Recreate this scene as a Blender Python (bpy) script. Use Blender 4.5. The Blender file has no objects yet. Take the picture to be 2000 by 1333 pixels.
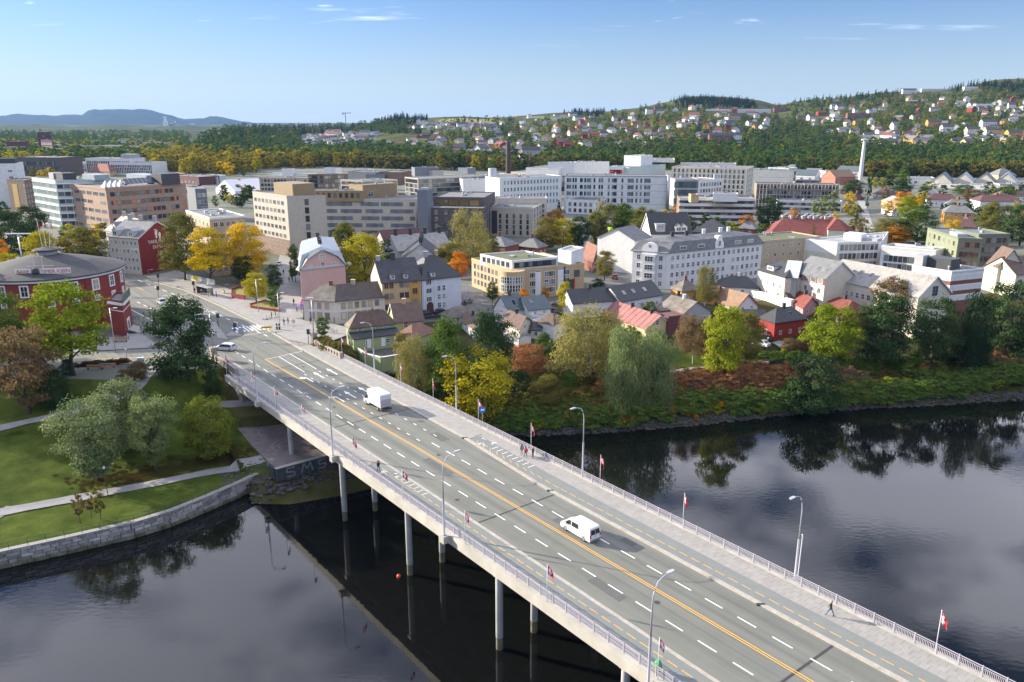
import bpy,math,random
import numpy as np
from mathutils import Vector
from mathutils.bvhtree import BVHTree
R=math.radians
rng=random.Random(7)
C=bpy.context.scene.collection
SC=bpy.context.scene
# ---------------------------------------------------------------- camera, sky, sun, exposure
CAM_H,F_PX,Y_HOR=49.0,1556.0,235.0
PITCH=math.atan((666.5-Y_HOR)/F_PX)
cam=bpy.data.cameras.new('camera');cam.sensor_width=36.0;cam.lens=36.0*F_PX/2000.0
cam.clip_start=0.5;cam.clip_end=60000.0
camo=bpy.data.objects.new('camera',cam);C.objects.link(camo)
camo.location=(0,0,CAM_H);camo.rotation_euler=(math.pi/2-PITCH,0,0)
SC.camera=camo
SUN_EL,SUN_AZ=R(19.0),R(180-20.7)
HAZE=2.6e-5
SKY_STRENGTH,SUN_STRENGTH,EXPOSURE=0.05,4.8,1.25
world=bpy.data.worlds.new('World');SC.world=world;world.use_nodes=True
nt=world.node_tree;nt.nodes.clear()
def N(t,tree=None,**kw):
 n=(tree or nt).nodes.new(t)
 for k,v in kw.items():setattr(n,k,v)
 return n
out=N('ShaderNodeOutputWorld');bg=N('ShaderNodeBackground');bg.inputs[1].default_value=SKY_STRENGTH
sky=N('ShaderNodeTexSky',sky_type='NISHITA',sun_disc=False,sun_elevation=SUN_EL,sun_rotation=math.pi/2-SUN_AZ,
  altitude=50.0,air_density=1.0,dust_density=0.1,ozone_density=3.0)
tc=N('ShaderNodeTexCoord');sep=N('ShaderNodeSeparateXYZ');nt.links.new(tc.outputs['Generated'],sep.inputs[0])
def MA(op,a,b=None,c=None,tree=None,clamp=False):
 t=tree or nt
 m=N('ShaderNodeMath',t,operation=op,use_clamp=clamp)
 for i,v in enumerate((a,b,c)):
  if v is None:continue
  if isinstance(v,(int,float)):m.inputs[i].default_value=v
  else:t.links.new(v,m.inputs[i])
 return m.outputs[0]
def SS(v,lo,hi):
 m=N('ShaderNodeMapRange',interpolation_type='SMOOTHSTEP')
 nt.links.new(v,m.inputs[0]);m.inputs[1].default_value=lo;m.inputs[2].default_value=hi
 return m.outputs[0]
zc=MA('MAXIMUM',sep.outputs[2],0.0)
den=MA('ADD',zc,0.08)
cx,cy=MA('DIVIDE',sep.outputs[0],den),MA('DIVIDE',sep.outputs[1],den)
comb=N('ShaderNodeCombineXYZ');nt.links.new(cx,comb.inputs[0]);nt.links.new(cy,comb.inputs[1])
def cloud_noise(scale,detail,rough,off):
 mp=N('ShaderNodeMapping');mp.inputs['Location'].default_value=off;mp.inputs['Scale'].default_value=scale
 nz=N('ShaderNodeTexNoise');nz.inputs['Scale'].default_value=1.0;nz.inputs['Detail'].default_value=detail;nz.inputs['Roughness'].default_value=rough
 nt.links.new(comb.outputs[0],mp.inputs[0]);nt.links.new(mp.outputs[0],nz.inputs['Vector'])
 return nz.outputs['Fac']
n1=cloud_noise((2.3,2.7,1),7,0.5,(17.08,19.8,0.0))
n2=cloud_noise((0.6,0.8,1),3,0.5,(5.7,1.27,2.0))
cover=SS(zc,0.07,0.36)
thr=MA('SUBTRACT',0.63,MA('MULTIPLY',cover,0.18))
mask=MA('DIVIDE',MA('SUBTRACT',MA('ADD',MA('MULTIPLY',n1,0.62),MA('MULTIPLY',n2,0.38)),thr),0.11,clamp=True)
mask=MA('MULTIPLY',mask,SS(zc,0.085,0.125))
shade=N('ShaderNodeMix',data_type='RGBA')
nt.links.new(n2,shade.inputs[0]);shade.inputs[6].default_value=(38,38,42,1);shade.inputs[7].default_value=(6.0,6.6,9.,1)
mixc=N('ShaderNodeMix',data_type='RGBA')
n3=cloud_noise((0.9,2.6,1),8,0.6,(0.4,2.3,5.0))
wisp=MA('MULTIPLY',MA('MULTIPLY',SS(n3,0.58,0.8),0.6),SS(zc,0.07,0.12))
mask=MA('MAXIMUM',mask,wisp)
nt.links.new(MA('MULTIPLY',mask,0.85),mixc.inputs[0]);tint=N('ShaderNodeMix',data_type='RGBA',blend_type='MULTIPLY');tint.inputs[0].default_value=1.0;tint.inputs[7].default_value=(.86,.98,1.32,1)
nt.links.new(sky.outputs[0],tint.inputs[6]);hz=N('ShaderNodeMix',data_type='RGBA');hz.inputs[7].default_value=(5.6,6.5,7.6,1)
nt.links.new(MA('MULTIPLY',MA('SUBTRACT',1.0,SS(zc,0.0,0.15)),0.5),hz.inputs[0]);nt.links.new(tint.outputs[2],hz.inputs[6]);nt.links.new(hz.outputs[2],mixc.inputs[6]);nt.links.new(shade.outputs[2],mixc.inputs[7])
nt.links.new(mixc.outputs[2],bg.inputs[0]);nt.links.new(bg.outputs[0],out.inputs[0])
sun=bpy.data.lights.new('sun','SUN');sun.energy=SUN_STRENGTH;sun.angle=R(0.5);sun.color=(1.0,0.89,0.72)
suno=bpy.data.objects.new('sun',sun);C.objects.link(suno)
suno.rotation_euler=Vector((math.cos(SUN_AZ)*math.cos(SUN_EL),math.sin(SUN_AZ)*math.cos(SUN_EL),math.sin(SUN_EL))).to_track_quat('Z','Y').to_euler()
SC.view_settings.view_transform='Standard';SC.view_settings.look='None'
SC.view_settings.exposure=EXPOSURE;SC.view_settings.gamma=1.0;SC.view_settings.use_curve_mapping=False
SC.render.engine='CYCLES'
SC.cycles.max_bounces=6;SC.cycles.diffuse_bounces=3;SC.cycles.glossy_bounces=3;SC.cycles.transmission_bounces=4
SC.cycles.transparent_max_bounces=4;SC.cycles.volume_bounces=0;SC.cycles.caustics_reflective=False;SC.cycles.caustics_refractive=False
SC.cycles.use_denoising=True
# ---------------------------------------------------------------- survey helpers (photo pixel -> point in the world)
CP,SP=math.cos(PITCH),math.sin(PITCH)
def ray(px,py):
 x,y=(px-1000)/F_PX,(666.5-py)/F_PX
 return Vector((x,CP+y*SP,-SP+y*CP))
def G(px,py,z=0.0):
 d=ray(px,py);t=(z-CAM_H)/d.z
 return Vector((d.x*t,d.y*t,z))
def proj(v):
 a=v[1]*CP-(v[2]-CAM_H)*SP;b=v[1]*SP+(v[2]-CAM_H)*CP
 return 1000+F_PX*v[0]/a,666.5-F_PX*b/a
def px_per_m(v):return F_PX/(v[1]*CP-(v[2]-CAM_H)*SP)
def rise(base,ytop):
 lo,hi=0.0,150.0
 for _ in range(40):
  m=(lo+hi)/2
  if proj((base[0],base[1],base[2]+m))[1]>ytop:lo=m
  else:hi=m
 return lo
# ---------------------------------------------------------------- materials
_M={}
def M(name,col=(.5,.5,.5),rough=.8,var=.12,scale=.6,bump=0.,bscale=4.,metal=0.,spec=.5,col2=None,detail=4,rand=0.):
 if name in _M:return _M[name]
 m=bpy.data.materials.new(name);m.use_nodes=True;t=m.node_tree
 p=t.nodes['Principled BSDF'];p.inputs['Roughness'].default_value=rough;p.inputs['Metallic'].default_value=metal
 p.inputs['Specular IOR Level'].default_value=spec
 co=N('ShaderNodeNewGeometry',t).outputs['Position']
 nz=N('ShaderNodeTexNoise',t);nz.inputs['Scale'].default_value=scale;nz.inputs['Detail'].default_value=detail;nz.inputs['Roughness'].default_value=.62
 t.links.new(co,nz.inputs['Vector'])
 rp=N('ShaderNodeValToRGB',t);rp.color_ramp.elements[0].position=.3;rp.color_ramp.elements[1].position=.7
 a=tuple(c*(1-var)for c in col);b=tuple(min(1,c*(1+var))for c in(col2 or col))
 rp.color_ramp.elements[0].color=(*a,1);rp.color_ramp.elements[1].color=(*b,1)
 t.links.new(nz.outputs['Fac'],rp.inputs[0])
 csock=rp.outputs[0]
 if rand:
  oi=N('ShaderNodeObjectInfo',t);hs=N('ShaderNodeHueSaturation',t)
  t.links.new(MA('ADD',MA('MULTIPLY',oi.outputs['Random'],2*rand,tree=t),1-rand,tree=t),hs.inputs['Value'])
  t.links.new(csock,hs.inputs['Color']);csock=hs.outputs[0]
 t.links.new(csock,p.inputs['Base Color'])
 if bump:
  n2=N('ShaderNodeTexNoise',t);n2.inputs['Scale'].default_value=bscale;n2.inputs['Detail'].default_value=3
  t.links.new(co,n2.inputs['Vector'])
  bp=N('ShaderNodeBump',t);bp.inputs['Strength'].default_value=bump;bp.inputs['Distance'].default_value=.05
  t.links.new(n2.outputs['Fac'],bp.inputs['Height']);t.links.new(bp.outputs[0],p.inputs['Normal'])
 _M[name]=m
 return m
def glass_mat(name,lo,hi,rough=.06):
 if name in _M:return _M[name]
 m=bpy.data.materials.new(name);m.use_nodes=True;t=m.node_tree
 p=t.nodes['Principled BSDF'];p.inputs['Roughness'].default_value=rough;p.inputs['Specular IOR Level'].default_value=.8
 oi=N('ShaderNodeObjectInfo',t);rp=N('ShaderNodeValToRGB',t)
 e=rp.color_ramp.elements;e[0].color=(*lo,1);e[1].color=(*hi,1);e[0].position=.45;e[1].position=1.
 t.links.new(oi.outputs['Random'],rp.inputs[0]);t.links.new(rp.outputs[0],p.inputs['Base Color'])
 _M[name]=m
 return m
GLASS=glass_mat('window_glass',(.03,.038,.05),(.3,.31,.31))
GLASS_TEAL=glass_mat('teal_glass',(.12,.2,.21),(.25,.34,.34))
WHITE=M('white_paint',(.74,.74,.72),.55,.05)
def leaf_mat(name,cols,clump=.35,trans=.42):
 """foliage: colour of the tree from its random number, clumps differ a little by their own tint"""
 if name in _M:return _M[name]
 m=bpy.data.materials.new(name);m.use_nodes=True;t=m.node_tree;t.nodes.clear()
 o=N('ShaderNodeOutputMaterial',t)
 oi=N('ShaderNodeObjectInfo',t);rp=N('ShaderNodeValToRGB',t)
 e=rp.color_ramp.elements
 while len(e)<len(cols):e.new(.5)
 for i,c in enumerate(cols):e[i].position=i/max(1,len(cols)-1);e[i].color=(*c,1)
 at=N('ShaderNodeAttribute',t,attribute_name='tint')
 f=MA('ADD',MA('MULTIPLY',oi.outputs['Random'],.55,tree=t),MA('MULTIPLY',at.outputs['Fac'],.45,tree=t),tree=t)
 t.links.new(f,rp.inputs[0])
 hs=N('ShaderNodeHueSaturation',t);t.links.new(rp.outputs[0],hs.inputs['Color'])
 at2=N('ShaderNodeAttribute',t,attribute_name='leafv')
 t.links.new(MA('ADD',MA('MULTIPLY',at2.outputs['Fac'],2*clump,tree=t),1-clump,tree=t),hs.inputs['Value'])
 d=N('ShaderNodeBsdfDiffuse',t);tr=N('ShaderNodeBsdfTranslucent',t);mx=N('ShaderNodeMixShader',t);mx.inputs[0].default_value=trans
 t.links.new(hs.outputs[0],d.inputs[0]);t.links.new(hs.outputs[0],tr.inputs[0])
 t.links.new(d.outputs[0],mx.inputs[1]);t.links.new(tr.outputs[0],mx.inputs[2])
 t.links.new(mx.outputs[0],o.inputs[0])
 _M[name]=m
 return m
# ---------------------------------------------------------------- mesh builder and object helpers
class MB:
 def __init__(s):s.v,s.f,s.m=[],[],[]
 def face(s,pts,mi=0):
  k=len(s.v);s.v+=[tuple(p)for p in pts];s.f.append(tuple(range(k,k+len(pts))));s.m.append(mi);return s
 def box(s,x0,y0,z0,x1,y1,z1,mi=0,frame=None):
  p=[(x0,y0,z0),(x1,y0,z0),(x1,y1,z0),(x0,y1,z0),(x0,y0,z1),(x1,y0,z1),(x1,y1,z1),(x0,y1,z1)]
  if frame:p=[frame(*q)for q in p]
  k=len(s.v);s.v+=[tuple(q)for q in p]
  for f in((3,2,1,0),(4,5,6,7),(0,1,5,4),(1,2,6,5),(2,3,7,6),(3,0,4,7)):
   s.f.append(tuple(k+i for i in f));s.m.append(mi)
  return s
 def prism(s,poly,z0,z1,mi=0,top=None,bottom=True):
  k=len(s.v);n=len(poly)
  s.v+=[(p[0],p[1],z0)for p in poly]+[(p[0],p[1],z1)for p in poly]
  for i in range(n):
   j=(i+1)%n;s.f.append((k+i,k+j,k+n+j,k+n+i));s.m.append(mi)
  s.f.append(tuple(k+n+i for i in range(n)));s.m.append(mi if top is None else top)
  if bottom:s.f.append(tuple(k+n-1-i for i in range(n)));s.m.append(mi)
  return s
 def tube(s,path,rad,n=8,mi=0,cap=True):
  if not hasattr(rad,'__len__'):rad=[rad]*len(path)
  rings=[]
  for i,p in enumerate(path):
   p=Vector(p);a=Vector(path[max(0,i-1)]);b=Vector(path[min(len(path)-1,i+1)])
   d=(b-a).normalized();e=Vector((0,0,1))if abs(d.z)<.9 else Vector((1,0,0))
   u=d.cross(e).normalized();w=u.cross(d)
   k=len(s.v)
   for j in range(n):
    t=2*math.pi*j/n;s.v.append(tuple(p+(u*math.cos(t)+w*math.sin(t))*rad[i]))
   rings.append(k)
  for a,b in zip(rings,rings[1:]):
   for j in range(n):
    q=(j+1)%n;s.f.append((a+q,a+j,b+j,b+q));s.m.append(mi)
  if cap:
   s.f.append(tuple(rings[0]+j for j in range(n)));s.m.append(mi)
   s.f.append(tuple(rings[-1]+n-1-j for j in range(n)));s.m.append(mi)
  return s
 def lathe(s,prof,n=24,mi=0,c=(0,0),a0=0.,a1=2*math.pi):
  full=abs(a1-a0-2*math.pi)<1e-6;m=n if full else n+1;rings=[]
  for r,z in prof:
   k=len(s.v);rings.append(k)
   for j in range(m):
    t=a0+(a1-a0)*j/n;s.v.append((c[0]+r*math.cos(t),c[1]+r*math.sin(t),z))
  for a,b in zip(rings,rings[1:]):
   for j in range(n):
    q=(j+1)%m;s.f.append((a+j,a+q,b+q,b+j));s.m.append(mi)
  return s
 def mesh(s,name,mats,off=(0,0,0),smooth=False):
  me=bpy.data.meshes.new(name)
  o=Vector(off)
  me.from_pydata([tuple(Vector(p)-o)for p in s.v],[],s.f)
  for m in(mats if isinstance(mats,(list,tuple))else[mats]):me.materials.append(m)
  if max(s.m,default=0):me.polygons.foreach_set('material_index',s.m)
  if smooth:me.polygons.foreach_set('use_smooth',[True]*len(me.polygons))
  me.update()
  return me
 def build(s,name,mats,parent=None,smooth=False):
  """link as one object; vertices are world coordinates and are moved into the parent's frame"""
  off=wloc(parent)if parent else(0,0,0)
  o=bpy.data.objects.new(name,s.mesh(name,mats,off,smooth));C.objects.link(o)
  if parent:o.parent=parent
  return o
def lb(mb,name,mats,parent,smooth=False):
 """link a mesh whose vertices are already in the parent's own frame"""
 return put(name,mb.mesh(name,mats,(0,0,0),smooth),parent)
def wloc(o):
 v=Vector(o.location)
 while o.parent:o=o.parent;v+=Vector(o.location)
 return v
def tag(o,label=None,cat=None,group=None,kind=None):
 if label:o['label']=label
 if cat:o['category']=cat
 if group:o['group']=group
 if kind:o['kind']=kind
 return o
def thing(name,label,cat,loc=(0,0,0),rz=0.,group=None):
 o=bpy.data.objects.new(name,None);C.objects.link(o);o.location=loc;o.rotation_euler=(0,0,rz);o.empty_display_size=.3
 return tag(o,label,cat,group)
def put(name,me,parent=None,loc=(0,0,0),rz=0.,scale=None,mats=None):
 """link an object that shares mesh data; loc is local to the parent"""
 o=bpy.data.objects.new(name,me);C.objects.link(o);o.location=loc;o.rotation_euler=(0,0,rz)
 if scale:o.scale=scale
 if parent:o.parent=parent
 if mats:
  for i,m in enumerate(mats):
   o.material_slots[i].link='OBJECT';o.material_slots[i].material=m
 return o
_kids={}
def kids_of(root):
 if root.name not in _kids:_kids[root.name]=[(c,list(c.children))for c in root.children]
 return _kids[root.name]
def dup(root,loc,rz=None,label=None,group=None,cat=None):
 r=root.copy();C.objects.link(r);r.location=loc
 if rz is not None:r.rotation_euler=(0,0,rz)
 tag(r,label,cat,group)
 for ch,sub in kids_of(root):
  c=ch.copy();C.objects.link(c);c.parent=r
  for g in sub:
   d=g.copy();C.objects.link(d);d.parent=c
 return r
# ---------------------------------------------------------------- river, banks, town ground, hills
WATER_Z=-12.0
ASPHALT=M('street_asphalt',(.13,.132,.128),.85,.14,.25,.25,9.)
TOWN=M('town_ground',(.06,.085,.03),.9,.3,.018,col2=(.16,.16,.145),detail=8)
LAWN=M('lawn',(.038,.068,.009),1.,.4,.22,.6,5.,spec=.05,col2=(.072,.095,.017),detail=12)
def w_at(px,py):v=G(px,py,WATER_Z);return(v.x,v.y)
# (water edge, direction inland, profile)
def ndir(x,y):l=math.hypot(x,y);return(x/l,y/l)
QUAY=[(0.,-12.8),(.05,-9.35),(1.,-9.3),(6,-9.15),(12,-9.0),(20,-8.0),(30,-6.4),(38,-4.6),(46,-2.6),(54,-.5),(60,-.06),(75,-.05)]
QUAY2=QUAY[:6]+[(28,-6.6),(36,-6.0),(41,-5.6),(46,-2.8),(51,-.06),(75,-.05)]
QUAY3=QUAY[:6]+[(26,-6.8),(31,-6.0),(34,-5.6),(37.5,-2.8),(41,-.15),(75,-.05)]
QUAY4=QUAY[:6]+[(22,-7.2),(27,-6.0),(29.8,-5.6),(33,-2.8),(36.5,-.15),(75,-.05)]
RIP=[(0.,-12.6),(2.,-11.6),(5,-10.4),(8,-9.3),(11,-8.1),(14,-7.65),(22,-7.6),(27,-7.55),(27.1,-5.9),(38,-5.75),(44.5,-.5),(75,-.3)]
BANK=[(0.,-12.9),(2.,-11.7),(5,-10.6),(9,-8.9),(13,-7.4),(18,-6.3),(23,-5.9),(30,-4.4),(38,-3.1),(48,-1.6),(60,-.4),(75,-.05)]
EDGE=[((-330,-160),ndir(-.7,.72),QUAY),((-190,-10),ndir(-.7,.72),QUAY),((-110,74),ndir(-.66,.75),QUAY),((-72.5,99.6),ndir(-.6,.8),QUAY),
  ((-57.2,108.3),ndir(-.6,.8),QUAY2),((-49.5,116.5),ndir(-.62,.78),QUAY3),((-43.0,126.6),ndir(-.72,.7),QUAY4),
  ((-42.2,118.5),ndir(-.52,.86),RIP),((-36.0,118.2),ndir(-.45,.9),RIP),((-28,121.5),ndir(-.45,.9),RIP),((-19,127),ndir(-.45,.9),RIP),((-12,138),ndir(-.4,.92),RIP),
  ((-9,147.5),ndir(-.34,.94),BANK),((5,147.6),ndir(-.2,.98),BANK),((20,149.5),ndir(-.08,1),BANK),((35,152.6),ndir(-.0,1),BANK),((52,157),ndir(.05,1),BANK),((69,162),ndir(.1,1),BANK),
  ((92,165),ndir(.15,1),BANK),((115,169),ndir(.18,1),BANK),((160,178),ndir(.25,1),BANK),((240,200),ndir(.3,1),BANK),((420,215),ndir(.35,1),BANK)]
def build_ground():
 pts,prof=[],[]
 for(a,b)in zip(EDGE,EDGE[1:]):
  n=max(1,int(math.hypot(b[0][0]-a[0][0],b[0][1]-a[0][1])/3.0))if abs(a[0][0])<200 else 6
  for i in range(n):
   t=i/n
   pr=[(p[0]*(1-t)+q[0]*t,p[1]*(1-t)+q[1]*t)for p,q in zip(a[2],b[2])]
   d=ndir(a[1][0]*(1-t)+b[1][0]*t,a[1][1]*(1-t)+b[1][1]*t)
   pts.append(((a[0][0]*(1-t)+b[0][0]*t,a[0][1]*(1-t)+b[0][1]*t),d,pr))
 pts.append(EDGE[-1])
 r=random.Random(3);v,f,m=[],[],[]
 rows=12;far=[130,300,700,1600]
 for(p,d,pr)in pts:
  v.append((p[0]-d[0]*3,p[1]-d[1]*3,-16.))
  for k in range(rows):
   j=r.uniform(-.12,.12)if 0<k<rows-2 and pr is not QUAY and p[0]>-20 else 0
   v.append((p[0]+d[0]*pr[k][0],p[1]+d[1]*pr[k][0],pr[k][1]+j))
  e=Vector((p[0]+d[0]*75,p[1]+d[1]*75));f_=(e-Vector((0,-150))).normalized()
  for k,rr in enumerate(far):
   g_=(Vector(d).lerp(f_,min(1.,(k+1)/3.))).normalized()if k<2 and abs(p[0])<200 else f_
   q=e+g_*(rr-75);v.append((q.x,q.y,-.05))
 W=rows+1+len(far)
 for i in range(len(pts)-1):
  for k in range(W-1):
   f.append((i*W+k,(i+1)*W+k,(i+1)*W+k+1,i*W+k+1));m.append(0 if k<rows-1 else 1)
 me=bpy.data.meshes.new('ground');me.from_pydata(v,[],f)
 me.materials.append(M('bank_soil',(.035,.055,.012),1.,.45,.12,.6,3.,spec=.05,col2=(.08,.07,.03),detail=9));me.materials.append(TOWN)
 me.polygons.foreach_set('material_index',m);me.polygons.foreach_set('use_smooth',[True]*len(f));me.update()
 o=bpy.data.objects.new('ground',me);C.objects.link(o);tag(o,kind='structure');return o
ground=build_ground()
wm=bpy.data.materials.new('river_water');wm.use_nodes=True;t_=wm.node_tree;p_=t_.nodes['Principled BSDF']
p_.inputs['Base Color'].default_value=(.0055,.0062,.0058,1);p_.inputs['Roughness'].default_value=.03;p_.inputs['IOR'].default_value=1.42;p_.inputs['Specular IOR Level'].default_value=.75
gp=N('ShaderNodeNewGeometry',t_).outputs['Position']
def wave(scale,detail,strength,nrm,st=(1,1,1)):
 mp=N('ShaderNodeMapping',t_);mp.inputs['Scale'].default_value=st;t_.links.new(gp,mp.inputs[0])
 a=N('ShaderNodeTexNoise',t_);a.inputs['Scale'].default_value=scale;a.inputs['Detail'].default_value=detail;t_.links.new(mp.outputs[0],a.inputs['Vector'])
 b=N('ShaderNodeBump',t_);b.inputs['Distance'].default_value=.1;t_.links.new(a.outputs['Fac'],b.inputs['Height'])
 if hasattr(strength,'links')or not isinstance(strength,(int,float)):t_.links.new(strength,b.inputs['Strength'])
 else:b.inputs['Strength'].default_value=strength
 if nrm:t_.links.new(nrm,b.inputs['Normal'])
 return b.outputs[0]
pn=N('ShaderNodeTexNoise',t_);pn.inputs['Scale'].default_value=.035;pn.inputs['Detail'].default_value=3;t_.links.new(gp,pn.inputs['Vector'])
pr_=N('ShaderNodeMapRange',t_);t_.links.new(pn.outputs['Fac'],pr_.inputs[0]);pr_.inputs[1].default_value=.4;pr_.inputs[2].default_value=.7;pr_.inputs[3].default_value=.015;pr_.inputs[4].default_value=.09
nn=wave(.9,3,pr_.outputs[0],None,(1,1.7,1));nn=wave(.12,2,.06,nn)
t_.links.new(nn,p_.inputs['Normal'])
w=MB();w.face([(-700,-400,WATER_Z),(700,-400,WATER_Z),(700,260,WATER_Z),(-700,260,WATER_Z)]);tag(w.build('river_water',wm),kind='structure')
# hills: a height field in polar coordinates about the viewpoint; skyline rows are what the photograph shows
SKYL=[(-600,305),(-200,305),(330,303),(372,296),(400,270),(440,256),(520,249),(600,249),(700,248),(740,240),(790,228),(830,231),(900,229),(960,230),(1060,224),(1130,219),(1180,219),
  (1240,212),(1300,200),(1335,192),(1400,192),(1460,199),(1500,209),(1540,200),(1600,196),(1700,184),(1800,182),(1850,173),(1900,163),(1950,159),(2000,162),(2200,160),(2600,190)]
FOOT=[(-600,303),(330,302),(372,301),(520,318),(700,322),(1000,330),(1300,328),(1500,332),(1700,340),(2000,342),(2600,340)]
RIDGE=[(-600,1900),(330,1500),(420,1750),(600,2300),(1000,2300),(1400,2500),(2000,2300),(2600,2200)]
def lerp(tab,x):
 if x<=tab[0][0]:return tab[0][1]
 for(a,b),(c,d)in zip(tab,tab[1:]):
  if x<=c:return b+(d-b)*(x-a)/(c-a)
 return tab[-1][1]
def elev(py):return(Y_HOR-py)/F_PX
def hill_z(px,r):
 r0=CAM_H/max(.012,-elev(lerp(FOOT,px)));r1=lerp(RIDGE,px)
 if r1<=r0+60:r1=r0+60
 t=(r-r0)/(r1-r0);e0,e1=elev(lerp(FOOT,px)),elev(lerp(SKYL,px))
 if t<0:return-.4+.3*t
 if t>1:return CAM_H+r1*e1-(r-r1)*.02-6*min(1,(t-1)*4)
 s=t*(1.25-.25*t)
 return CAM_H+r*(e0+(e1-e0)*s)
HILL=M('hill_ground',(.03,.055,.012),1.,.4,.012,spec=.05,col2=(.085,.09,.03),detail=8)
def build_hills():
 v,f=[],[]
 cols=list(range(-600,2601,16));rad=[560+25*i for i in range(96)]
 for px in cols:
  for r in rad:
   d=(px-1000)/F_PX
   x,y=r*d,r
   z=hill_z(px,r)
   if z>2:z+=2.2*math.sin(x*.021+1.3*math.sin(y*.013))*math.sin(y*.017)*min(1,z/30)*.6
   v.append((x,y,z))
 n=len(rad)
 for i in range(len(cols)-1):
  for k in range(n-1):f.append((i*n+k,(i+1)*n+k,(i+1)*n+k+1,i*n+k+1))
 me=bpy.data.meshes.new('hills');me.from_pydata(v,[],f);me.materials.append(HILL)
 me.polygons.foreach_set('use_smooth',[True]*len(f));me.update()
 o=bpy.data.objects.new('hills',me);C.objects.link(o);tag(o,kind='structure');return o
hills=build_hills()
# the plain, the wooded ridges and the mountain far to the left
def ridge(name,dist,depth,prof,m,x0=-900,x1=1100,seed=1,rough=3.,foot=-2.):
 r=random.Random(seed);v,f=[],[];xs=list(range(x0,x1+1,12));ks=7;ph=[r.uniform(0,6.28)for _ in range(6)]
 for px in xs:
  top=CAM_H+dist*elev(lerp(prof,px))+rough*(math.sin(px*.05+ph[0])+.6*math.sin(px*.13+ph[1])+.4*math.sin(px*.31+ph[2]))
  for k in range(ks):
   t=k/(ks-1);y=dist-depth*(1-t);z=foot+(top-foot)*(t*t*(3-2*t))
   z+=rough*1.5*math.sin(px*.08+5*t+ph[3])*math.sin(3.1*t)*math.sin(px*.021+ph[4])
   v.append(((px-1000)/F_PX*y,y,z))
  v.append(((px-1000)/F_PX*(dist+600),dist+600,foot))
 n=ks+1
 for i in range(len(xs)-1):
  for k in range(n-1):f.append((i*n+k,(i+1)*n+k,(i+1)*n+k+1,i*n+k+1))
 me=bpy.data.meshes.new(name);me.from_pydata(v,[],f);me.materials.append(m);me.polygons.foreach_set('use_smooth',[True]*len(f));me.update()
 o=bpy.data.objects.new(name,me);C.objects.link(o);tag(o,kind='structure');return o
FARW=M('far_woodland',(.018,.036,.012),1.,.5,.006,spec=.05,col2=(.06,.07,.025),detail=10)
pl=MB();pl.face([(-14000,1250,-1.2),(9000,1250,-1.2),(9000,16000,-1.2),(-14000,16000,-1.2)])
tag(pl.build('far_plain',M('far_plain_fields',(.03,.055,.02),1.,.5,.004,spec=.05,col2=(.08,.09,.04),detail=10)),kind='structure')
ridge('near_ridge',3300,900,[(-900,254),(0,253),(120,256),(250,252),(330,250),(380,254),(420,258),(1100,260)],FARW,seed=2,rough=3)
ridge('middle_ridge',5600,1500,[(-900,244),(0,244),(90,242),(160,246),(240,243),(330,246),(430,245),(560,248),(1100,250)],FARW,seed=4,rough=4)
ridge('mountain',12500,3500,[(-900,236),(-200,236),(0,231),(80,224),(150,226),(195,226),(206,217),(240,214),(320,217),(385,232),(420,233),(432,228),(475,233),(515,240),(600,246),(1100,250)],M('mountain_forest',(.02,.038,.035),1.,.5,.004,spec=.05,detail=10),seed=6,rough=9)
bpy.context.view_layer.update()
def bvh(o):
 me=o.data;return BVHTree.FromPolygons([v.co.copy()for v in me.vertices],[tuple(p.vertices)for p in me.polygons])
TREES_G=[bvh(ground),bvh(hills)]
def hit(px,py):
 """where the line of sight through a photo pixel meets the ground"""
 d=ray(px,py).normalized();best=None
 for b in TREES_G:
  h=b.ray_cast(Vector((0,0,CAM_H)),d,6000)
  if h[0]is not None and(best is None or h[3]<best[1]):best=(h[0],h[3])
 return best[0]if best else None
def zat(x,y):
 best=None
 for b in TREES_G:
  h=b.ray_cast(Vector((x,y,500)),Vector((0,0,-1)),1000)
  if h[0]is not None and(best is None or h[0].z>best):best=h[0].z
 return best if best is not None else-.05
# ---------------------------------------------------------------- the road bridge (s runs along the deck, n across it)
BA=R(128.05);BU=Vector((math.cos(BA),math.sin(BA),0));BN=Vector((BU.y,-BU.x,0))
def B(s,n,z=0.):v=BU*s+BN*n;return(v.x,v.y,z)
def bx(mb,s0,n0,z0,s1,n1,z1,mi=0):
 p=[B(s0,n0,z0),B(s0,n1,z0),B(s1,n1,z0),B(s1,n0,z0),B(s0,n0,z1),B(s0,n1,z1),B(s1,n1,z1),B(s1,n0,z1)]
 k=len(mb.v);mb.v+=p
 for f in((3,2,1,0),(4,5,6,7),(0,1,5,4),(1,2,6,5),(2,3,7,6),(3,0,4,7)):mb.f.append(tuple(k+i for i in f));mb.m.append(mi)
 return mb
def strip(mb,pts_l,pts_r,z,mi=0):
 for i in range(len(pts_l)-1):
  mb.face([B(*pts_r[i],z),B(*pts_r[i+1],z),B(*pts_l[i+1],z),B(*pts_l[i],z)],mi)
 return mb
CONC=M('bridge_concrete',(.42,.40,.35),.85,.18,.35,.2,6.,detail=8)
CONC_D=M('column_concrete',(.45,.45,.44),.85,.2,.5,.2,5.,detail=8)
BIKE=M('bike_lane_asphalt',(.185,.2,.188),.85,.07,.6,.2,14.)
PAVER=M('paving_concrete',(.3,.29,.268),.85,.1,.9,.2,10.,rand=.04)
GRAN=M('granite_kerb',(.38,.35,.3),.8,.18,1.2,.2,10.)
YEL=M('yellow_road_paint',(.72,.4,.06),.7,.1,3.)
WPNT=M('white_road_paint',(.85,.85,.82),.65,.06,2.)
STEEL=M('galvanised_steel',(.42,.43,.46),.45,.1,2.,metal=.6)
RAILP=M('railing_paint',(.4,.38,.42),.5,.06,2.)
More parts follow.
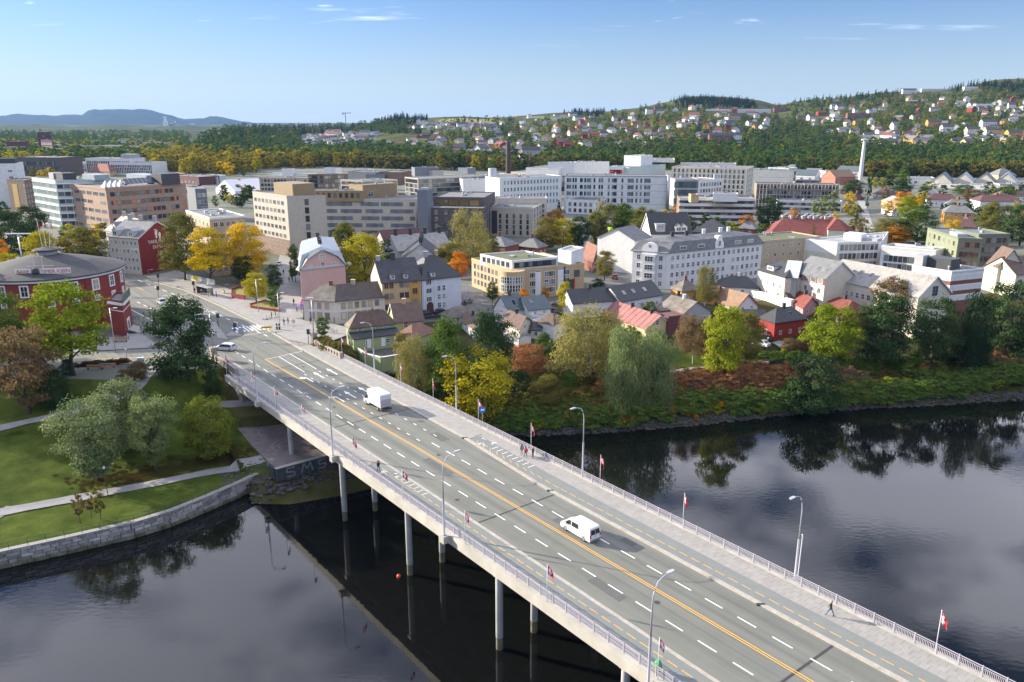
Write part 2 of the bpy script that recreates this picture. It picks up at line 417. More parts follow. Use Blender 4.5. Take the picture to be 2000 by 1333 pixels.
BUMP0=M('cast_iron',(.04,.04,.042),.7,.2,3.)
def road_mat():
 m=bpy.data.materials.new('road_asphalt');m.use_nodes=True;t=m.node_tree;p=t.nodes['Principled BSDF'];p.inputs['Roughness'].default_value=.82
 co=N('ShaderNodeNewGeometry',t).outputs['Position']
 mp=N('ShaderNodeMapping',t);mp.vector_type='TEXTURE';mp.inputs['Rotation'].default_value=(0,0,BA);t.links.new(co,mp.inputs[0])
 m2=N('ShaderNodeMapping',t);m2.inputs['Scale'].default_value=(.012,.9,1);t.links.new(mp.outputs[0],m2.inputs[0])
 a=N('ShaderNodeTexNoise',t);a.inputs['Scale'].default_value=1.;a.inputs['Detail'].default_value=5;t.links.new(m2.outputs[0],a.inputs['Vector'])
 b=N('ShaderNodeTexNoise',t);b.inputs['Scale'].default_value=.12;b.inputs['Detail'].default_value=8;b.inputs['Roughness'].default_value=.7;t.links.new(co,b.inputs['Vector'])
 c=N('ShaderNodeTexNoise',t);c.inputs['Scale'].default_value=12;c.inputs['Detail'].default_value=3;t.links.new(co,c.inputs['Vector'])
 f=MA('ADD',MA('MULTIPLY',a.outputs['Fac'],.6,tree=t),MA('ADD',MA('MULTIPLY',b.outputs['Fac'],.28,tree=t),MA('MULTIPLY',c.outputs['Fac'],.12,tree=t),tree=t),tree=t)
 rp=N('ShaderNodeValToRGB',t);e=rp.color_ramp.elements;e[0].position=.36;e[0].color=(.112,.116,.1,1);e[1].position=.66;e[1].color=(.208,.213,.183,1)
 t.links.new(f,rp.inputs[0]);t.links.new(rp.outputs[0],p.inputs['Base Color'])
 bp=N('ShaderNodeBump',t);bp.inputs['Strength'].default_value=.25;bp.inputs['Distance'].default_value=.02;t.links.new(c.outputs['Fac'],bp.inputs['Height']);t.links.new(bp.outputs[0],p.inputs['Normal'])
 return m
ROAD=road_mat()
bridge=thing('road_bridge','long concrete road bridge on slender round columns crossing the dark river','bridge',B(60,60,0))
S0,S1=-70.,166.
mb=MB();bx(mb,S0,49.2,-1.0,153,71.2,-.06);bx(mb,153,50.6,-1.0,S1,71.2,-.06)
for n0 in(50.2,55.2,61.2,66.2,70.2):bx(mb,S0,n0-.5,-1.75,150,n0+.5,-1.0)
mb.build('deck_slab',CONC,bridge)
mb=MB();bx(mb,S0,47.95,-1.15,154,48.75,.16);mb.build('edge_beam',CONC,bridge)
mb=MB();bx(mb,S0,71.55,-1.15,152,72.35,.16);mb.build('edge_beam',CONC,bridge)
KR=[(S0,65.4),(78,65.4),(98,66.9),(S1,67.7)]
def kr(s):return lerp(KR,s)
SS_=[S0,20,40,60,78,85,92,98,120,140,S1]
mb=MB();strip(mb,[(s,52.5)for s in SS_],[(s,kr(s))for s in SS_],0.);mb.build('road_surface',ROAD,bridge)
mb=MB();bx(mb,S0,52.05,-.05,S1,52.5,.13);mb.build('kerb',GRAN,bridge)
mb=MB()
for a,b in zip(SS_,SS_[1:]):
 p=[B(a,kr(a)),B(a,kr(a)+.55),B(b,kr(b)+.55),B(b,kr(b))]
 mb.prism(p,-.05,.13)
mb.build('kerb',GRAN,bridge)
mb=MB();strip(mb,[(S0,49.9),(97.5,49.9)],[(S0,52.05),(97.5,52.05)],.10);mb.build('bike_lane',BIKE,bridge)
SB=[S0,40,60,78,85,92,97]
mb=MB();strip(mb,[(s,kr(s)+.55)for s in SB],[(s,68.7+max(0,(s-70))*.03)for s in SB],.10);mb.build('bike_lane',BIKE,bridge)
# pavements: mortar bed, then the slabs one by one near the camera
mb=MB();strip(mb,[(S0,48.75),(97.5,48.75),(97.6,48.75),(152.5,48.75),(152.6,50.6),(S1,50.6)],[(S0,49.9),(97.5,49.9),(97.6,52.05),(152.5,52.05),(152.6,52.05),(S1,52.05)],.085)
pavL=mb.build('pavement',M('mortar_bed',(.2,.19,.17),.9,.2,1.),bridge)
mb=MB();sp=SB+[97.1,110,130,S1]
strip(mb,[(s,(68.7+max(0,(s-70))*.03)if s<=97 else kr(s)+.55)for s in sp],[(s,71.55)for s in sp],.085)
pavR=mb.build('pavement',_M['mortar_bed'],bridge)
slab_me={}
def slab(w,d,k):
 key=(round(w,2),round(d,2),k)
 if key not in slab_me:
  m=MB();m.box(-w/2,-d/2,0,w/2,d/2,.03+.002*(k%3));slab_me[key]=m.mesh('paving_slab',PAVER)
 return slab_me[key]
def pave(parent,s0,s1,na,nb,ds,cols,cap):
 off=wloc(parent);rest=MB();r=random.Random(int(s0*7+ds*100));i=0;s=s0;cnt=0
 while s<s1:
  n0,n1=na(s),nb(s);w=(n1-n0)/cols
  for c in range(cols):
   sc,nc=s+ds/2+(.5*ds if c%2 else 0),n0+(c+.5)*w;k=r.randrange(6)
   if cnt<cap:
    p=Vector(B(sc,nc,.08))-off
    put('paving_slab',slab(ds-.022,w-.022,k),parent,p,BA);cnt+=1
   else:
    h=.108+.005*(k%3);bx(rest,sc-ds/2+.02,nc-w/2+.02,.08,sc+ds/2-.02,nc+w/2-.02,h)
  s+=ds
 if rest.v:tag(rest.build('paving_slabs',PAVER,parent),kind='stuff')
pave(pavR,19.,164.,lambda s:(68.72+max(0,(s-70))*.03)if s<=97 else kr(s)+.57,lambda s:71.5,.85,3,190)
pave(pavL,30.,164.,lambda s:48.78 if s<151.5 else 50.65,lambda s:49.88 if s<97.4 else 52.03,.85,2,110)
# markings
def mark(name,segs,m,width=.14,z=.006):
 """painted lines lying on the deck; a broken line is one piece per dash"""
 mb=MB();off=wloc(bridge)
 for(s0,n0,s1,n1)in segs:
  dx,dy=s1-s0,n1-n0;l=math.hypot(dx,dy)
  if 'dash' in name:
   q=MB();q.face([(-l/2,-width/2,0),(l/2,-width/2,0),(l/2,width/2,0),(-l/2,width/2,0)]);key=('dash',round(l,2),width,m.name)
   if key not in slab_me:slab_me[key]=q.mesh(name,m)
   put(name,slab_me[key],bridge,Vector(B((s0+s1)/2,(n0+n1)/2,z))-off,BA-math.atan2(dy,dx));continue
  ox,oy=-dy/l*width/2,dx/l*width/2
  q=[B(s0+ox,n0+oy,z),B(s0-ox,n0-oy,z),B(s1-ox,n1-oy,z),B(s1+ox,n1+oy,z)]
  mb.face(q[::-1]if(Vector(q[1])-Vector(q[0])).cross(Vector(q[2])-Vector(q[1])).z<0 else q)
 return mb.build(name,m,bridge)if mb.v else None
mark('centre_line_marking',[(S0,58.9,60,58.95),(60,58.95,100,58.95),(100,58.95,159.8,58.5)],YEL,.12)
mark('centre_line_marking',[(S0,59.25,60,59.25),(60,59.25,100,59.25),(100,59.25,159.4,58.75)],YEL,.12)
mark('lane_dash_marking',[(39.47+4.14*k,55.72,39.47+4.14*k+2.25,55.72)for k in range(-22,32)],WPNT,.16)
mark('lane_dash_marking',[(39.47+4.14*k,61.95,39.47+4.14*k+2.25,61.95)for k in range(-22,15)],WPNT,.16)
mark('short_dash_marking',[(101.5+3.05*k,60.9,102.5+3.05*k,60.9)for k in range(15)]+[(101.5+3.05*k,64.0,102.5+3.05*k,64.05)for k in range(15)],WPNT,.14)
mark('lane_line_marking',[(146.5,61.5,160.3,61.7),(147,64.25,160.5,64.45),(159.8,58.4,161,67.4)],WPNT,.14)
mark('bike_dash_marking',[(28+1.75*k,67.05,29.25+1.75*k,67.05+max(0,28+1.75*k-75)*.05)for k in range(-12,39)],YEL,.1,.106)
mark('bike_dash_marking',[(28+1.75*k,50.98,29.25+1.75*k,50.98)for k in range(-12,39)],YEL,.1,.106)
mark('ladder_marking',[(83+k*1.25,67.9,83+k*1.25,69.1)for k in range(8)],WPNT,.12,.106)
mark('ladder_marking',[(85+k*1.15,51.1,85+k*1.15,51.95)for k in range(8)],WPNT,.1,.106)
def arrow(s,n,left,z=.006,k=1.,m=WPNT):
 mb=MB();q=lambda a,b:B(s+a*k,n+b*k,z)
 mb.face([q(0,.12),q(0,-.12),q(3.2,-.12),q(3.2,.12)][::-1])
 if left:mb.face([q(3.0,.12),q(3.2,-.5),q(4.1,-.7),q(3.4,.12)]);mb.face([q(2.7,-.55),q(3.9,-1.4),q(4.4,-.4)])
 else:mb.face([q(3.2,.45),q(3.2,-.45),q(5.0,0)])
 for i,f in enumerate(mb.f):
  a,b,c=(Vector(mb.v[j])for j in f[:3])
  if(b-a).cross(c-b).z<0:mb.f[i]=tuple(reversed(f))
 mb.build('arrow_marking',m,bridge)
for(s,n,l)in((139.5,60.2,1),(140.5,62.9,0),(141,66.0,0),(125.5,59.8,1),(126,62.4,0),(126.5,65.6,0)):arrow(s,n,l)
def cyclist_mark(s,n,z=.125,k=.55):
 mb=MB()
 def seg(a,b,w=.06):
  a,b=Vector(a)*k,Vector(b)*k;d=(b-a).normalized();o=Vector((-d.y,d.x))*w/2
  q=[B(s+p.x,n+p.y,z)for p in(a+o,a-o,b-o,b+o)]
  mb.face(q[::-1]if(Vector(q[1])-Vector(q[0])).cross(Vector(q[2])-Vector(q[1])).z<0 else q)
 for c in(-.65,.65):
  pts=[(.0+.38*math.cos(t*math.pi/4),c+.38*math.sin(t*math.pi/4))for t in range(9)]
  for a,b in zip(pts,pts[1:]):seg(a,b)
 for a,b in(((0,-.65),(.1,0)),((.1,0),(.75,.35)),((0,-.65),(.75,-.25)),((.75,-.25),(.75,.35)),((.1,0),(.85,-.3)),((0,.65),(1.,.3))):seg(a,b)
 mb.build('bicycle_marking',WPNT,bridge)
cyclist_mark(94.3,67.6);cyclist_mark(93.2,69.4);cyclist_mark(94.5,50.5);cyclist_mark(92,51.5)
for s,n in((92.8,67.8),(95,69.2),(93.5,50.5),(92.0,51.6)):arrow(s,n,0,.125,.26)
mb=MB()
for s in(33,74,115,152):strip(mb,[(s,52.55),(s+.3,52.55)],[(s,kr(s)-.05),(s+.3,kr(s)-.05)],.0035)
mb.build('expansion_joint',BUMP0,bridge)
pt=M('asphalt_patch',(.105,.108,.1),.9,.15,1.5);rp_=random.Random(9)
for s,n,l,w in((51,54.3,5,1.4),(66,60.4,3,1.2),(88,57.2,7,1.3),(99,63.5,4,1.6),(112,55,8,1.2),(131,60,5,1.5),(144,56.5,6,1.8),(58,63.6,2.2,1)):mb=MB();strip(mb,[(s,n),(s+l,n+.05)],[(s+.1,n+w),(s+l,n+w)],.003);mb.build('asphalt_patch',pt,bridge)
for s,n in((48.5,57.4),(81,54.1),(95,60.2),(124,57.1),(150,62.8)):c=B(s,n);MB().face([(c[0]+.33*math.cos(i*.524),c[1]+.33*math.sin(i*.524),.0045)for i in range(12)]).build('manhole_cover',BUMP0,bridge)
# columns: a pale painted shaft with a darker tide band at the water
def column_mesh():
 m=MB();m.lathe([(.42,-16),(.42,-10.4),(.445,-10.38),(.445,-1.0)],18);m.m=[0 if(i//18)==0 else 1 for i in range(len(m.f))]
 return m.mesh('column',[M('tide_stained_concrete',(.2,.185,.12),.9,.4,1.5,detail=8),CONC_D],smooth=True)
colme=column_mesh()
for s in(126,106,86.2,65.6,45.2,24.6,4):
 for n in(49.45,54.8,65.4,70.7):
  put('column',colme,bridge,Vector(B(s,n))-wloc(bridge))
 mb=MB();bx(mb,s-.5,48.9,-2.2,s+.5,71.2,-1.75);mb.build('cross_beam',CONC,bridge)
# abutments: stone faced walls under both ends of the deck
STONE=M('dark_rubble_stone',(.15,.13,.13),.9,.4,1.3,.6,3.,col2=(.27,.24,.22))
mb=MB();bx(mb,152,50.3,-13,190,71.8,-.08);mb.build('abutment',STONE,bridge)
mb=MB();bx(mb,152.6,49.55,-7.6,166,50.55,-.02);mb.build('wing_wall',STONE,bridge)
# stone parapets at the town end, lattice of uprights under a coping
def parapet(n,s0,s1,cnt):
 par=thing('stone_parapet','stone parapet with upright openings at the %s town corner of the bridge'%('stair' if n<60 else 'hedge'),'parapet',B(s0,n,0))
 PS=M('parapet_stone',(.33,.28,.25),.9,.25,1.5)
 mb=MB();bx(mb,s0,n-.2,.0,s1,n+.2,.3);mb.build('plinth',PS,par)
 mb=MB();bx(mb,s0-.05,n-.26,1.06,s1+.05,n+.26,1.25);mb.build('coping',PS,par)
 me=MB().box(-.32,-.17,0,.32,.17,.76).mesh('upright',PS)
 for k in range(cnt):
  s=s0+.35+(s1-s0-.7)*k/(cnt-1);put('upright',me,par,Vector(B(s,n,.3))-wloc(par),BA)
 for s in(s0-.35,s1+.35):
  mb=MB();bx(mb,s-.38,n-.38,0,s+.38,n+.38,1.4);mb.build('end_pier',PS,par)
parapet(50.1,153.5,164.5,10);parapet(71.6,151,162.5,9)
for n,s,lab in((71.9,164.6,'squat stone gate pier with a lamp post beside the parapet hedge'),(50.,166.4,'stone gate pier above the stairway behind the dark green tree')):
 p=thing('gate_pier',lab,'pier',B(s,n,0));mb=MB();bx(mb,s-.6,n-.6,0,s+.6,n+.6,2.5);mb.build('shaft',_M['parapet_stone'],p)
 mb=MB();bx(mb,s-.7,n-.7,2.5,s+.7,n+.7,2.75);mb.build('cap',_M['parapet_stone'],p)
# railings: posts and panels of upright bars, each its own part
def railing(n,s0,s1,side,lattice):
 r_=thing('bridge_railing',('%s steel bridge railing of barred panels along the %s footway'%(('grey','upstream')if n<60 else('pale','downstream')))if 0 else
      ('grey steel railing with fine lattice panels on the columned edge of the bridge' if n<60 else 'pale steel railing with upright bars beside the open river and willow bank'),'railing',B(s0,n,.16))
 sp=2.05;k=int((s1-s0)/sp)
 pm=MB().box(-.05,-.06,0,.05,.06,1.12).mesh('railing_post',RAILP)
 m=MB();L=sp-.1
 m.box(-L/2,-.03,1.0,L/2,.03,1.07);m.box(-L/2,-.02,.82,L/2,.02,.86);m.box(-L/2,-.02,.1,L/2,.02,.14)
 if lattice:
  m.box(-L/2,-.02,.46,L/2,.02,.49)
  for i in range(12):
   x=-L/2+L*(i+.5)/12;m.box(x-.012,-.012,.14,x+.012,.012,.82)
  for i in range(6):
   x=-L/2+L*i/6;w=L/6
   for a,b in((.14,.82),(.82,.14)):m.tube([(x,0,a),(x+w,0,b)],.014,4,cap=False)
 else:
  for i in range(13):
   x=-L/2+L*(i+.5)/13;m.box(x-.025,-.015,.14,x+.025,.015,.82)
 pan=m.mesh('railing_panel',RAILP);off=wloc(r_)
 for i in range(k+1):
  put('railing_post',pm,r_,Vector(B(s0+i*sp,n,.16))-off,BA)
  if i<k:put('railing_panel',pan,r_,Vector(B(s0+(i+.5)*sp,n,.16))-off,BA)
railing(48.5,14,152,0,True);railing(71.8,10,150.5,1,False)
# lamps
LAMPM=M('lamp_post_grey',(.5,.5,.54),.4,.06,1.,metal=.4)
LENS=M('lamp_lens',(.75,.77,.8),.3,.03)
def street_lamp():
 t=thing('street_lamp','','street lamp')
 b=MB();b.lathe([(.0,0),(.19,0),(.19,.1),(.13,.18),(.13,4.9),(.125,5.0)],12);b.build('lower_pole',LAMPM,t,True)
 b=MB();pth=[(0,0,4.9)]+[(0,0,8.2)]+[(2.3*(1-math.cos(a))*.55,0,8.2+2.3*math.sin(a))for a in(.25,.5,.75,1.0)]
 e=pth[-1];pth+=[(e[0]+.7,0,e[2]+.3),(e[0]+1.25,0,e[2]+.38)]
 b.tube(pth,[.085,.075,.07,.065,.06,.055,.05,.045],8);b.build('arm',LAMPM,t,True)
 h=MB();x,z=pth[-1][0],pth[-1][2]
 h.prism([(x-.1,-.12),(x+.25,-.2),(x+.75,-.14),(x+.75,.14),(x+.25,.2),(x-.1,.12)],z-.03,z+.1);hd=h.build('lamp_head',LAMPM,t)
 l=MB();l.box(x+.15,-.13,z-.06,x+.62,.13,z-.032);l.build('lens',LENS,hd)
 return t
lamp0=street_lamp();first=[True]
RZ_L=math.atan2(BN.y,BN.x);RZ_R=RZ_L+math.pi
def place_lamp(p,rz,lab,group='tall grey street lamps'):
 if first[0]:lamp0.location=p;lamp0.rotation_euler=(0,0,rz);tag(lamp0,lab,None,group);first[0]=False
 else:dup(lamp0,p,rz,lab,group)
BR=MB()
for s,n,lab in((40.4,47.2,'lamp post, column side of the bridge by the green sack'),(74,47.4,'lamp post, column side of the bridge level with the people at the far railing'),(104.5,47.4,'lamp post, column side of the bridge over the shingle bank'),
      (135.1,47.4,'lamp post, column side of the bridge nearest the stone wing wall'),(8,47.4,'lamp post, column side of the bridge at its near end')):
 place_lamp(B(s,n,.1),RZ_L,lab);m_=MB();bx(m_,s-.45,n-.4,-.85,s+.45,n+.55,.1);m_.build('lamp_bracket',CONC,bridge)
for s,lab in((42,'lamp post on the open river side of the bridge, a thin pole strapped to it'),(76.3,'lamp post on the open river side of the bridge by the three people'),(108.3,'lamp post in front of the yellow tree beside the bridge'),(137.6,'lamp post in front of the green house beside the bridge'),(10,'lamp post on the open river side at the near end of the bridge')):
 place_lamp(B(s,72.55,.1),RZ_R,lab);m_=MB();bx(m_,s-.4,72.35,-.8,s+.4,72.95,.1);m_.build('lamp_bracket',CONC,bridge)
# flags
FRED=M('flag_red',(.62,.03,.045),.7,.1,3.);FWHT=M('flag_white',(.8,.8,.8),.7,.04);FBLU=M('flag_blue',(.03,.05,.2),.7,.05)
def flag_mesh(seed,droop):
 """red cloth with a white and blue cross, hanging in folds from the pole"""
 r=random.Random(seed);m=MB();nx,nz=14,10;W,H=1.25,.9;bl=[0,3,4,5,6,14];pts={}
 for i in range(nx+1):
  for k in range(nz+1):
   u,v=i/nx,k/nz
   x=W*u*(1-.62*droop);z=-H*v-droop*(u**1.3)*1.05
   y=.16*math.sin(u*7+seed)*u+.05*math.sin(v*5+u*4)
   pts[i,k]=(x,y,z)
 for i in range(nx):
  for k in range(nz):
   c=1 if(4<=i<=6 and 1<=k<=8)or(3<=k<=5 and 2<=i<=9)else 0
   m.face([pts[i,k],pts[i,k+1],pts[i+1,k+1],pts[i+1,k]],c)
 return m.mesh('flag_cloth',[FRED,FWHT,FBLU],smooth=True)
flag_mes=[flag_mesh(s,d)for s,d in((1,.9),(2,.78),(3,.97),(4,.85))]
pole_me=MB().tube([(0,0,0),(0,0,2.5),(0,0,4.4)],[.045,.04,.03],8).mesh('flag_pole',M('flag_pole_white',(.72,.72,.74),.4,.03),smooth=True)
ball_me=MB().lathe([(0,4.36),(.05,4.4),(.06,4.45),(.0,4.51)],8).mesh('finial',_M['flag_pole_white'],smooth=True)
def flag(p,rz,k,lab):
 t=thing('flag',lab,'flag',p,rz,'red flags along the bridge railings')
 put('flag_pole',pole_me,t);put('finial',ball_me,t);put('flag_cloth',flag_mes[k%4],t,(.04,0,4.3))
where=['by the stair corner','hanging limp before the wing wall','above the grassy park edge','above the paved court under the deck','next to the shingle shore column','near the walker in black','just past the second lamp post','above the middle water column','by the green sack','at the near lattice end']
for i,s in enumerate((153.3,139.2,128.5,116.9,99.3,85.1,70.6,55.6,40.2,22)):
 flag(B(s,48.2,.1),RZ_L-.9+.25*(i%3),i,'red and white flag on the column side railing, '+where[i])
where=['by the hedge parapet','before the green garden wall','before the weeping birch','left of the dark leafy tree','beside the blue sign','behind the three people','right of the river lamp post','over open water mid span','at the near right corner']
for i,s in enumerate((151.2,140.7,126.6,115.2,101.3,87.5,72.4,57.6,26.6)):
 flag(B(s,72.2,.1),(-.35,-.2,-.7,-1.1)[i%4]if i<8 else-1.2,i+1,'red and white flag on the river side railing, '+where[i])
# ---------------------------------------------------------------- streets, paths, quay, park furniture
def poly_px(name,pts,z,m,kind='structure',parent=None,zz=None):
 mb=MB();q=[G(x,y,z)for x,y in pts]
 a=sum((q[i].x*q[(i+1)%len(q)].y-q[(i+1)%len(q)].x*q[i].y)for i in range(len(q)))
 if a<0:q=q[::-1]
 if zz is None:mb.face(q)
 else:mb.prism([(p.x,p.y)for p in q],zz,z)
 o=mb.build(name,m,parent)
 if not parent:tag(o,kind=kind)
 return o
def drape(name,pxs,width,m,up=.13,kind='structure',world=False,step=1.2):
 P_=[Vector(p)for p in pxs]if world else[hit(*p)for p in pxs]
 P_=[p.xy for p in P_ if p is not None];pts=[]
 for a,b in zip(P_,P_[1:]):
  n=max(1,int((b-a).length/step));pts+=[a.lerp(b,i/n)for i in range(n)]
 pts.append(P_[-1]);mb=MB();rows=[]
 for _ in range(3):pts=[pts[0]]+[(pts[i-1]+pts[i]*2+pts[i+1])/4 for i in range(1,len(pts)-1)]+[pts[-1]]
 K=max(2,int(width/1.5))
 for i,p in enumerate(pts):
  d=(pts[min(i+1,len(pts)-1)]-pts[max(0,i-1)]).normalized();o=Vector((-d.y,d.x))
  w_=width*(1+.05*math.sin(i*.7)+.04*math.sin(i*1.9));rows.append([(q.x,q.y,zat(q.x,q.y)+up)for q in(p+o*w_*(k/K-.5)for k in range(K+1))])
 for a,b in zip(rows,rows[1:]):
  for k in range(K):mb.face([a[k+1],a[k],b[k],b[k+1]])
 return tag(mb.build(name,m,None,True),kind=kind)
PATH=M('gravel_path',(.27,.265,.27),.9,.15,.5,.2,9.,detail=8)
SIDEW=M('sidewalk_paving',(.29,.28,.265),.88,.12,.4,.15,8.)
ST=[B(166,52.5),B(166,67.7)]
mb=MB();q=[ST[0],ST[1]]+[tuple(G(x,y,0))for x,y in((560,667),(500,632),(428,597),(362,568),(300,551),(262,530),(232,500),(215,480),(185,480),(215,515),(250,560),(262,640),(312,680),(150,689),(0,700),(0,722),(150,713),(300,711),(430,706))]
mb.face([(p[0],p[1],0.)for p in q][::1])
me_=mb.mesh('avenue',ROAD);me_.update()
if me_.polygons[0].normal.z<0:me_.flip_normals()
av=bpy.data.objects.new('avenue',me_);C.objects.link(av);tag(av,kind='structure')
poly_px('pavement',[(566,664),(500,628),(428,593),(362,564),(300,548),(286,541),(345,528),(420,555),(520,590),(555,470),(580,470),(592,560),(592,625),(656,634),(680,640),(684,652),(622,676)],.12,SIDEW,zz=-.04)
poly_px('forecourt',[(262,640),(312,678),(150,687),(0,698),(0,640),(60,640),(170,655),(240,660)],.12,SIDEW,zz=-.04)
SIDE_ST=[([(684,647),(760,630),(830,621),(905,609),(960,611),(1075,603),(1190,597),(1300,583),(1480,572)],7.5),([(1195,600),(1206,560),(1214,520),(1228,485)],15),([(938,612),(905,560),(880,500)],9)]
poly_px('hill_road',[(1715,480),(1690,440),(1676,395),(1668,372),(1680,372),(1692,400),(1705,440),(1735,480)],.02,M('pale_road',(.3,.3,.29),.9,.1,.2))
poly_px('side_street',[(0,455),(40,440),(0,425),(-60,430),(-60,475)],-.015,ASPHALT)
poly_px('side_street',[(60,455),(140,455),(215,465),(200,490),(100,480)],-.01,ASPHALT)
poly_px('traffic_island',[(410,638),(425,660),(446,663),(420,630),(385,612),(380,618)],.12,SIDEW,zz=-.03)
poly_px('traffic_island',[(440,656),(470,656),(472,650),(452,648)],.12,SIDEW,zz=-.03)
def px_strip(name,segs,width,m,z):
 mb=MB()
 for a,b in segs:
  a,b=G(*a,z),G(*b,z);d=(b-a).normalized();o=Vector((-d.y,d.x,0))*width/2
  q=[a+o,a-o,b-o,b+o];mb.face(q)
 return tag(mb.build(name,m),kind='structure')
ze=[]
a0,a1,b0,b1=G(452,641,0),G(512,634,0),G(462,650,0),G(530,643,0)
mb=MB()
for k in range(9):
 t0,t1=k/9,(k+.5)/9;mb.face([v+Vector((0,0,.006))for v in(b0.lerp(b1,t0),b0.lerp(b1,t1),a0.lerp(a1,t1),a0.lerp(a1,t0))])
c0,c1,d0,d1=G(405,648,0),G(424,645,0),G(418,656,0),G(438,653,0)
for k in range(4):
 t0,t1=k/4,(k+.5)/4;mb.face([v+Vector((0,0,.006))for v in(d0.lerp(d1,t0),d0.lerp(d1,t1),c0.lerp(c1,t1),c0.lerp(c1,t0))])
tag(mb.build('zebra_crossing_marking',WPNT),kind='structure')
def dashes(p,q,n,duty=.5):return[((p[0]+(q[0]-p[0])*k/n,p[1]+(q[1]-p[1])*k/n),(p[0]+(q[0]-p[0])*(k+duty)/n,p[1]+(q[1]-p[1])*(k+duty)/n))for k in range(n)]
px_strip('lane_dash_marking',dashes((478,655),(530,648),9)+dashes((340,578),(530,660),13)+dashes((268,590),(330,620),5)+dashes((270,548),(365,585),6),.25,WPNT,.005)
px_strip('lane_line_marking',[((318,578),(370,574)),((246,600),(300,628)),((340,578),(352,584))],.2,WPNT,.005)
px_strip('centre_line_marking',[((147,704),(312,697)),((247,553),(280,567)),((0,711),(147,704))],.2,YEL,.005)
px_strip('zebra_crossing_marking',dashes((1203,505),(1236,507),6),1.0,WPNT,.08)
for k,(pp,wd_)in enumerate(SIDE_ST):drape('side_street',pp,wd_,ASPHALT,.07+.012*k)
# kerb line of the avenue, right hand side
mb=MB();kp=[(592,686),(560,667),(500,632),(428,597),(362,568),(300,551)]
for a,b in zip(kp,kp[1:]):
 a,b=G(*a,0),G(*b,0);d=(b-a).normalized();o=Vector((-d.y,d.x,0))*.25
 mb.prism([(p.x,p.y)for p in(a-o,b-o,b+o,a+o)][::-1],-.02,.135)
tag(mb.build('avenue_kerb',GRAN),kind='structure')
# lawn: the park slope is grass
ground.data.materials.append(LAWN)
for p in ground.data.polygons:
 c=p.center
 if c.x<-30 and c.z>-9.4 and c.y<175 and p.material_index==0 and(c.x*BN.x+c.y*BN.y)<47.5 and c.z<-.04:p.material_index=2
drape('park_path',[(-60,1017),(0,1002),(150,975),(300,946),(420,921),(520,896),(560,888)],2.3,PATH)
drape('park_path',[(-60,852),(0,838),(80,819),(165,797),(215,780),(270,760),(290,736),(306,712),(316,694)],1.9,PATH)
drape('park_path',[(-30,1020),(5,1010),(22,990)],1.6,PATH,.075)
drape('river_path',[(1240,740),(1300,731),(1350,723),(1470,717),(1535,696),(1540,682),(1515,668)],2.8,PATH)
drape('river_path',[(1080,785),(1165,769),(1215,757)],1.8,PATH)
drape('river_path',[(890,725),(1000,728),(1100,724),(1185,720)],1.5,M('earth_path',(.16,.13,.11),.95,.2,.5))
drape('garden_lawn',[(1305,700),(1345,700),(1400,702),(1500,708)],9,LAWN,.1)
drape('garden_lawn',[(1640,735),(1700,730),(1780,728)],8,LAWN,.12)
drape('footpath',[(684,648),(700,670),(745,715),(770,745)],1.8,PATH,.08)
# promenade, stairs, court under the deck
poly_px('promenade',[(300,771),(400,775),(468,774),(560,760),(560,782),(500,790),(450,795),(415,793),(300,780)],-5.6,PATH,zz=-9)
st=thing('stone_stairway','stone stairway running down beside the wing wall of the bridge','stairs',B(158,48.5,-5.7))
sm=MB().box(-.3,-1.05,-.6,.3,1.05,0).mesh('step',M('stair_stone',(.2,.19,.18),.9,.2,2.))
for k in range(32):
 s=163.6-.235*k;put('step',sm,st,Vector(B(s,48.45,-.15-.175*k))-wloc(st),BA)
ct=MB();ct.prism([B(121.5,44.8)[:2],B(121.5,73)[:2],B(149,73)[:2],B(148.5,46.6)[:2],B(133,45.2)[:2]][::-1],-8.9,-7.52)
court=tag(ct.build('paved_court',M('court_setts',(.2,.17,.17),.9,.25,.8,.4,6.)),kind='structure')
mb=MB()
for(s,n,r_)in((130,51,3.2),(130,51,2.1),(138,52,3.6),(136.5,58,3.2),(136.5,58,2.1),(127,60,3),(143,50,2.4)):
 for k in range(14):
  t0,t1=.25*k-.3,.25*(k+1)-.3
  q=[B(s+rr*math.sin(t),n-rr*math.cos(t),-7.514)for rr,t in((r_,t0),(r_+.22,t0),(r_+.22,t1),(r_,t1))]
  mb.face(q if(Vector(q[1])-Vector(q[0])).cross(Vector(q[2])-Vector(q[1])).z>0 else q[::-1])
mb.build('sett_arc',M('pale_setts',(.3,.27,.26),.9,.2,2.),court)
gw=thing('graffiti_wall','low dark retaining wall with pale graffiti letters under the bridge','wall',B(121,52,-8.8))
mb=MB();bx(mb,120.9,44.6,-9.6,121.5,71,-7.35);bx(mb,121.5,44.3,-9.4,123.6,44.75,-7.3);mb.build('wall',M('graffiti_black',(.045,.055,.06),.8,.3,1.),gw)
mb=MB();bx(mb,120.85,44.5,-7.35,121.6,71.1,-7.22);mb.build('coping',CONC,gw)
GRF=M('graffiti_grey',(.2,.215,.23),.8,.45,2.2);mb=MB()
def stroke(a,b,w=.28):
 (n0,z0),(n1,z1)=a,b;dx,dz=n1-n0,z1-z0;l=math.hypot(dx,dz);ox,oz=-dz/l*w/2,dx/l*w/2
 mb.face([B(120.88,n,z)for n,z in((n0+ox,z0+oz),(n0-ox,z0-oz),(n1-ox,z1-oz),(n1+ox,z1+oz))])
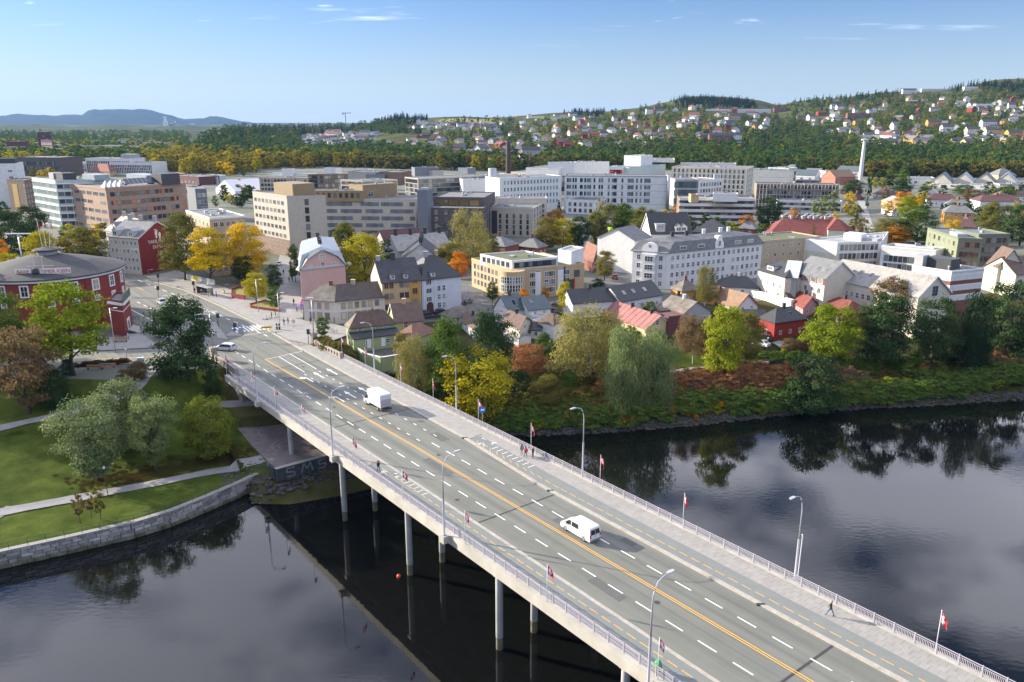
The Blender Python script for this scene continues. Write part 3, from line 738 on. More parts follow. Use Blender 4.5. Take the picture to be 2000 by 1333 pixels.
for o,segs in((46.2,((1.6,1.6,.2,1.7),(.2,1.7,.1,1.0),(.1,1.,1.5,.8),(1.5,.8,1.4,.1),(1.4,.1,0,.2))),(48.9,((0,.1,.5,1.8),(.5,1.8,1.1,.7),(1.1,.7,1.7,1.8),(1.7,1.8,2.1,.1))),(51.9,((1.5,1.7,.2,1.5),(.2,1.5,.3,.9),(.3,.9,1.5,.8),(1.5,.8,1.3,.1),(1.3,.1,.1,.15))),(54.4,((0,1.7,.8,.2),(.8,.2,1.7,1.6)))):
 for a,b,c,d in segs:stroke((o+a,-9.35+b),(o+c,-9.35+d))
mb.build('graffiti_lettering',GRF,gw)
# quay wall of granite blocks
WALL=[(-130,54.5),(-110,74),(-90,89.5),(-72.5,99.6),(-64.5,104),(-57.2,108.3),(-53,112),(-49.5,116.5),(-46,121.5),(-43.0,126.6)]
def arc_pts(poly,step):
 outp=[]
 for a,b in zip(poly,poly[1:]):
  a,b=Vector(a),Vector(b);n=max(1,round((b-a).length/step));outp+=[a.lerp(b,i/n)for i in range(n)]
 return outp+[Vector(poly[-1])]
quay=thing('quay_wall','granite block quay wall curving along the mown park edge','wall',(-57.2,108.3,WATER_Z))
mb=MB();ap=arc_pts(WALL,2.);inn=[]
for i,p in enumerate(ap):
 d=(ap[min(i+1,len(ap)-1)]-ap[max(0,i-1)]).normalized();inn.append(p+Vector((-d.y,d.x))*.7)
 ap[i]=p+Vector((d.y,-d.x))*.1
for i in range(len(ap)-1):
 mb.prism([tuple(ap[i]),tuple(ap[i+1]),tuple(inn[i+1]),tuple(inn[i])],-13.5,-9.42)
mb.build('wall_core',M('wall_joint_mortar',(.03,.034,.024),.95,.2,2.),quay)
def stone_mat():
 m=M('granite_block',(.24,.24,.245),.95,.25,1.1,.5,5.,spec=.2,col2=(.33,.31,.3),detail=8,rand=.38);t=m.node_tree
 p=t.nodes['Principled BSDF'];src=p.inputs['Base Color'].links[0].from_socket
 pos=N('ShaderNodeNewGeometry',t).outputs['Position'];sp=N('ShaderNodeSeparateXYZ',t);t.links.new(pos,sp.inputs[0])
 nz=N('ShaderNodeTexNoise',t);nz.inputs['Scale'].default_value=.8;t.links.new(pos,nz.inputs['Vector'])
 h=N('ShaderNodeMapRange',t);h.inputs[1].default_value=-12.;h.inputs[2].default_value=-10.6;h.inputs[3].default_value=1.;h.inputs[4].default_value=0.
 t.links.new(MA('ADD',sp.outputs[2],MA('MULTIPLY',MA('SUBTRACT',nz.outputs['Fac'],.5,tree=t),1.4,tree=t),tree=t),h.inputs[0])
 mx=N('ShaderNodeMix',t,data_type='RGBA');t.links.new(h.outputs[0],mx.inputs[0]);t.links.new(src,mx.inputs[6]);mx.inputs[7].default_value=(.075,.08,.035,1);t.links.new(mx.outputs[2],p.inputs['Base Color'])
 return m
STN=stone_mat();r=random.Random(5);off=wloc(quay);smes={}
ap=arc_pts(WALL,.25);cum=[0.]
for a,b in zip(ap,ap[1:]):cum.append(cum[-1]+(b-a).length)
def at_len(l):
 for i in range(len(cum)-1):
  if cum[i+1]>=l:return ap[i].lerp(ap[i+1],(l-cum[i])/(cum[i+1]-cum[i])),(ap[i+1]-ap[i]).normalized()
 return ap[-1],(ap[-1]-ap[-2]).normalized()
courses=[(-12.55,.62),(-11.93,.55),(-11.38,.6),(-10.78,.5),(-10.28,.55),(-9.73,.46)]
for ci,(z,h)in enumerate(courses):
 l=r.uniform(0,.8)+34.
 while l<cum[-1]-.6:
  w=r.choice((.9,1.1,1.3,1.6,1.9));k=r.randrange(3);key=(w,h,k)
  if key not in smes:
   m=MB();m.box(-w/2+.045,-.12-.05*k,0,w/2-.045,.3,h-.075);smes[key]=m.mesh('stone',STN)
   bv=smes[key]
  p,d=at_len(min(l+w/2,cum[-1]));nrm=Vector((d.y,-d.x))
  put('stone',smes[key],quay,Vector((p.x+nrm.x*.2,p.y+nrm.y*.2,z))-off,math.atan2(d.y,d.x));l+=w
mb=MB()
for i in range(0,len(ap)-4,4):
 d=(ap[i+4]-ap[i]).normalized();o=Vector((d.y,-d.x))
 mb.prism([tuple(ap[i]+o*.42),tuple(ap[i+4]+o*.42),tuple(ap[i+4]-o*.5),tuple(ap[i]-o*.5)],-9.4,-9.24)
mb.build('coping',M('coping_stone',(.27,.265,.25),.85,.15,1.5),quay)
qr=thing('quay_railing','thin dark green railing along the top of the granite quay','railing',(-57.2,108.3,-9.24))
GRN=M('dark_green_steel',(.02,.05,.035),.5,.1,3.);pm=MB().tube([(0,0,0),(0,0,1.05)],.03,6).mesh('post',GRN);prev=None;l=20.
while l<cum[-1]:
 p,d=at_len(l);q=Vector((p.x,p.y,-9.24));put('post',pm,qr,q-wloc(qr))
 if prev is not None:
  mb=MB()
  for z in(.55,1.03):mb.tube([prev+Vector((0,0,z)),q+Vector((0,0,z))],.022,5,cap=False)
  mb.build('rail',GRN,qr)
 prev=q;l+=2.3
# shingle and broken rock on the shore by the first water column
rockm=M('shore_rock',(.045,.045,.04),1.,.4,1.6,.7,4.,spec=.1,col2=(.09,.087,.08),rand=.3)
def rock_mesh(seed):
 r=random.Random(seed);m=MB();n=7;rings=[(0,-.3),(.8,-.2),(1,.15),(.65,.42),(0,.5)]
 for rr,z in rings:m.v+=[(rr*(1+r.uniform(-.25,.25))*math.cos(6.283*j/n),rr*(1+r.uniform(-.25,.25))*math.sin(6.283*j/n)*.75,z+r.uniform(-.08,.08))for j in range(n)]
 for a in range(len(rings)-1):
  for j in range(n):q=(j+1)%n;m.f.append((a*n+j,a*n+q,a*n+n+q,a*n+n+j));m.m.append(0)
 return m.mesh('rock',rockm)
rocks=[rock_mesh(i)for i in range(5)];r=random.Random(12)
shore=thing('rock_bank','bank of broken grey rock and shingle below the graffiti wall','rocks',(-36,120,-12));off=wloc(shore)
small=MB();cnt=0
for k in range(1500):
 t=r.random();a=r.random();p=Vector((-46,117.5)).lerp(Vector((-14,136)),t)+Vector((-.48,.88))*(a*9.5-.8)
 z=zat(p.x,p.y)
 if z>-8.2 or z<-12.9:continue
 big=(r.random()<.3 and a<.5 and t<.6)
 s=r.uniform(.45,.95)if big else r.uniform(.12,.3)
 if big and cnt<150:put('rock',r.choice(rocks),shore,Vector((p.x,p.y,z))-off,r.uniform(0,6),(s*1.2,s,s*.7));cnt+=1
 else:
  me=r.choice(rocks);k0=len(small.v);ca,sa=math.cos(k),math.sin(k)
  small.v+=[(p.x+s*(v.co.x*ca-v.co.y*sa),p.y+s*(v.co.x*sa+v.co.y*ca),z+v.co.z*s)for v in me.vertices]
  for f in me.polygons:small.f.append(tuple(k0+i for i in f.vertices));small.m.append(0)
tag(small.build('shingle',rockm,shore),kind='stuff')
# rip-rap along the far bank
rb=MB();r=random.Random(21)
for(a,d,pr),(b,d2,_)in zip(EDGE[12:-1],EDGE[13:]):
 L=math.hypot(b[0]-a[0],b[1]-a[1])
 for k in range(int(min(L,90)*16)):
  t=r.random();u=r.uniform(-.3,3.8);x=a[0]+(b[0]-a[0])*t+d[0]*u;y=a[1]+(b[1]-a[1])*t+d[1]*u
  z=zat(x,y);s=r.uniform(.2,.7);me=rocks[k%5];k0=len(rb.v);ca,sa=math.cos(k),math.sin(k)
  rb.v+=[(x+s*(v.co.x*ca-v.co.y*sa),y+s*(v.co.x*sa+v.co.y*ca),z+v.co.z*s)for v in me.vertices]
  for f in me.polygons:rb.f.append(tuple(k0+i for i in f.vertices));rb.m.append(0)
tag(rb.build('riprap',rockm),kind='stuff')
# ---------------------------------------------------------------- buildings
def fit_top(pN,by,z0):
 """eave height so that the wall under photo point pN stands on row by at ground height z0"""
 lo,hi=.5,70.
 for _ in range(40):
  m=(lo+hi)/2;v=G(pN[0],pN[1],z0+m)
  if proj((v.x,v.y,z0))[1]<by:lo=m
  else:hi=m
 return z0+lo
def foot(pL,pN,zt,pR=None,depth=None,ortho=True):
 L,N_=G(*pL,zt).xy,G(*pN,zt).xy;d=(N_-L).normalized();bk=Vector((-d.y,d.x))
 if pR is None:return[L,N_,N_+bk*depth,L+bk*depth]
 Rr=G(*pR,zt).xy;e=Rr-N_
 if depth is not None:e=e.normalized()*depth
 an=math.degrees(math.acos(max(-1,min(1,d.dot(e.normalized())))))
 if ortho and 62<an<118:
  if e.length>(N_-L).length:
   f=e.normalized();s=Vector((f.y,-f.x));L=N_-s*abs((N_-L).dot(s))
  else:e=bk*max(3.,e.dot(bk))
 return[L,N_,N_+e,L+e]
def shell(mb,pts,t=.16,mi=0):
 pts=[Vector(p)for p in pts]
 n=(pts[1]-pts[0]).cross(pts[2]-pts[0])
 if n.z<0:pts=pts[::-1]
 dn=[p-Vector((0,0,t))for p in pts]
 mb.face(pts,mi);mb.face(dn[::-1],mi)
 for i in range(len(pts)):j=(i+1)%len(pts);mb.face([pts[i],dn[i],dn[j],pts[j]],mi)
def v3(p,z):return Vector((p[0],p[1],z))
wcache={}
FR_W=WHITE;FR_D=M('dark_frame',(.05,.05,.055),.5,.1);FR_G=M('grey_frame',(.3,.31,.32),.5,.1);FR_B=M('brown_frame',(.33,.21,.12),.6,.1);FR_O=M('ochre_trim',(.42,.26,.14),.7,.1)
def win_mesh(w,h,nx,ny,fr,gl,fw=.09,pr=.06):
 key=(round(w,2),round(h,2),nx,ny,fr.name,gl.name,fw)
 if key in wcache:return wcache[key]
 m=MB();a=w/2
 m.box(-a,-pr,0,-a+fw,0,h);m.box(a-fw,-pr,0,a,0,h);m.box(-a+fw,-pr,h-fw,a-fw,0,h);m.box(-a+fw,-pr-.03,0,a-fw,0,fw)
 for i in range(1,nx):x=-a+fw+(w-2*fw)*i/nx;m.box(x-.035,-pr+.01,fw,x+.035,-.004,h-fw)
 for i in range(1,ny):z=fw+(h-2*fw)*(i/ny if ny<3 else i/ny);m.box(-a+fw,-pr+.012,z-.03,a-fw,-.006,z+.03)
 g=MB();g.face([(-a+fw,-.02,fw),(a-fw,-.02,fw),(a-fw,-.02,h-fw),(-a+fw,-.02,h-fw)])
 wcache[key]=(m.mesh('window',fr),g.mesh('pane',gl));return wcache[key]
def add_window(parent,p,ang,w,h,nx=1,ny=1,fr=None,gl=None,fw=.09,name='window',pr=.06):
 f,g=win_mesh(w,h,nx,ny,fr or FR_W,gl or GLASS,fw,pr)
 o=put(name,f,parent,Vector(p)-wloc(parent),ang);put('pane',g,o);return o
def edge(fp,i):
 a,b=Vector(fp[i]),Vector(fp[(i+1)%len(fp)]);d=(b-a);l=d.length;d/=l
 return a,d,l,Vector((d.y,-d.x)),math.atan2(d.y,d.x)
def facade(parent,fp,i,z0,zt,rows=2,cols=3,w=1.0,h=1.3,sill=.9,dz=2.8,m0=.8,m1=.8,nx=2,ny=1,fr=None,gl=None,fw=.09,skip=(),jit=0.,name='window',z_first=None,pr=.06):
 a,d,l,nrm,ang=edge(fp,i)
 if cols==0:cols=max(1,int((l-m0-m1)/(w*2.1)))
 if w<0:w=(l-m0-m1)/cols+w
 for r_ in range(rows):
  for c in range(cols):
   if(r_,c)in skip or(-1,c)in skip:continue
   x=m0+(l-m0-m1)*(c+.5)/cols;z=(z0 if z_first is None else z_first)+sill+r_*dz
   if z+h>zt-.05:continue
   p=a+d*x+nrm*.004
   add_window(parent,(p.x,p.y,z),ang,w,h,nx,ny,fr,gl,fw,name,pr)
def auto(parent,fp,i,z0,zt,dz=2.7,w=.95,h=1.25,sp=2.5,sill=.95,**k):
 a,d,l,nrm,ang=edge(fp,i);rows=max(1,int((zt-z0-.1)/dz))if zt-z0>dz else 1
 facade(parent,fp,i,z0,zt,rows,max(1,int((l-1)/sp)),w,min(h,zt-z0-sill-.25),sill,dz,.5,.5,**k)
def chimney(parent,p,h=1.6,s=.35,m=None):
 c=MB();x,y,z=p;c.box(x-s,y-s,z-1.0,x+s,y+s,z+h);c.box(x-s-.07,y-s-.07,z+h,x+s+.07,y+s+.07,z+h+.12)
 return c.build('chimney',m or M('dark_chimney',(.05,.05,.055),.7,.2),parent)
VU=M('vent_metal',(.33,.34,.36),.5,.2)
VENTS=[MB().box(-.6,-.45,0,.6,.45,.7).box(-.7,-.55,.7,.7,.55,.8).mesh('roof_vent',VU),MB().lathe([(.25,0),(.25,.9),(.42,.95),(.3,1.2),(0,1.25)],10).mesh('roof_vent',VU),MB().box(-1.1,-.7,0,1.1,.7,.35).mesh('roof_vent',VU)]
class Bld:pass
def building(name,label,cat,fp,z0,zt,wall,roof=None,roofm=None,group=None,ov=.35,trim=None):
 """roof: None flat; ('gable', axis, h); ('hip', axis, h, inset); ('mansard', axis, h, inset, h2)"""
 b=Bld();fp=[Vector((p[0],p[1]))for p in fp];b.fp,b.z0,b.zt=fp,z0,zt
 cx_,cy_=sum(p.x for p in fp)/4,sum(p.y for p in fp)/4
 b.t=thing(name,label,cat,(cx_,cy_,z0),0,group);w=MB();rm=MB()
 w.prism([tuple(p)for p in fp],min([z0]+[zat(p.x,p.y)for p in fp if p.y<330 and z0<3])-.6,zt,bottom=False)
 b.roof=None
 if roof is None:
  for i in range(4):
   a,d,l,n,an=edge(fp,i);q=[a+n*.06-d*.06,a+d*(l+.06)+n*.06,a+d*(l-.25)-n*.25,a+d*.25-n*.25]
   w.prism([tuple(p)for p in q],zt-.25,zt+.42,1)
  c=Vector((cx_,cy_));rm.face([v3(p+(c-p).normalized()*.2,zt+.06)for p in fp])
  b.wall=w.build('wall',[wall,trim or wall],b.t);b.roof=rm.build('roof',roofm or M('roof_felt',(.16,.165,.17),.9,.25,.25),b.t)
  vr=random.Random(len(label));A_,B_,C_,D_=fp
  for k in range(int(min(7,max(0,(B_-A_).length*(D_-A_).length/60)))):
   p=A_.lerp(B_,vr.uniform(.12,.88)).lerp(D_.lerp(C_,.5),vr.uniform(.2,1.));put('roof_vent',VENTS[k%3],b.t,(p.x-cx_,p.y-cy_,zt-z0+.08),vr.uniform(0,3))
  return b
 ax,h=roof[1],roof[2]
 E=[]
 for i in range(4):
  a0,d0,_,n0,_=edge(fp,i-1 if i else 3);a1,d1,_,n1,_=edge(fp,i)
  E.append(Vector(fp[i])+(n0+n1)*ov/max(.3,1+n0.dot(n1)))
 A,Bq,Cc,D=[E[(k+ax)%4]for k in range(4)];zo=zt-ov*h/max(1.,((Vector(fp[(1+ax)%4])-Vector(fp[(2+ax)%4])).length/2))
 m0_,m1_=(D+A)/2,(Bq+Cc)/2;rd=(m1_-m0_).normalized();L_=(m1_-m0_).length
 if roof[0]=='gable':
  ra,rb=v3(m0_,zt+h),v3(m1_,zt+h)
  shell(rm,[v3(A,zo),v3(Bq,zo),rb,ra]);shell(rm,[v3(Cc,zo),v3(D,zo),ra,rb])
  for(p,q)in((fp[(3+ax)%4],fp[ax]),(fp[(1+ax)%4],fp[(2+ax)%4])):
   w.face([v3(p,zt-.01),v3(q,zt-.01),v3((p+q)/2,zt+h-.17)])
  if trim:
   for(P0,P1,apex,od)in((D,A,ra,-rd),(Bq,Cc,rb,rd)):
    for Pq in(P0,P1):
     s0,s1=v3(Pq,zo-.05),apex-Vector((0,0,.05));o=Vector((od.x,od.y,0))*.06;u=Vector((0,0,.28))
     rm.face([s0+o-u,s1+o-u,s1+o+u*.3,s0+o+u*.3],1)
 elif roof[0]=='hip':
  ins=min(roof[3],L_/2-.1);ra,rb=v3(m0_+rd*ins,zt+h),v3(m1_-rd*ins,zt+h)
  shell(rm,[v3(A,zo),v3(Bq,zo),rb,ra]);shell(rm,[v3(Cc,zo),v3(D,zo),ra,rb]);shell(rm,[v3(Bq,zo),v3(Cc,zo),rb]);shell(rm,[v3(D,zo),v3(A,zo),ra])
 elif roof[0]=='mansard':
  c=Vector((sum(p.x for p in E)/4,sum(p.y for p in E)/4));I=[p+(c-p).normalized()*roof[3]*1.3 for p in E]
  for i in range(4):j=(i+1)%4;shell(rm,[v3(E[i],zt-.1),v3(E[j],zt-.1),v3(I[j],zt+h),v3(I[i],zt+h)])
  A,Bq,Cc,D=[I[(k+ax)%4]for k in range(4)];m0_,m1_=(D+A)/2,(Bq+Cc)/2;rd=(m1_-m0_).normalized()
  ins=min(3.,(m1_-m0_).length/2-.2);z1=zt+h;ra,rb=v3(m0_+rd*ins,z1+roof[4]),v3(m1_-rd*ins,z1+roof[4]);z1-=.004
  shell(rm,[v3(A,z1),v3(Bq,z1),rb,ra]);shell(rm,[v3(Cc,z1),v3(D,z1),ra,rb]);shell(rm,[v3(Bq,z1),v3(Cc,z1),rb]);shell(rm,[v3(D,z1),v3(A,z1),ra])
 b.ridge=(ra,rb);b.eave=[v3(p,zo)for p in E];b.ax=ax
 b.wall=w.build('wall',[wall],b.t);b.roof=rm.build('roof',[roofm,trim or WHITE],b.t)
 return b
SKYL_ME=MB().box(-.45,-.06,-.6,.45,.09,.6,0).box(-.37,-.08,-.52,.37,-.06,.52,1).mesh('skylight',[FR_G,GLASS])
def skylight(b,u,v,side=0,s=1.):
 """a window lying on the roof slope; u along the ridge, v up the slope"""
 A,Bq,Cc,D=[b.eave[(k+b.ax)%4]for k in range(4)];ra,rb=b.ridge
 if side:A,Bq,ra,rb=Cc,D,rb,ra
 e=A.lerp(Bq,u);r_=ra.lerp(rb,u);p=e.lerp(r_,v);up=(r_-e).normalized();x=(Bq-A).normalized();n=x.cross(up).normalized()
 o=put('skylight',SKYL_ME,b.roof,p+n*.02-wloc(b.roof))
 from mathutils import Matrix
 o.rotation_euler=Matrix((x,-n,up)).transposed().to_euler();o.scale=(s,1,s)
def dormer(b,u,v,side=0,w=1.6,h=1.5,wall=WHITE,roofm=None,gable=False):
 A,Bq,Cc,D=[b.eave[(k+b.ax)%4]for k in range(4)];ra,rb=b.ridge
 if side:A,Bq,ra,rb=Cc,D,rb,ra
 e=A.lerp(Bq,u);r_=ra.lerp(rb,u);p=e.lerp(r_,v);x=(Bq-A).normalized();ins=Vector((-x.y,x.x,0));slope=(r_.z-e.z)/max(.1,(r_-e).to_2d().length)
 dp=h/max(.25,slope)+.3;m=MB();q=[p-x*w/2,p+x*w/2,p+x*w/2+ins*dp,p-x*w/2+ins*dp]
 m.prism([(a.x,a.y)for a in q],p.z-.2,p.z+h);f=m.build('dormer',wall,b.roof);m=MB()
 if gable:
  t0=(q[0]+q[1])/2;t1=(q[2]+q[3])/2;hh=w*.4
  ex=x*.12;zz=Vector((0,0,p.z+h))-Vector((0,0,0))
  g0,g1=Vector((t0.x,t0.y,p.z+h+hh))-ins*.15,Vector((t1.x,t1.y,p.z+h+hh))
  for s0,s1 in((q[0]-ex,q[3]-ex),(q[1]+ex,q[2]+ex)):shell(m,[Vector((s0.x,s0.y,p.z+h-.03))-ins*.15,Vector((s1.x,s1.y,p.z+h-.03)),g1,g0],.08)
  m.face([Vector((q[0].x,q[0].y,p.z+h)),Vector((q[1].x,q[1].y,p.z+h)),Vector((t0.x,t0.y,p.z+h+hh))],1)
 else:
  shell(m,[Vector((a.x,a.y,p.z+h+.12))+o_ for a,o_ in zip(q,(-x*.15-ins*.2,x*.15-ins*.2,x*.15,-x*.15))],.12)
 o=m.build('dormer_roof',[roofm or b.roof.data.materials[0],wall],b.roof)
 f2,g=win_mesh(w*.7,h*.72,2,1,FR_W,GLASS);pp=p+Vector((0,0,h*.14))-ins*.004
 put('window',f2,b.roof,pp-wloc(b.roof),math.atan2(x.y,x.x));put('pane',g,b.roof,pp-wloc(b.roof),math.atan2(x.y,x.x))
def roof_box(b,u,v,w,d,h,m=None,zb=None,name='roof_unit'):
 A,Bq,Cc,D=b.fp;p=A.lerp(Bq,u).lerp(D.lerp(Cc,u),v);a,dd,l,n,an=edge(b.fp,0);z=(b.zt if zb is None else zb)+.07;mb=MB()
 q=[p-dd*w/2+n*d/2,p+dd*w/2+n*d/2,p+dd*w/2-n*d/2,p-dd*w/2-n*d/2]
 mb.prism([tuple(k)for k in q],z,z+h,bottom=False);return mb.build(name,m or M('roof_unit_grey',(.4,.41,.42),.6,.15),b.t)
def band(b,i,z,h,m,out=.05,name='facade_band',m0=0.,m1=0.):
 a,d,l,n,an=edge(b.fp,i);mb=MB();q=[a+d*m0+n*out,a+d*(l-m1)+n*out,a+d*(l-m1)-n*.05,a+d*m0-n*.05]
 mb.prism([tuple(p)for p in q],z,z+h);return mb.build(name,m,b.t)
def B4(name,label,cat,pL,pN,by,wall,roof=None,roofm=None,pR=None,depth=None,z0=0.,zt=None,**k):
 if z0=='g':
  z0=-2.
  for _ in range(4):
   v=G(pN[0],by,z0);z0=zat(v.x,v.y)
 if zt is None:zt=fit_top(pN,by,z0)
 return building(name,label,cat,foot(pL,pN,zt,pR,depth),z0,zt,wall,roof,roofm,**k)
# wall and roof materials
P=lambda n,c,v=.08,s=.5,r=.8,**k:M('wall_'+n,c,r,v,s,.12,5.,**k)
W_WHITE=P('white',(.68,.68,.67));W_CREAM=P('cream',(.6,.56,.46));W_BEIGE=P('beige_brick',(.47,.43,.36),.1,1.2);W_TAN=P('tan',(.44,.35,.24));W_SAND=P('sand',(.47,.34,.19))
W_RED=P('falu_red',(.26,.025,.02));W_BRICK=P('red_brick',(.2,.075,.055),.2,1.5);W_BROWNB=P('brown_brick',(.2,.135,.1),.2,1.);W_DARKB=P('dark_brick',(.11,.095,.085),.2,1.);W_GREY=P('grey',(.36,.36,.37))
W_PINK=P('pink',(.5,.33,.31));W_GREEN=P('pale_green',(.32,.37,.19));W_OCHRE=P('ochre',(.5,.27,.06));W_YEL=P('pale_yellow',(.62,.52,.3));W_OLIVE=P('olive_green',(.16,.19,.13));W_GOLD=P('gold_panel',(.28,.2,.105),.1,.4,.5);W_SLATE=P('slate_blue',(.16,.18,.21));W_TEAL=P('pale_teal',(.45,.52,.5));W_MAROON=P('maroon',(.13,.05,.055));W_COPPER=P('copper_panel',(.36,.235,.165),.15,.6,.6)
RF=lambda n,c,v=.25,s=.8,r=.75,**k:M('roof_'+n,c,r,v,s,.35,3.,detail=8,**k)
R_SLATE=RF('grey_slate',(.16,.165,.17));R_DARK=RF('black_tile',(.035,.037,.042),.2,.8,.5);R_BROWN=RF('brown_tile',(.13,.085,.065));R_RED=RF('red_tile',(.19,.05,.04));R_PINK=RF('faded_red_sheet',(.3,.125,.115),.25,.5);R_ORANGE=RF('orange_tile',(.25,.155,.095));R_LIGHT=RF('pale_slate',(.3,.29,.27));R_TEAL=RF('teal_sheet',(.08,.11,.12),.15,.6,.5);R_METAL=RF('grey_metal',(.33,.37,.4),.12,.4,.4);R_MAROON=RF('maroon_tile',(.1,.045,.045));R_FELT=M('roof_felt',(.16,.165,.17),.9,.25,.25);R_MOSS=RF('mossy_slate',(.15,.13,.1),.3,.5,.9,col2=(.19,.17,.15));R_WHITE=RF('white_sheet',(.7,.7,.72),.05,.3,.6);R_GREENF=RF('mossy_felt',(.12,.13,.06));R_GREYF=RF('grey_felt',(.3,.31,.31),.15,.3)
# --- the round red hall with its cone roof
rc,rr_,rz=Vector((-116.4,198.1)),16.6,13.
hall=thing('round_hall','round red students hall with dark cone roof and white eaves by the junction','hall',(rc.x,rc.y,0));HW=P('hall_red',(.22,.034,.026),.12)
w=MB();w.lathe([(rr_,-1),(rr_,rz)],72,0,rc);w.build('wall',HW,hall)
w=MB();w.lathe([(rr_+.02,rz-.62),(rr_+.5,rz-.6),(rr_+.5,rz-.2),(rr_+.02,rz-.2)],72,0,rc);w.build('white_eaves',WHITE,hall)
w=MB();w.lathe([(rr_+.4,rz-.2),(rr_+.75,rz-.15),(rr_+.75,rz+.15),(10,rz+2.1),(2.6,rz+3.7),(2.5,rz+3.7)],72,0,rc);rf=w.build('roof',M('hall_roof_felt',(.055,.055,.058),.8,.3,.3,.3,2.),hall)
w=MB();w.lathe([(2.3,rz+3.5),(2.3,rz+4.7)],16,1,rc);w.lathe([(2.9,rz+4.65),(3.1,rz+4.8),(3.0,rz+5.0),(0,rz+5.6)],24,0,rc);w.build('cupola',[M('hall_roof_felt'),M('cupola_panel',(.3,.3,.32),.5,.2,3.)],rf)
for a in(-150,-30,10):pass
hw_me=None
for k in range(-9,10):
 an=R(-62+k*18);p=rc+Vector((math.cos(an),math.sin(an)))*(rr_-.02)
 add_window(hall,(p.x,p.y,rz-4.),an+math.pi/2,2.0,2.9,2,2,gl=GLASS,fw=.3,pr=.12)
 if k%2==0 or k>0:add_window(hall,(p.x,p.y,rz-6.6),an+math.pi/2,1.6,1.5,3,3,gl=GLASS,fw=.28,pr=.12)
for k in range(-4,5):
 an=R(-71+k*36);p=rc+Vector((math.cos(an),math.sin(an)))*(rr_+.07);MB().tube([(p.x,p.y,0),(p.x,p.y,rz-.6)],.07,6).build('downpipe',M('downpipe_red',(.12,.02,.018),.6,.1),hall)
for k,lab in enumerate(('leftmost','middle','rightmost')):
 t=thing('flag',lab+' of the three flags flying from the cupola of the round red hall','flag',(rc.x-.9+.9*k,rc.y,rz+5.2),-.5+.2*k,'flags on the round hall')
 MB().tube([(0,0,0),((-.8,0,.9)[k],0,7)],[.07,.04],6).build('flag_pole',_M['flag_pole_white'],None).parent=t
 put('flag_cloth',flag_mes[k],t,((-.75,.05,.9)[k],0,6.8),0,(1.2,1.2,1.2))
sign=thing('roof_sign','white roof sign with red letters BARE TIMER IGJEN on the hall roof','sign',(rc.x+1,rc.y-13.4,rz+1.));sb=wloc(sign)
def text(name,s,size,parent,loc,rz,m,ext=.03,rx=math.pi/2):
 cu=bpy.data.curves.new(name,'FONT');cu.body=s;cu.size=size;cu.extrude=ext;cu.align_x='CENTER';cu.materials.append(m)
 f=bpy.data.objects.new(name,cu);C.objects.link(f);bpy.context.view_layer.update();me=bpy.data.meshes.new_from_object(f.evaluated_get(bpy.context.evaluated_depsgraph_get()));bpy.data.objects.remove(f);me.materials.clear();me.materials.append(m)
 o=bpy.data.objects.new(name,me);C.objects.link(o);o.parent=parent;o.location=loc;o.rotation_euler=(rx,0,rz);return o
RLET=M('sign_red',(.55,.03,.03),.6,.05)
for(x0,x1,yb,s)in((-1.3,2.2,0.,'BARE'),(4.0,10.6,.0,'TIMER IGJEN')):
 an=.16 if x0<0 else .24;c0=Vector(((x0+x1)/2,(x0+x1)/2*.2,0));mb=MB();L=x1-x0;mb.box(-L/2,0,0,L/2,.1,1.25);o=put('sign_board',mb.mesh('sign_board',WHITE),sign,c0,an)
 text('sign_lettering',s,1.15,o,(0,-.01,.2),0,RLET)
mb=MB()
for x in(-1,2,5,9):mb.tube([(sb.x+x,sb.y+.2+x*.2,sb.z-.6),(sb.x+x,sb.y+.2+x*.2,sb.z+1.)],.05,5)
for x in(2.6,4.6):mb.tube([(sb.x+x,sb.y+1.2,sb.z),(sb.x+x,sb.y+1.2,sb.z+4.2)],.06,5)
mb.tube([(sb.x+2.2,sb.y+1.2,sb.z+4.1),(sb.x+5,sb.y+1.2,sb.z+4.1)],.06,5);mb.tube([(sb.x+1,sb.y+1.1,sb.z+1.8),(sb.x+7,sb.y+1.9,sb.z+1.8)],.05,5)
mb.build('sign_frame',M('white_steel',(.65,.65,.68),.5,.05),sign)
fig=MB();fig.lathe([(0,sb.z+1.6),(.7,sb.z+1.3),(.8,sb.z+.3),(.4,sb.z)],8,0,(sb.x+3.1,sb.y+.5));fig.build('dark_emblem',FR_D,sign)
# entrance wing with balcony on the street side
EWZ=fit_top((238,592),657,0);EWF=foot((212,588),(238,592),EWZ,(252,577))
ew=building('entrance_wing','red entrance wing with balcony, white doorway and steps of the round hall','building',EWF,0,EWZ,HW)
band(ew,0,EWZ-.6,.55,WHITE,.5);band(ew,1,EWZ-.6,.55,WHITE,.5);band(ew,0,EWZ-2.2,.2,WHITE);band(ew,1,EWZ-2.2,.2,WHITE)
facade(ew.t,ew.fp,1,0,5,1,1,3.2,3.2,.3,3,.8,.8,2,1,gl=GLASS,fw=.6);facade(ew.t,ew.fp,0,0,5,1,1,1.,1.2,4.0,3)
a,d,l,n,an=edge(ew.fp,1);mb=MB();mb.prism([tuple(p)for p in(a+n*.35,a+d*l+n*.35,a+d*l+n*.2,a+n*.2)],EWZ+.1,EWZ+1.9);mb.build('balcony_screen',M('screen_green',(.12,.14,.1),.9,.3,3.),ew.t)
mb=MB();mb.prism([tuple(p)for p in(a-n*.2+d*.2,a+d*(l-.2)-n*.2,a+d*(l-.2)-n*1.0,a-n*1.0+d*.2)],EWZ+.08,EWZ+.2);mb.build('balcony_floor',FR_D,ew.t)
me_st=MB().box(-.2,-2.6,0,.2,2.6,.16).mesh('step',M('step_granite',(.42,.4,.38),.8,.15,2.))
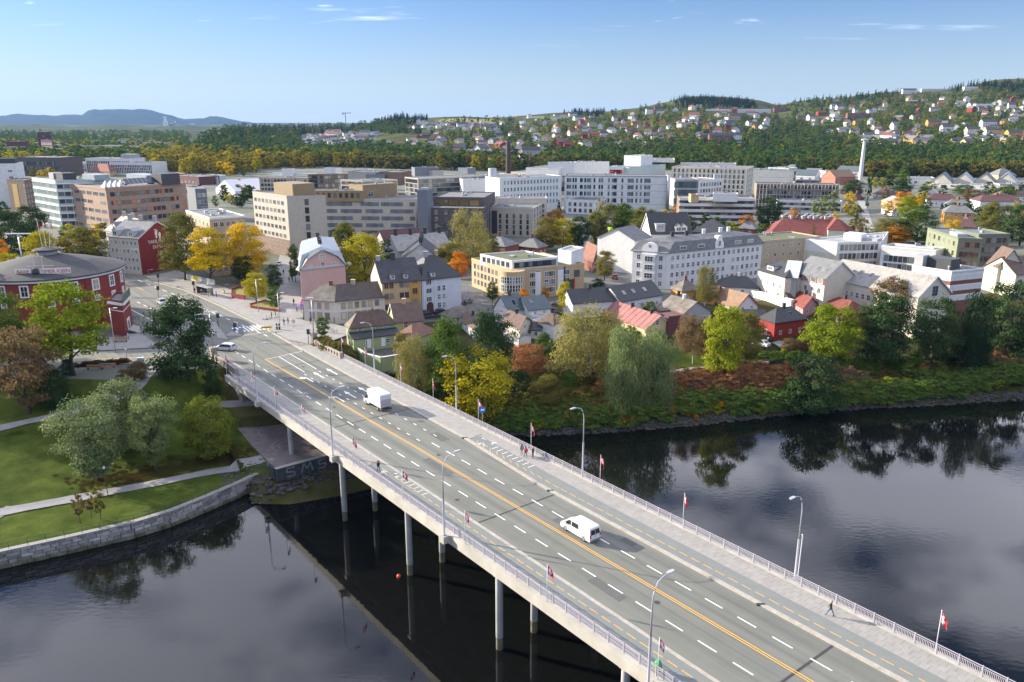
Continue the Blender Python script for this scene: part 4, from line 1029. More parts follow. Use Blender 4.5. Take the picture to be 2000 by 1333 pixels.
for k in range(6):
 p=a+d*l*.5+n*(.5+.4*k);put('step',me_st,ew.t,Vector((p.x,p.y,.9-.16*k))-wloc(ew.t),math.atan2(n.y,n.x))
# --- row by the avenue with the painted gable
zt=fit_top((269,465),537,0)
row=building('corner_apartments','pale apartment house whose red gable carries a painted slogan','apartment house',foot((238,456.5),(269,465),zt,(343,453)),0,zt,W_BEIGE,('gable',0,4.6),R_SLATE,trim=WHITE)
a,d,l,n,an=edge(row.fp,1);mb=MB();A3,B3=v3(a+n*.03,-.2),v3(a+d*l+n*.03,-.2)
mb.face([A3,B3,v3(a+d*l+n*.03,zt),v3(a+d*l/2+n*.03,zt+4.35),v3(a+n*.03,zt)]);mb.build('red_gable',P('gable_red',(.2,.025,.03),.12),row.t)
for z,s,sz in((zt-2.6,'TAKK FOR AT',1.55),(zt-4.4,'DU GÅR!',1.55)):
 p=a+d*l*.54+n*.05;text('slogan_lettering',s,sz,row.t,Vector((p.x,p.y,z))-wloc(row.t),an,WHITE,.02)
mb=MB()
def disc(u,z,rx,rz_,k=14):mb.face([v3(a+d*(l*u+rx*math.cos(6.2832*i/k))+n*.06,z+rz_*math.sin(6.2832*i/k))for i in range(k)])
disc(.47,zt+.6,.55,.9);disc(.47,zt-.6,.4,.5);disc(.56,zt-.1,.55,.9);disc(.56,zt-1.2,.4,.4)
for k in range(5):disc(.435+.02*k,zt+1.75-.06*k*k+.1*k,.16,.2,8)
disc(.55,zt-6.2,.9,.65);disc(.55,zt-7.2,.2,.6);disc(.55,zt-8.,.8,.12);mb.build('painted_emblem',WHITE,row.t)
facade(row.t,row.fp,0,0,zt,4,7,1.0,1.5,1.2,2.75,.5,.5,2,1)
for u in(.25,.75):dormer(row,u,.05,0,2.4,1.9,W_BEIGE,R_METAL,True)
for u in(.15,.5,.95):chimney(row.roof,row.ridge[0].lerp(row.ridge[1],u),1.5,.5,W_GREY)
row2=building('apartment_row','older beige apartment row with pale lit roof stretching away behind the slogan gable house','apartment house',foot((206,448),(237.5,456.3),zt-.4,None,13),0,zt-.4,P('old_plaster',(.44,.4,.32)),('gable',0,4.4),R_LIGHT)  # sunlight on this roof is put into its colour by the paler slate
facade(row2.t,row2.fp,0,0,zt,4,10,.9,1.5,1.2,2.7,.5,.5,2,1);dormer(row2,.5,.1,0,3,1.8,W_BEIGE,R_SLATE,True)
for u in(.1,.6):chimney(row2.roof,row2.ridge[0].lerp(row2.ridge[1],u),1.4,.5,W_GREY)
# --- university and office blocks at the far left
b=B4('glass_office','pale glass office block with rounded corner and white floor bands','office block',(62,348),(108,354),445,W_TEAL,pR=(228,352))
for i in(0,1):facade(b.t,b.fp,i,b.z0,b.zt,6,14 if i==0 else 9,-.25,2.0,.9,b.zt/6.3,.3,.3,1,1,fr=FR_G,gl=GLASS_TEAL if i==0 else GLASS)
for k in range(6):band(b,0,k*b.zt/6.3+3.0,.45,WHITE,.25);band(b,1,k*b.zt/6.3+3.0,.45,WHITE,.25)
roof_box(b,.7,.3,9,6,3.2,FR_D);roof_box(b,.45,.25,6,5,3,W_GREY);roof_box(b,.8,.75,14,7,2.5,R_METAL)
b=B4('copper_office','copper coloured university block with solar panels and orange window panels','office block',(129,360),(206,369),457,W_COPPER,pR=(381,361))
dz=b.zt/5.2
facade(b.t,b.fp,0,0,b.zt,5,6,-1.4,1.7,1.0,dz,1,1,4,1,fr=FR_G,skip={(0,3),(2,1),(4,0),(3,4)})
facade(b.t,b.fp,1,0,b.zt,5,14,-.35,1.9,1.0,dz,1.5,4,3,1,fr=FR_D,skip={(4,13),(1,4),(2,11)})
ORP=M('orange_panel',(.6,.18,.03),.6,.05)
a,d,l,n,an=edge(b.fp,1)
for(r_,x)in((3,.07),(3,.3),(4,.68),(3,.83),(2,.52),(1,.9),(2,.97)):
 p=a+d*(x*l)+n*.02;mb=MB();mb.prism([tuple(q)for q in(p+n*.08,p+d*1.1+n*.08,p+d*1.1,p)],r_*dz+1.,r_*dz+2.9);mb.build('orange_panel',ORP,b.t)
sp_=roof_box(b,.72,.38,1,1,.5,FR_D);A_,Bq,Cc_,D_=b.fp
for k in range(12):
 q0=Bq.lerp(Cc_,.3+k*.055)+(A_-Bq).normalized()*4;q1=Bq.lerp(Cc_,.3+k*.055+.05)+(A_-Bq).normalized()*4;o=(A_-Bq).normalized()*3;mb=MB()
 shell(mb,[v3(q0,b.zt+1.2),v3(q1,b.zt+1.2),v3(q1+o,b.zt+3.4),v3(q0+o,b.zt+3.4)],.1);mb.build('solar_panel',M('solar_panel',(.04,.06,.1),.25,.2,1.),b.t)
for k in range(4):
 q0=Bq.lerp(Cc_,.06+k*.06)+(A_-Bq).normalized()*6;mb=MB();dd=(Cc_-Bq).normalized()*1.6;o=(A_-Bq).normalized()*4
 mb.face([v3(q0,b.zt),v3(q0+dd,b.zt),v3(q0+dd/2,b.zt+3.2)]);mb.face([v3(q0+dd,b.zt),v3(q0+o+dd,b.zt),v3(q0+dd/2,b.zt+3.2)]);mb.face([v3(q0+o,b.zt),v3(q0,b.zt),v3(q0+dd/2,b.zt+3.2)]);mb.build('roof_light',WHITE,b.t)
roof_box(b,.5,.75,20,8,4,R_METAL);roof_box(b,.9,.8,10,9,5,FR_D)
band(b,0,b.zt-.6,.9,W_COPPER,.15);band(b,1,b.zt-.6,.9,W_COPPER,.15)
b=B4('grey_annex','slate grey annex with tall windows at the end of the copper university block','office block',(381,371),(403,370),428,W_SLATE,depth=18);facade(b.t,b.fp,0,0,b.zt,4,3,1.6,2,1,3.4)
b=B4('brown_block','brown brick block with yellow stripe between white tower and glass office','office block',(13,352),(47,354),414,W_BROWNB,pR=(66,351));band(b,0,2,b.zt-4,P('yellow_strip',(.5,.36,.12)),.08,'yellow_stripe',9,12);facade(b.t,b.fp,1,0,b.zt,5,3,1.2,1.4,1.4,3);facade(b.t,b.fp,0,0,b.zt,5,1,1.2,1.4,1.4,3,17,2)
b=B4('white_block','plain white block with few windows at the left edge','office block',(-40,323),(30,321),405,W_WHITE,pR=(45,318));facade(b.t,b.fp,0,0,b.zt,6,2,1.2,1.4,2,3.6,14,4);facade(b.t,b.fp,1,0,b.zt,6,2,1,1.4,2,3.6);roof_box(b,.5,.5,14,8,3,FR_D)
b=B4('dark_hall','long dark ribbed block behind the white and brown blocks','office block',(28,308),(112,309),345,W_DARKB,depth=30);facade(b.t,b.fp,0,0,b.zt,3,24,1.1,3,1,4.4,fr=FR_D)
b=B4('grey_block','low grey office block left of the striped white building','office block',(68,318),(182,319),336,W_GREY,depth=25);facade(b.t,b.fp,0,0,b.zt,3,26,1.6,1.6,1,3.2,fr=FR_G);band(b,0,b.zt-1,1.2,WHITE)
b=B4('striped_block','white block with staggered dark windows, upper block','office block',(166,310),(253,311),340,W_WHITE,depth=22);facade(b.t,b.fp,0,0,b.zt,5,24,1.2,2.4,1,b.zt/5.1,nx=1,fr=FR_D);roof_box(b,.85,.5,14,9,4,W_GREY)
b=B4('striped_block','white block with staggered dark windows, lower front block','office block',(214,318),(297,319),341,W_WHITE,depth=22);facade(b.t,b.fp,0,0,b.zt,4,24,1.2,2.2,1,b.zt/4.1,nx=1,fr=FR_D)
for(pL,pN,pR,by,lab)in(((14,277),(49,277),(56,276),306,'wide brick tower block with white balconies on the plain'),((73,259),(98,259),(101,258.5),305,'tallest maroon tower block on the plain'),((79,274),(101,274.5),(104,274),307,'pale fronted tower before the tallest maroon tower block')):
 b=B4('tower_block',lab,'tower block',pL,pN,by,W_MAROON,pR=pR,group='brick tower blocks on the plain')
 facade(b.t,b.fp,0,0,b.zt,int(b.zt/5.2),6,3.5,2.6,1,5,nx=1,fr=WHITE if by!=305 else FR_D,fw=.5);facade(b.t,b.fp,1,0,b.zt,int(b.zt/5.2),3,2.5,2.2,1,5,nx=1,fr=FR_D)
b=B4('hip_roof_house','ochre building with long red hip roof among the university blocks','house',(178,334),(214,336),346,W_SAND,('hip',0,6,8),R_RED,pR=(228,332));auto(b.t,b.fp,0,0,b.zt,sp=6,w=2)
b=B4('green_box','pale green stepped block by the yellow park trees','apartment house',(391,345),(424,347),360,W_TEAL,pR=(441,343));auto(b.t,b.fp,0,0,b.zt,3.5,1.4,1.8,5)
b=B4('maroon_block','low maroon block left of the pale green block','apartment house',(336,343),(388,347),362,W_MAROON,depth=18);auto(b.t,b.fp,0,0,b.zt,3.5,1.6,1.6,5)
b=B4('sand_block','small sand coloured block behind the maroon block','apartment house',(316,339),(336,341),352,W_SAND,depth=12);auto(b.t,b.fp,0,0,b.zt,3.5,1.6,1.6,5)
b=B4('marquee_tent','large white marquee tent with peaked sheet roof','tent',(421,368),(459,374),385,R_WHITE,('gable',1,6.5),R_WHITE,pR=(524,370),ov=.2)
for k in range(7):band(b,1,0,b.zt,M('tent_seam',(.5,.5,.52),.6),.06,'tent_pole',k*8.0+1,edge(b.fp,1)[2]-k*8.0-1.3)if k*8+2<edge(b.fp,1)[2]else None
b=B4('tan_block','flat roofed tan apartment block behind the golden maples','apartment house',(363,413),(409,428),540,W_TAN,pR=(481,424),trim=WHITE);facade(b.t,b.fp,1,0,b.zt,5,5,1.3,1.6,1.2,b.zt/5.1);facade(b.t,b.fp,0,0,b.zt,5,6,1.2,1.4,1.2,b.zt/5.1)
for u,v in((.3,.4),(.6,.6),(.7,.3)):roof_box(b,u,v,1.2,1.2,.6)
# --- beige office with gold penthouse, long wing and the dark blocks
zt=fit_top((560,385),504,0)
b=building('beige_office','tall beige brick office block with blank end wall and gold penthouse','office block',foot((493,376),(560,385),zt,(636,384.5)),0,zt,W_BEIGE);dz=zt/7.4
facade(b.t,b.fp,0,0,zt,7,8,1.9,1.45,1.0,dz,.6,2,3,1,fr=FR_G)
facade(b.t,b.fp,1,0,zt,7,1,1.5,2.2,1.2,dz,0,0,1,2,fr=FR_D);band(b,0,-.5,dz*2.3,W_BROWNB,.06,'brick_base');roof_box(b,.58,.6,14,9,4.4,W_GOLD,name='penthouse')
z2=fit_top((812,391),474,0)
c=building('office_wing','long beige wing with slate blue window ribbons and gold top storey','office block',foot((632,390),(812,391),z2,None,16),0,z2,W_BEIGE);dz=2.9
for r_ in range(6):
 for k,(x0,x1)in enumerate(((.0,.14),(.18,.41),(.45,.64),(.72,.97))if r_%2 else((.02,.12),(.12,.31),(.4,.6),(.62,.86),(.93,.99))):
  l=edge(c.fp,0)[2];z=z2-2.6-r_*dz
  if z>1:band(c,0,z,1.6,W_SLATE,.03,'ribbon_panel',x0*l,l-x1*l);facade(c.t,c.fp,0,0,z2,1,max(1,int((x1-x0)*l/4)),1.5,1.5,z+.05,dz,x0*l,l-x1*l,2,1,fr=FR_D,pr=.1)
g=building('gold_storey','gold panelled top storey set back on the long beige wing','penthouse',foot((600,374),(708,375),z2+3.3,None,9),z2,z2+3.3,W_GOLD);facade(g.t,g.fp,0,z2,z2+3.3,1,9,1.3,1.9,.8,3,nx=2,fr=FR_D)
g=building('gold_block','taller gold panelled block rising from the long beige wing','penthouse',foot((708,364),(775,359.5),z2+5.2,None,10),z2,z2+5.2,W_GOLD);facade(g.t,g.fp,0,z2,z2+5,1,1,2.5,2,.6,3,4,14)
c=B4('slate_tower','narrow slate blue stair tower between beige wing and dark brick block','tower',(813,374),(834,374),480,W_SLATE,pR=(845,371));roof_box(c,.5,.5,3,3,1,R_METAL)
c=B4('dark_brick_block','dark brick apartment block with roof terraces behind the pale birch','apartment house',(832,411),(944,409),478,W_DARKB,pR=(966,389));facade(c.t,c.fp,0,0,c.zt,5,5,1.6,2.2,.6,c.zt/5.1,1,1,1,2,fr=FR_D);facade(c.t,c.fp,1,0,c.zt,5,5,1.8,2.2,.6,c.zt/5.1,nx=2,fr=FR_D)
g=building('terrace_storey','set back top storey of the dark brick block with warm lit terrace windows','penthouse',foot((840,389),(946,388),c.zt+3.4,(967,377),None),c.zt,c.zt+3.4,W_DARKB);facade(g.t,g.fp,0,c.zt,g.zt,1,4,4,2.3,.3,3,2,2,3,1,fr=FR_D,gl=glass_mat('warm_glass',(.2,.13,.05),(.5,.3,.1)))  # warm light of the terrace windows is put into the pane colour
c=B4('beige_flats','beige block with tall dark windows and terrace left of the church trees','apartment house',(958,405),(1041,409),463,W_BEIGE,pR=(1068,394));facade(c.t,c.fp,0,0,c.zt,5,6,1.0,1.9,.7,c.zt/5.1,nx=2,fr=FR_D);facade(c.t,c.fp,1,0,c.zt,5,5,1.8,1.8,.7,c.zt/5.1,fr=FR_G);band(c,0,1,c.zt-2,FR_D,.05,'glass_stripe',1.5,edge(c.fp,0)[2]-4)
c=B4('beige_rear_flats','pale block standing behind the beige terrace block','apartment house',(966,389),(1068,389),450,W_CREAM,pR=(1085,385));facade(c.t,c.fp,0,0,c.zt,6,12,1.2,1.6,1,c.zt/6.1,fr=FR_D)
# --- hospital quarter
def PH(name,lab,cat,pL,pN,D,wall,pR=None,depth=10.,drop=7.):
 z=CAM_H-(pN[1]-Y_HOR)/F_PX*D
 return building(name,lab,cat,foot(pL,pN,z,pR,depth),z-drop,z,wall)
def hosp(name,lab,pL,pN,by,wall,pR=None,depth=None,rows=4,cols=10,w=1.2,h=1.8,rows1=None,cols1=6,fr=None,nx=1,zt=None,gl=None,group=None,cat='hospital block',trim=None):
 b=B4(name,lab,cat,pL,pN,by,wall,pR=pR,depth=depth,zt=zt,group=group,trim=trim);dz=b.zt/(rows+.25)
 facade(b.t,b.fp,0,0,b.zt,rows,cols,w,h,dz*.3,dz,nx=nx,fr=fr or FR_D,gl=gl)
 if pR:facade(b.t,b.fp,1,0,b.zt,rows1 or rows,cols1,w,h,dz*.3,dz,nx=nx,fr=fr or FR_D,gl=gl)
 return b
zh=fit_top((1306,346),414,0)
b=building('white_hospital','long white hospital block with teal glass bays and a blank end wall','hospital block',foot((1103,344.5),(1306,346),zh,None,16),0,zh,W_WHITE,trim=W_GREY);a,d,l,n,an=edge(b.fp,0);dz=zh/5.2
for r_ in range(1,5):
 band(b,0,r_*dz+.15,.18,W_GREY,.04,'string_course')
 for k,x in enumerate((.03,.05,.085,.11,.16,.165,.2,.23,.25,.29,.34,.365,.43,.475,.49,.5,.56,.62,.64,.66,.7,.74,.78,.8,.82)):
  p=a+d*(l*x);teal=k in(1,5,7,13,14,18,23);add_window(b.t,(p.x+n.x*.005,p.y+n.y*.005,r_*dz+dz*.3),an,2.0 if teal else 1.0,2.3,1,1,FR_D if not teal else WHITE,GLASS_TEAL if teal else GLASS)
facade(b.t,b.fp,0,0,zh,1,4,5.5,2.4,.6,dz,20,26,5,1,fr=FR_D)
p=a+d*l+n*1.2;MB().tube([(p.x,p.y,0),(p.x,p.y,zh+1)],.9,12).build('steel_flue',STEEL,b.t,True)
b=building('white_hospital_wing','angled white hospital wing with teal windows left of the long white block','hospital block',foot((976,350),(1097,345),zh,None,16),0,zh,W_WHITE);facade(b.t,b.fp,0,0,zh,4,17,1.2,2.2,dz*1.3,dz,2,2,nx=1,fr=WHITE,gl=GLASS_TEAL)
hosp('white_stair_block','blank white block with glass slot at the head of the hospital wing',(904,353),(974,352),398,W_WHITE,depth=14,rows=1,cols=2,w=2.4,h=14,gl=GLASS_TEAL)
p=G(962,352,12);MB().lathe([(2.6,-1),(2.6,zh+.5),(0,zh+.6)],20,0,(p.x,p.y-2)).build('silver_cylinder',STEEL,bpy.data.objects['white_stair_block'],True)
hosp('cream_hospital','cream hospital block with paired windows right of the long white block',(1312,327),(1459,330.5),392,W_CREAM,pR=(1475,326),rows=6,cols=17,w=1.2,h=2.2,cols1=4)
b=bpy.data.objects['cream_hospital']
c=PH('hospital_penthouse','white plant storey on the roof of the cream hospital block','penthouse',(1330,320),(1438,321),520,W_WHITE,None,10,8)
hosp('concrete_hospital','grey beige hospital block with large deep windows in rows',(775,348),(816,350.5),398,W_BEIGE,pR=(1003,342),rows=5,cols=5,w=3.6,h=2.4,cols1=22,fr=FR_D,nx=3)
for(pL,pN,w_,lab)in(((810,329),(857,328),W_SLATE,'blue grey'),((845,335),(866,334),W_GREY,'small grey'),((913,330),(929,329),W_SLATE,'narrow blue')):
 PH('rooftop_plant',lab+' plant room on the concrete hospital roof','plant room',pL,pN,520,w_,None,9,8)
hosp('brick_hospital','brown brick hospital block with square windows',(601,342),(632,342.5),385,W_BROWNB,pR=(680,341),rows=5,cols=5,w=2.4,h=2.2,cols1=7)
hosp('sand_hospital','long sand coloured hospital block at the left of the quarter',(506,348),(601,349),385,W_TAN,depth=14,rows=4,cols=14,w=2.2,h=2.0,fr=WHITE)
PH('hospital_upper_storey','white glazed upper storey behind the sand coloured hospital block','penthouse',(530,339),(602,341),560,W_WHITE,None,10,8)
for(pL,pN,lab)in(((550,332),(570,332),'left of the brick hospital'),((633,329.5),(655,330),'above the brick hospital'),((697,332),(722,332),'right of the brick hospital')):PH('rooftop_box','small white plant box on the roofs '+lab,'plant room',pL,pN,560,W_WHITE,None,8,8)
hosp('cream_front_hospital','cream hospital block with red brown window strips behind the gold storey',(665,352),(708,354),392,W_CREAM,pR=(776,352),rows=4,cols=6,w=3,h=2,cols1=9,fr=FR_B,nx=2)
PH('rooftop_plant','blue grey plant room on the cream front hospital roof','plant room',(714,342),(751,342),520,W_SLATE,None,9,8)
PH('rooftop_plant','grey flat plant room between brick and concrete hospitals','plant room',(680,336),(733,338),520,W_SLATE,None,14,8)
PH('rooftop_plant','long brown roofed hall between brick and concrete hospitals','hall',(740,337),(781,338),520,W_BROWNB,None,18,8)
hosp('banded_block','long block with white balcony bands and brown wood strips',(1327,388),(1474,389.5),449,W_BROWNB,pR=(1487,385),rows=5,cols=18,w=1.8,h=1.3,cols1=2)
b=bpy.data.objects['banded_block']
bb=Bld();zb_=fit_top((1474,389.5),449,0);bb.fp=foot((1327,388),(1474,389.5),zb_,(1487,385));bb.t=b
for k in range(6):band(bb,0,k*zb_/5.25-.1,1.25,W_WHITE,.7,'balcony_band')
building('rooftop_plant','white plant room on the banded block','plant room',foot((1393,380),(1441,381),zb_+2.6,None,8),zb_,zb_+2.6,W_WHITE)
building('rooftop_plant','sand plant box on the banded block','plant room',foot((1350,382),(1365,382),zb_+2.6,None,5),zb_,zb_+2.6,W_SAND)
hosp('low_white_hospital','low white block with flat green roof before the long white hospital',(1102,392),(1162,393.5),420,W_WHITE,pR=(1207,381),rows=2,cols=5,w=1.6,h=2,cols1=8)
hosp('glazed_link','glass fronted link block with flues right of the long white hospital',(1319,352),(1366,352),404,W_GREY,depth=20,rows=3,cols=5,w=5,h=3.6,nx=4,gl=GLASS_TEAL)
hosp('grey_link','grey block with stacked flues before the cream hospital',(1366,354),(1412,351),400,W_WHITE,depth=20,rows=4,cols=8,w=1.4,h=2)
for k,px_ in enumerate((1392,1397,1402)):
 p=G(px_,400,0);t=thing('steel_flue',('left','middle','right')[k]+' of three steel flues before the cream hospital','flue',p,0,'steel flues');MB().tube([p,(p.x,p.y,18)],.7,10).build('pipe',STEEL,t,True)
hosp('beige_roof_hospital','beige hospital block behind the long white one',(1007,336),(1050,339),372,W_CREAM,pR=(1190,324),rows=3,cols=3,w=3,h=2.4,cols1=10)
PH('hospital_penthouse','white upper storeys over the beige rear hospital','penthouse',(1037,328),(1091,331),520,W_WHITE,(1163,321),None,8)
PH('hospital_penthouse','upper white plant storey behind the beige rear hospital','penthouse',(1070,318),(1122,319),520,W_WHITE,(1190,317),None,8)
PH('hospital_tower','white plant tower, highest block of the hospital','tower',(1219,305),(1252,306),500,W_WHITE,None,16,14)
b=PH('red_striped_storey','white hospital storey with upright red panels','penthouse',(1190,327),(1217,327.5),490,W_WHITE,None,14,9);facade(b.t,b.fp,0,b.z0,b.zt,1,6,2.2,5,2.5,5,nx=1,fr=RLET,gl=glass_mat('red_panel',(.4,.02,.02),(.5,.03,.03)))
PH('hospital_penthouse','pale blue curved top storey right of the red striped storey','penthouse',(1228,328),(1300,322.5),520,W_TEAL,None,14,8)
PH('helipad_deck','thin white rooftop deck beside the hospital tower','deck',(1252,312.5),(1318,313),520,W_WHITE,None,22,1)
hosp('glass_block','grey glass fronted block right of the cream hospital',(1462,329),(1500,331),372,W_SLATE,pR=(1556,334),rows=4,cols=4,w=5,h=3,cols1=5,nx=4,cat='office block')
hosp('white_rear_block','pale block with small dotted windows beyond the glass block',(1500,328),(1540,330),352,W_TEAL,depth=14,rows=4,cols=10,w=1.5,h=1.6,cat='office block')
b=hosp('scaffold_block','long block wrapped in scaffolding at the right of the hospital',(1478,361),(1639,363.5),412,P('scaffold_net',(.25,.2,.13)),depth=16,rows=5,cols=16,w=2.2,h=1.8,cat='building');a,d,l,n,an=edge(b.fp,0)
for k in range(25):
 p=a+d*(l*k/24)+n*.9;MB().tube([(p.x,p.y,0),(p.x,p.y,b.zt+1)],.13,5).build('scaffold_pole',STEEL,b.t)
for k in range(6):
 p,q=a+n*.9,a+d*l+n*.9;MB().tube([(p.x,p.y,2+k*3.2),(q.x,q.y,2+k*3.2)],.13,5).build('scaffold_rail',STEEL,b.t)
hosp('blue_roof_storey','blue glazed storey above the scaffolded block',(1478,352),(1600,354),372,W_SLATE,depth=10,rows=2,cols=20,w=2.2,h=2.4,cat='office block')
hosp('white_low_block','low white block with window strips below the scaffolded block',(1518,392),(1645,395),416,W_WHITE,depth=9,rows=2,cols=16,w=2.2,h=1.5,cat='office block')
MAST=M('mast_concrete',(.6,.6,.6),.7,.08)
p=G(1680,352,0);hm=rise(p,275);t=thing('white_mast','tall white concrete chimney mast with disc top','mast',p);MB().lathe([(1.8,0),(1.15,hm)],16,0,(p.x,p.y)).build('shaft',MAST,t,True);MB().lathe([(0,hm),(2.6,hm+.3),(2.9,hm+1.2),(0,hm+1.6)],20,0,(p.x,p.y)).build('disc',MAST,t)
p=G(993,345,0);hm=rise(p,279);t=thing('brick_chimney','tall dark brick chimney stack before the hillside','chimney',p);MB().lathe([(2.6,0),(1.9,hm)],12,0,(p.x,p.y)).build('shaft',P('chimney_brick',(.06,.04,.035)),t);MB().lathe([(1.9,hm),(2.3,hm+.3),(2.3,hm+1.6),(0,hm+1.6)],12,0,(p.x,p.y)).build('cap',W_DARKB,t)
for(lab,pL,pN,by,wl,rf_,rm_)in(('low white hall with grey roof below the wooded slope',(1541,341),(1592,343),355,W_WHITE,('gable',0,4),R_TEAL),('white block left of the salmon building',(1613,336),(1633,336),354,W_WHITE,None,None),('salmon red gabled building by the white mast',(1632,346),(1671,345),360,P('salmon',(.45,.15,.1)),('gable',0,5),R_ORANGE),('teal roofed hall behind the salmon building',(1634,333),(1680,335),345,W_GREY,('gable',0,4),R_TEAL),
 ('white workshop left of the saw tooth halls',(1777,348),(1825,349),362,W_WHITE,None,None),('grey stone villa above the saw tooth halls',(1951,342),(1985,342),352,W_SAND,('hip',0,5,6),R_SLATE),('dark house on the slope behind the teal roofed hall',(1630,318),(1650,318),332,W_DARKB,None,None),('white house with grey hip roof left of the low white hall',(1530,328),(1555,329),338,W_WHITE,('hip',0,3,4),R_SLATE),('white warehouse row in front of the saw tooth halls',(1830,360),(1990,366),373,W_WHITE,None,None),('grey wall warehouse at the right edge beyond the houses',(1953,361),(2010,362),371,W_GREY,None,None),('white house with grey roof left of the salmon building',(1572,336),(1600,337),347,W_WHITE,('gable',0,3),R_SLATE)):
 b=B4('workshop',lab,'building',pL,pN,by,wl,rf_,rm_,depth=16);auto(b.t,b.fp,0,0,b.zt,4,2.2,1.8,6)
for k,x in enumerate((1838,1880,1922,1964)):
 b=B4('saw_tooth_hall',('leftmost','second','third','rightmost')[k]+' of the four peaked industrial halls by the wooded slope','hall',(x-21,355),(x+21,356.5),366,W_CREAM,('gable',1,6.5),(R_TEAL,R_METAL)[k%2],depth=26,group='peaked halls');facade(b.t,b.fp,0,0,b.zt,1,1,14,2.6,1.6,3,nx=6)
# ---------------------------------------------------------------- the old town houses near the river
fpk=[G(x,y,fit_top((674,517),578,0)).xy for x,y in((586,526.5),(674,517),(656,483),(584,491))]
zt=fit_top((674,517),578,0)
b=building('pink_house','tall pink town house with grey sheet mansard roof and gable dormer','house',fpk,0,zt,W_PINK,('mansard',1,3.6,2.6,1.3),R_METAL)
a,d,l,n,an=edge(b.fp,0);mb=MB()
mb.face([v3(a+n*.02,zt-.2),v3(a+d*l+n*.02,zt-.2),v3(a+d*(l-2.4)+n*.02,zt+2.6),v3(a+d*(l/2+.6)+n*.02,zt+4.4),v3(a+d*(l/2-.6)+n*.02,zt+4.4),v3(a+d*2.4+n*.02,zt+2.6)]);mb.build('gable',W_PINK,b.t)
mb=MB();hw=[(-.4,-.4),(2.2,2.7),(l/2-.5,4.8),(l/2+.5,4.8),(l-2.2,2.7),(l+.4,-.4)]
for p,q in zip(hw,hw[1:]):shell(mb,[v3(a+d*p[0]+n*.5,zt+p[1]),v3(a+d*q[0]+n*.5,zt+q[1]),v3(a+d*q[0]-n*2.5,zt+q[1]),v3(a+d*p[0]-n*2.5,zt+p[1])],.2)
mb.build('gable_roof',R_TEAL,b.roof)
for x,z,w_,h_ in((.25,zt-.1,.9,1.0),(.5,zt-.5,1.1,1.9),(.75,zt-.1,.9,1.0),(.5,zt+2.2,1.7,1.4)):p=a+d*l*x+n*.03;add_window(b.t,(p.x,p.y,z),an,w_,h_,2,2)
for k in range(6):
 for i in(1,3):
  aa,dd,ll,nn_,an_=edge(b.fp,i);u=(k+.8)/6.6*ll;p=aa+dd*u-nn_*1.0;mb=MB();q=[p-dd*.8+nn_*.6,p+dd*.8+nn_*.6,p+dd*.8-nn_*.8,p-dd*.8-nn_*.8]
  mb.prism([tuple(v)for v in q],zt+.8,zt+2.5);mb.build('dormer',R_METAL,b.roof);pq=p+nn_*.62;add_window(b.t,(pq.x,pq.y,zt+1.0),an_,1.2,1.2,2,1)
for u in(.35,.5,.8):chimney(b.roof,(lambda p:(p.x,p.y,zt+4.6))(b.fp[0].lerp(b.fp[1],.5).lerp(b.fp[3].lerp(b.fp[2],.5),u)),1.4,.45)
facade(b.t,b.fp,3,0,zt,4,8,1.,1.5,1.,2.7)
# corner house bent round the street corner: outer walls L-N-R, hipped roof with a bent ridge
z0=0.;zt=fit_top((654,588),631,0);o3=[G(x,y,zt).xy for x,y in((592,584.5),(654,588),(751,579))]
n1=(o3[1]-o3[0]).normalized();n1=Vector((-n1.y,n1.x));n2=(o3[2]-o3[1]).normalized();n2=Vector((-n2.y,n2.x));nb=(n1+n2)/(1+n1.dot(n2))
def off3(k):return[o3[0]+n1*k,o3[1]+nb*k,o3[2]+n2*k]
ch=thing('corner_house','cream two storey corner house with brown window frames and weathered hip roof','house',(o3[1].x,o3[1].y,0));i3=off3(9)
mb=MB();mb.prism([tuple(p)for p in o3+i3[::-1]],-1,zt,bottom=False);mb.build('wall',P('corner_cream',(.58,.52,.46),.1),ch)
e0,e1,m3=off3(-.4),off3(9.4),off3(4.5);d1=(o3[1]-o3[0]).normalized();d2=(o3[2]-o3[1]).normalized();e0[0]-=d1*.4;e1[0]-=d1*.4;e0[2]+=d2*.4;e1[2]+=d2*.4
zr=zt+3.2;rg=[v3(m3[0]+d1*3.5,zr),v3(m3[1],zr),v3(m3[2]-d2*.3,zr)];ze_=zt-.1
mb=MB();shell(mb,[v3(e0[0],ze_),v3(e0[1],ze_),rg[1],rg[0]]);shell(mb,[v3(e1[1],ze_),v3(e1[0],ze_),rg[0],rg[1]]);shell(mb,[v3(e1[0],ze_),v3(e0[0],ze_),rg[0]]);shell(mb,[v3(e1[2],ze_),v3(e1[1],ze_),rg[1],rg[2]]);r1=mb.build('roof',R_MOSS,ch)
mb=MB();shell(mb,[v3(e0[1],ze_+.003),v3(e0[2],ze_),rg[2],rg[1]+Vector((0,0,.003))]);mb.build('roof',RF('dark_brown_slate',(.085,.068,.06)),ch)
mb=MB();mb.face([v3(o3[2],zt),v3(i3[2],zt),rg[2]]);mb.build('gable',W_TAN,ch)
for i,cols in((0,3),(1,6)):
 fpx=[o3[0],o3[1],o3[2]];facade(ch,fpx,i,0,zt,1,cols,1.15,1.6,zt-2.3,2.8,1.2,1.2,2,1,FR_O,fw=.13,gl=glass_mat('curtain_glass',(.1,.11,.12),(.55,.55,.52)));facade(ch,fpx,i,0,zt,1,cols,1.4,1.9,.6,2.8,1.2,1.2,1,1,FR_O,fw=.13,gl=_M['curtain_glass'])
mb=MB()
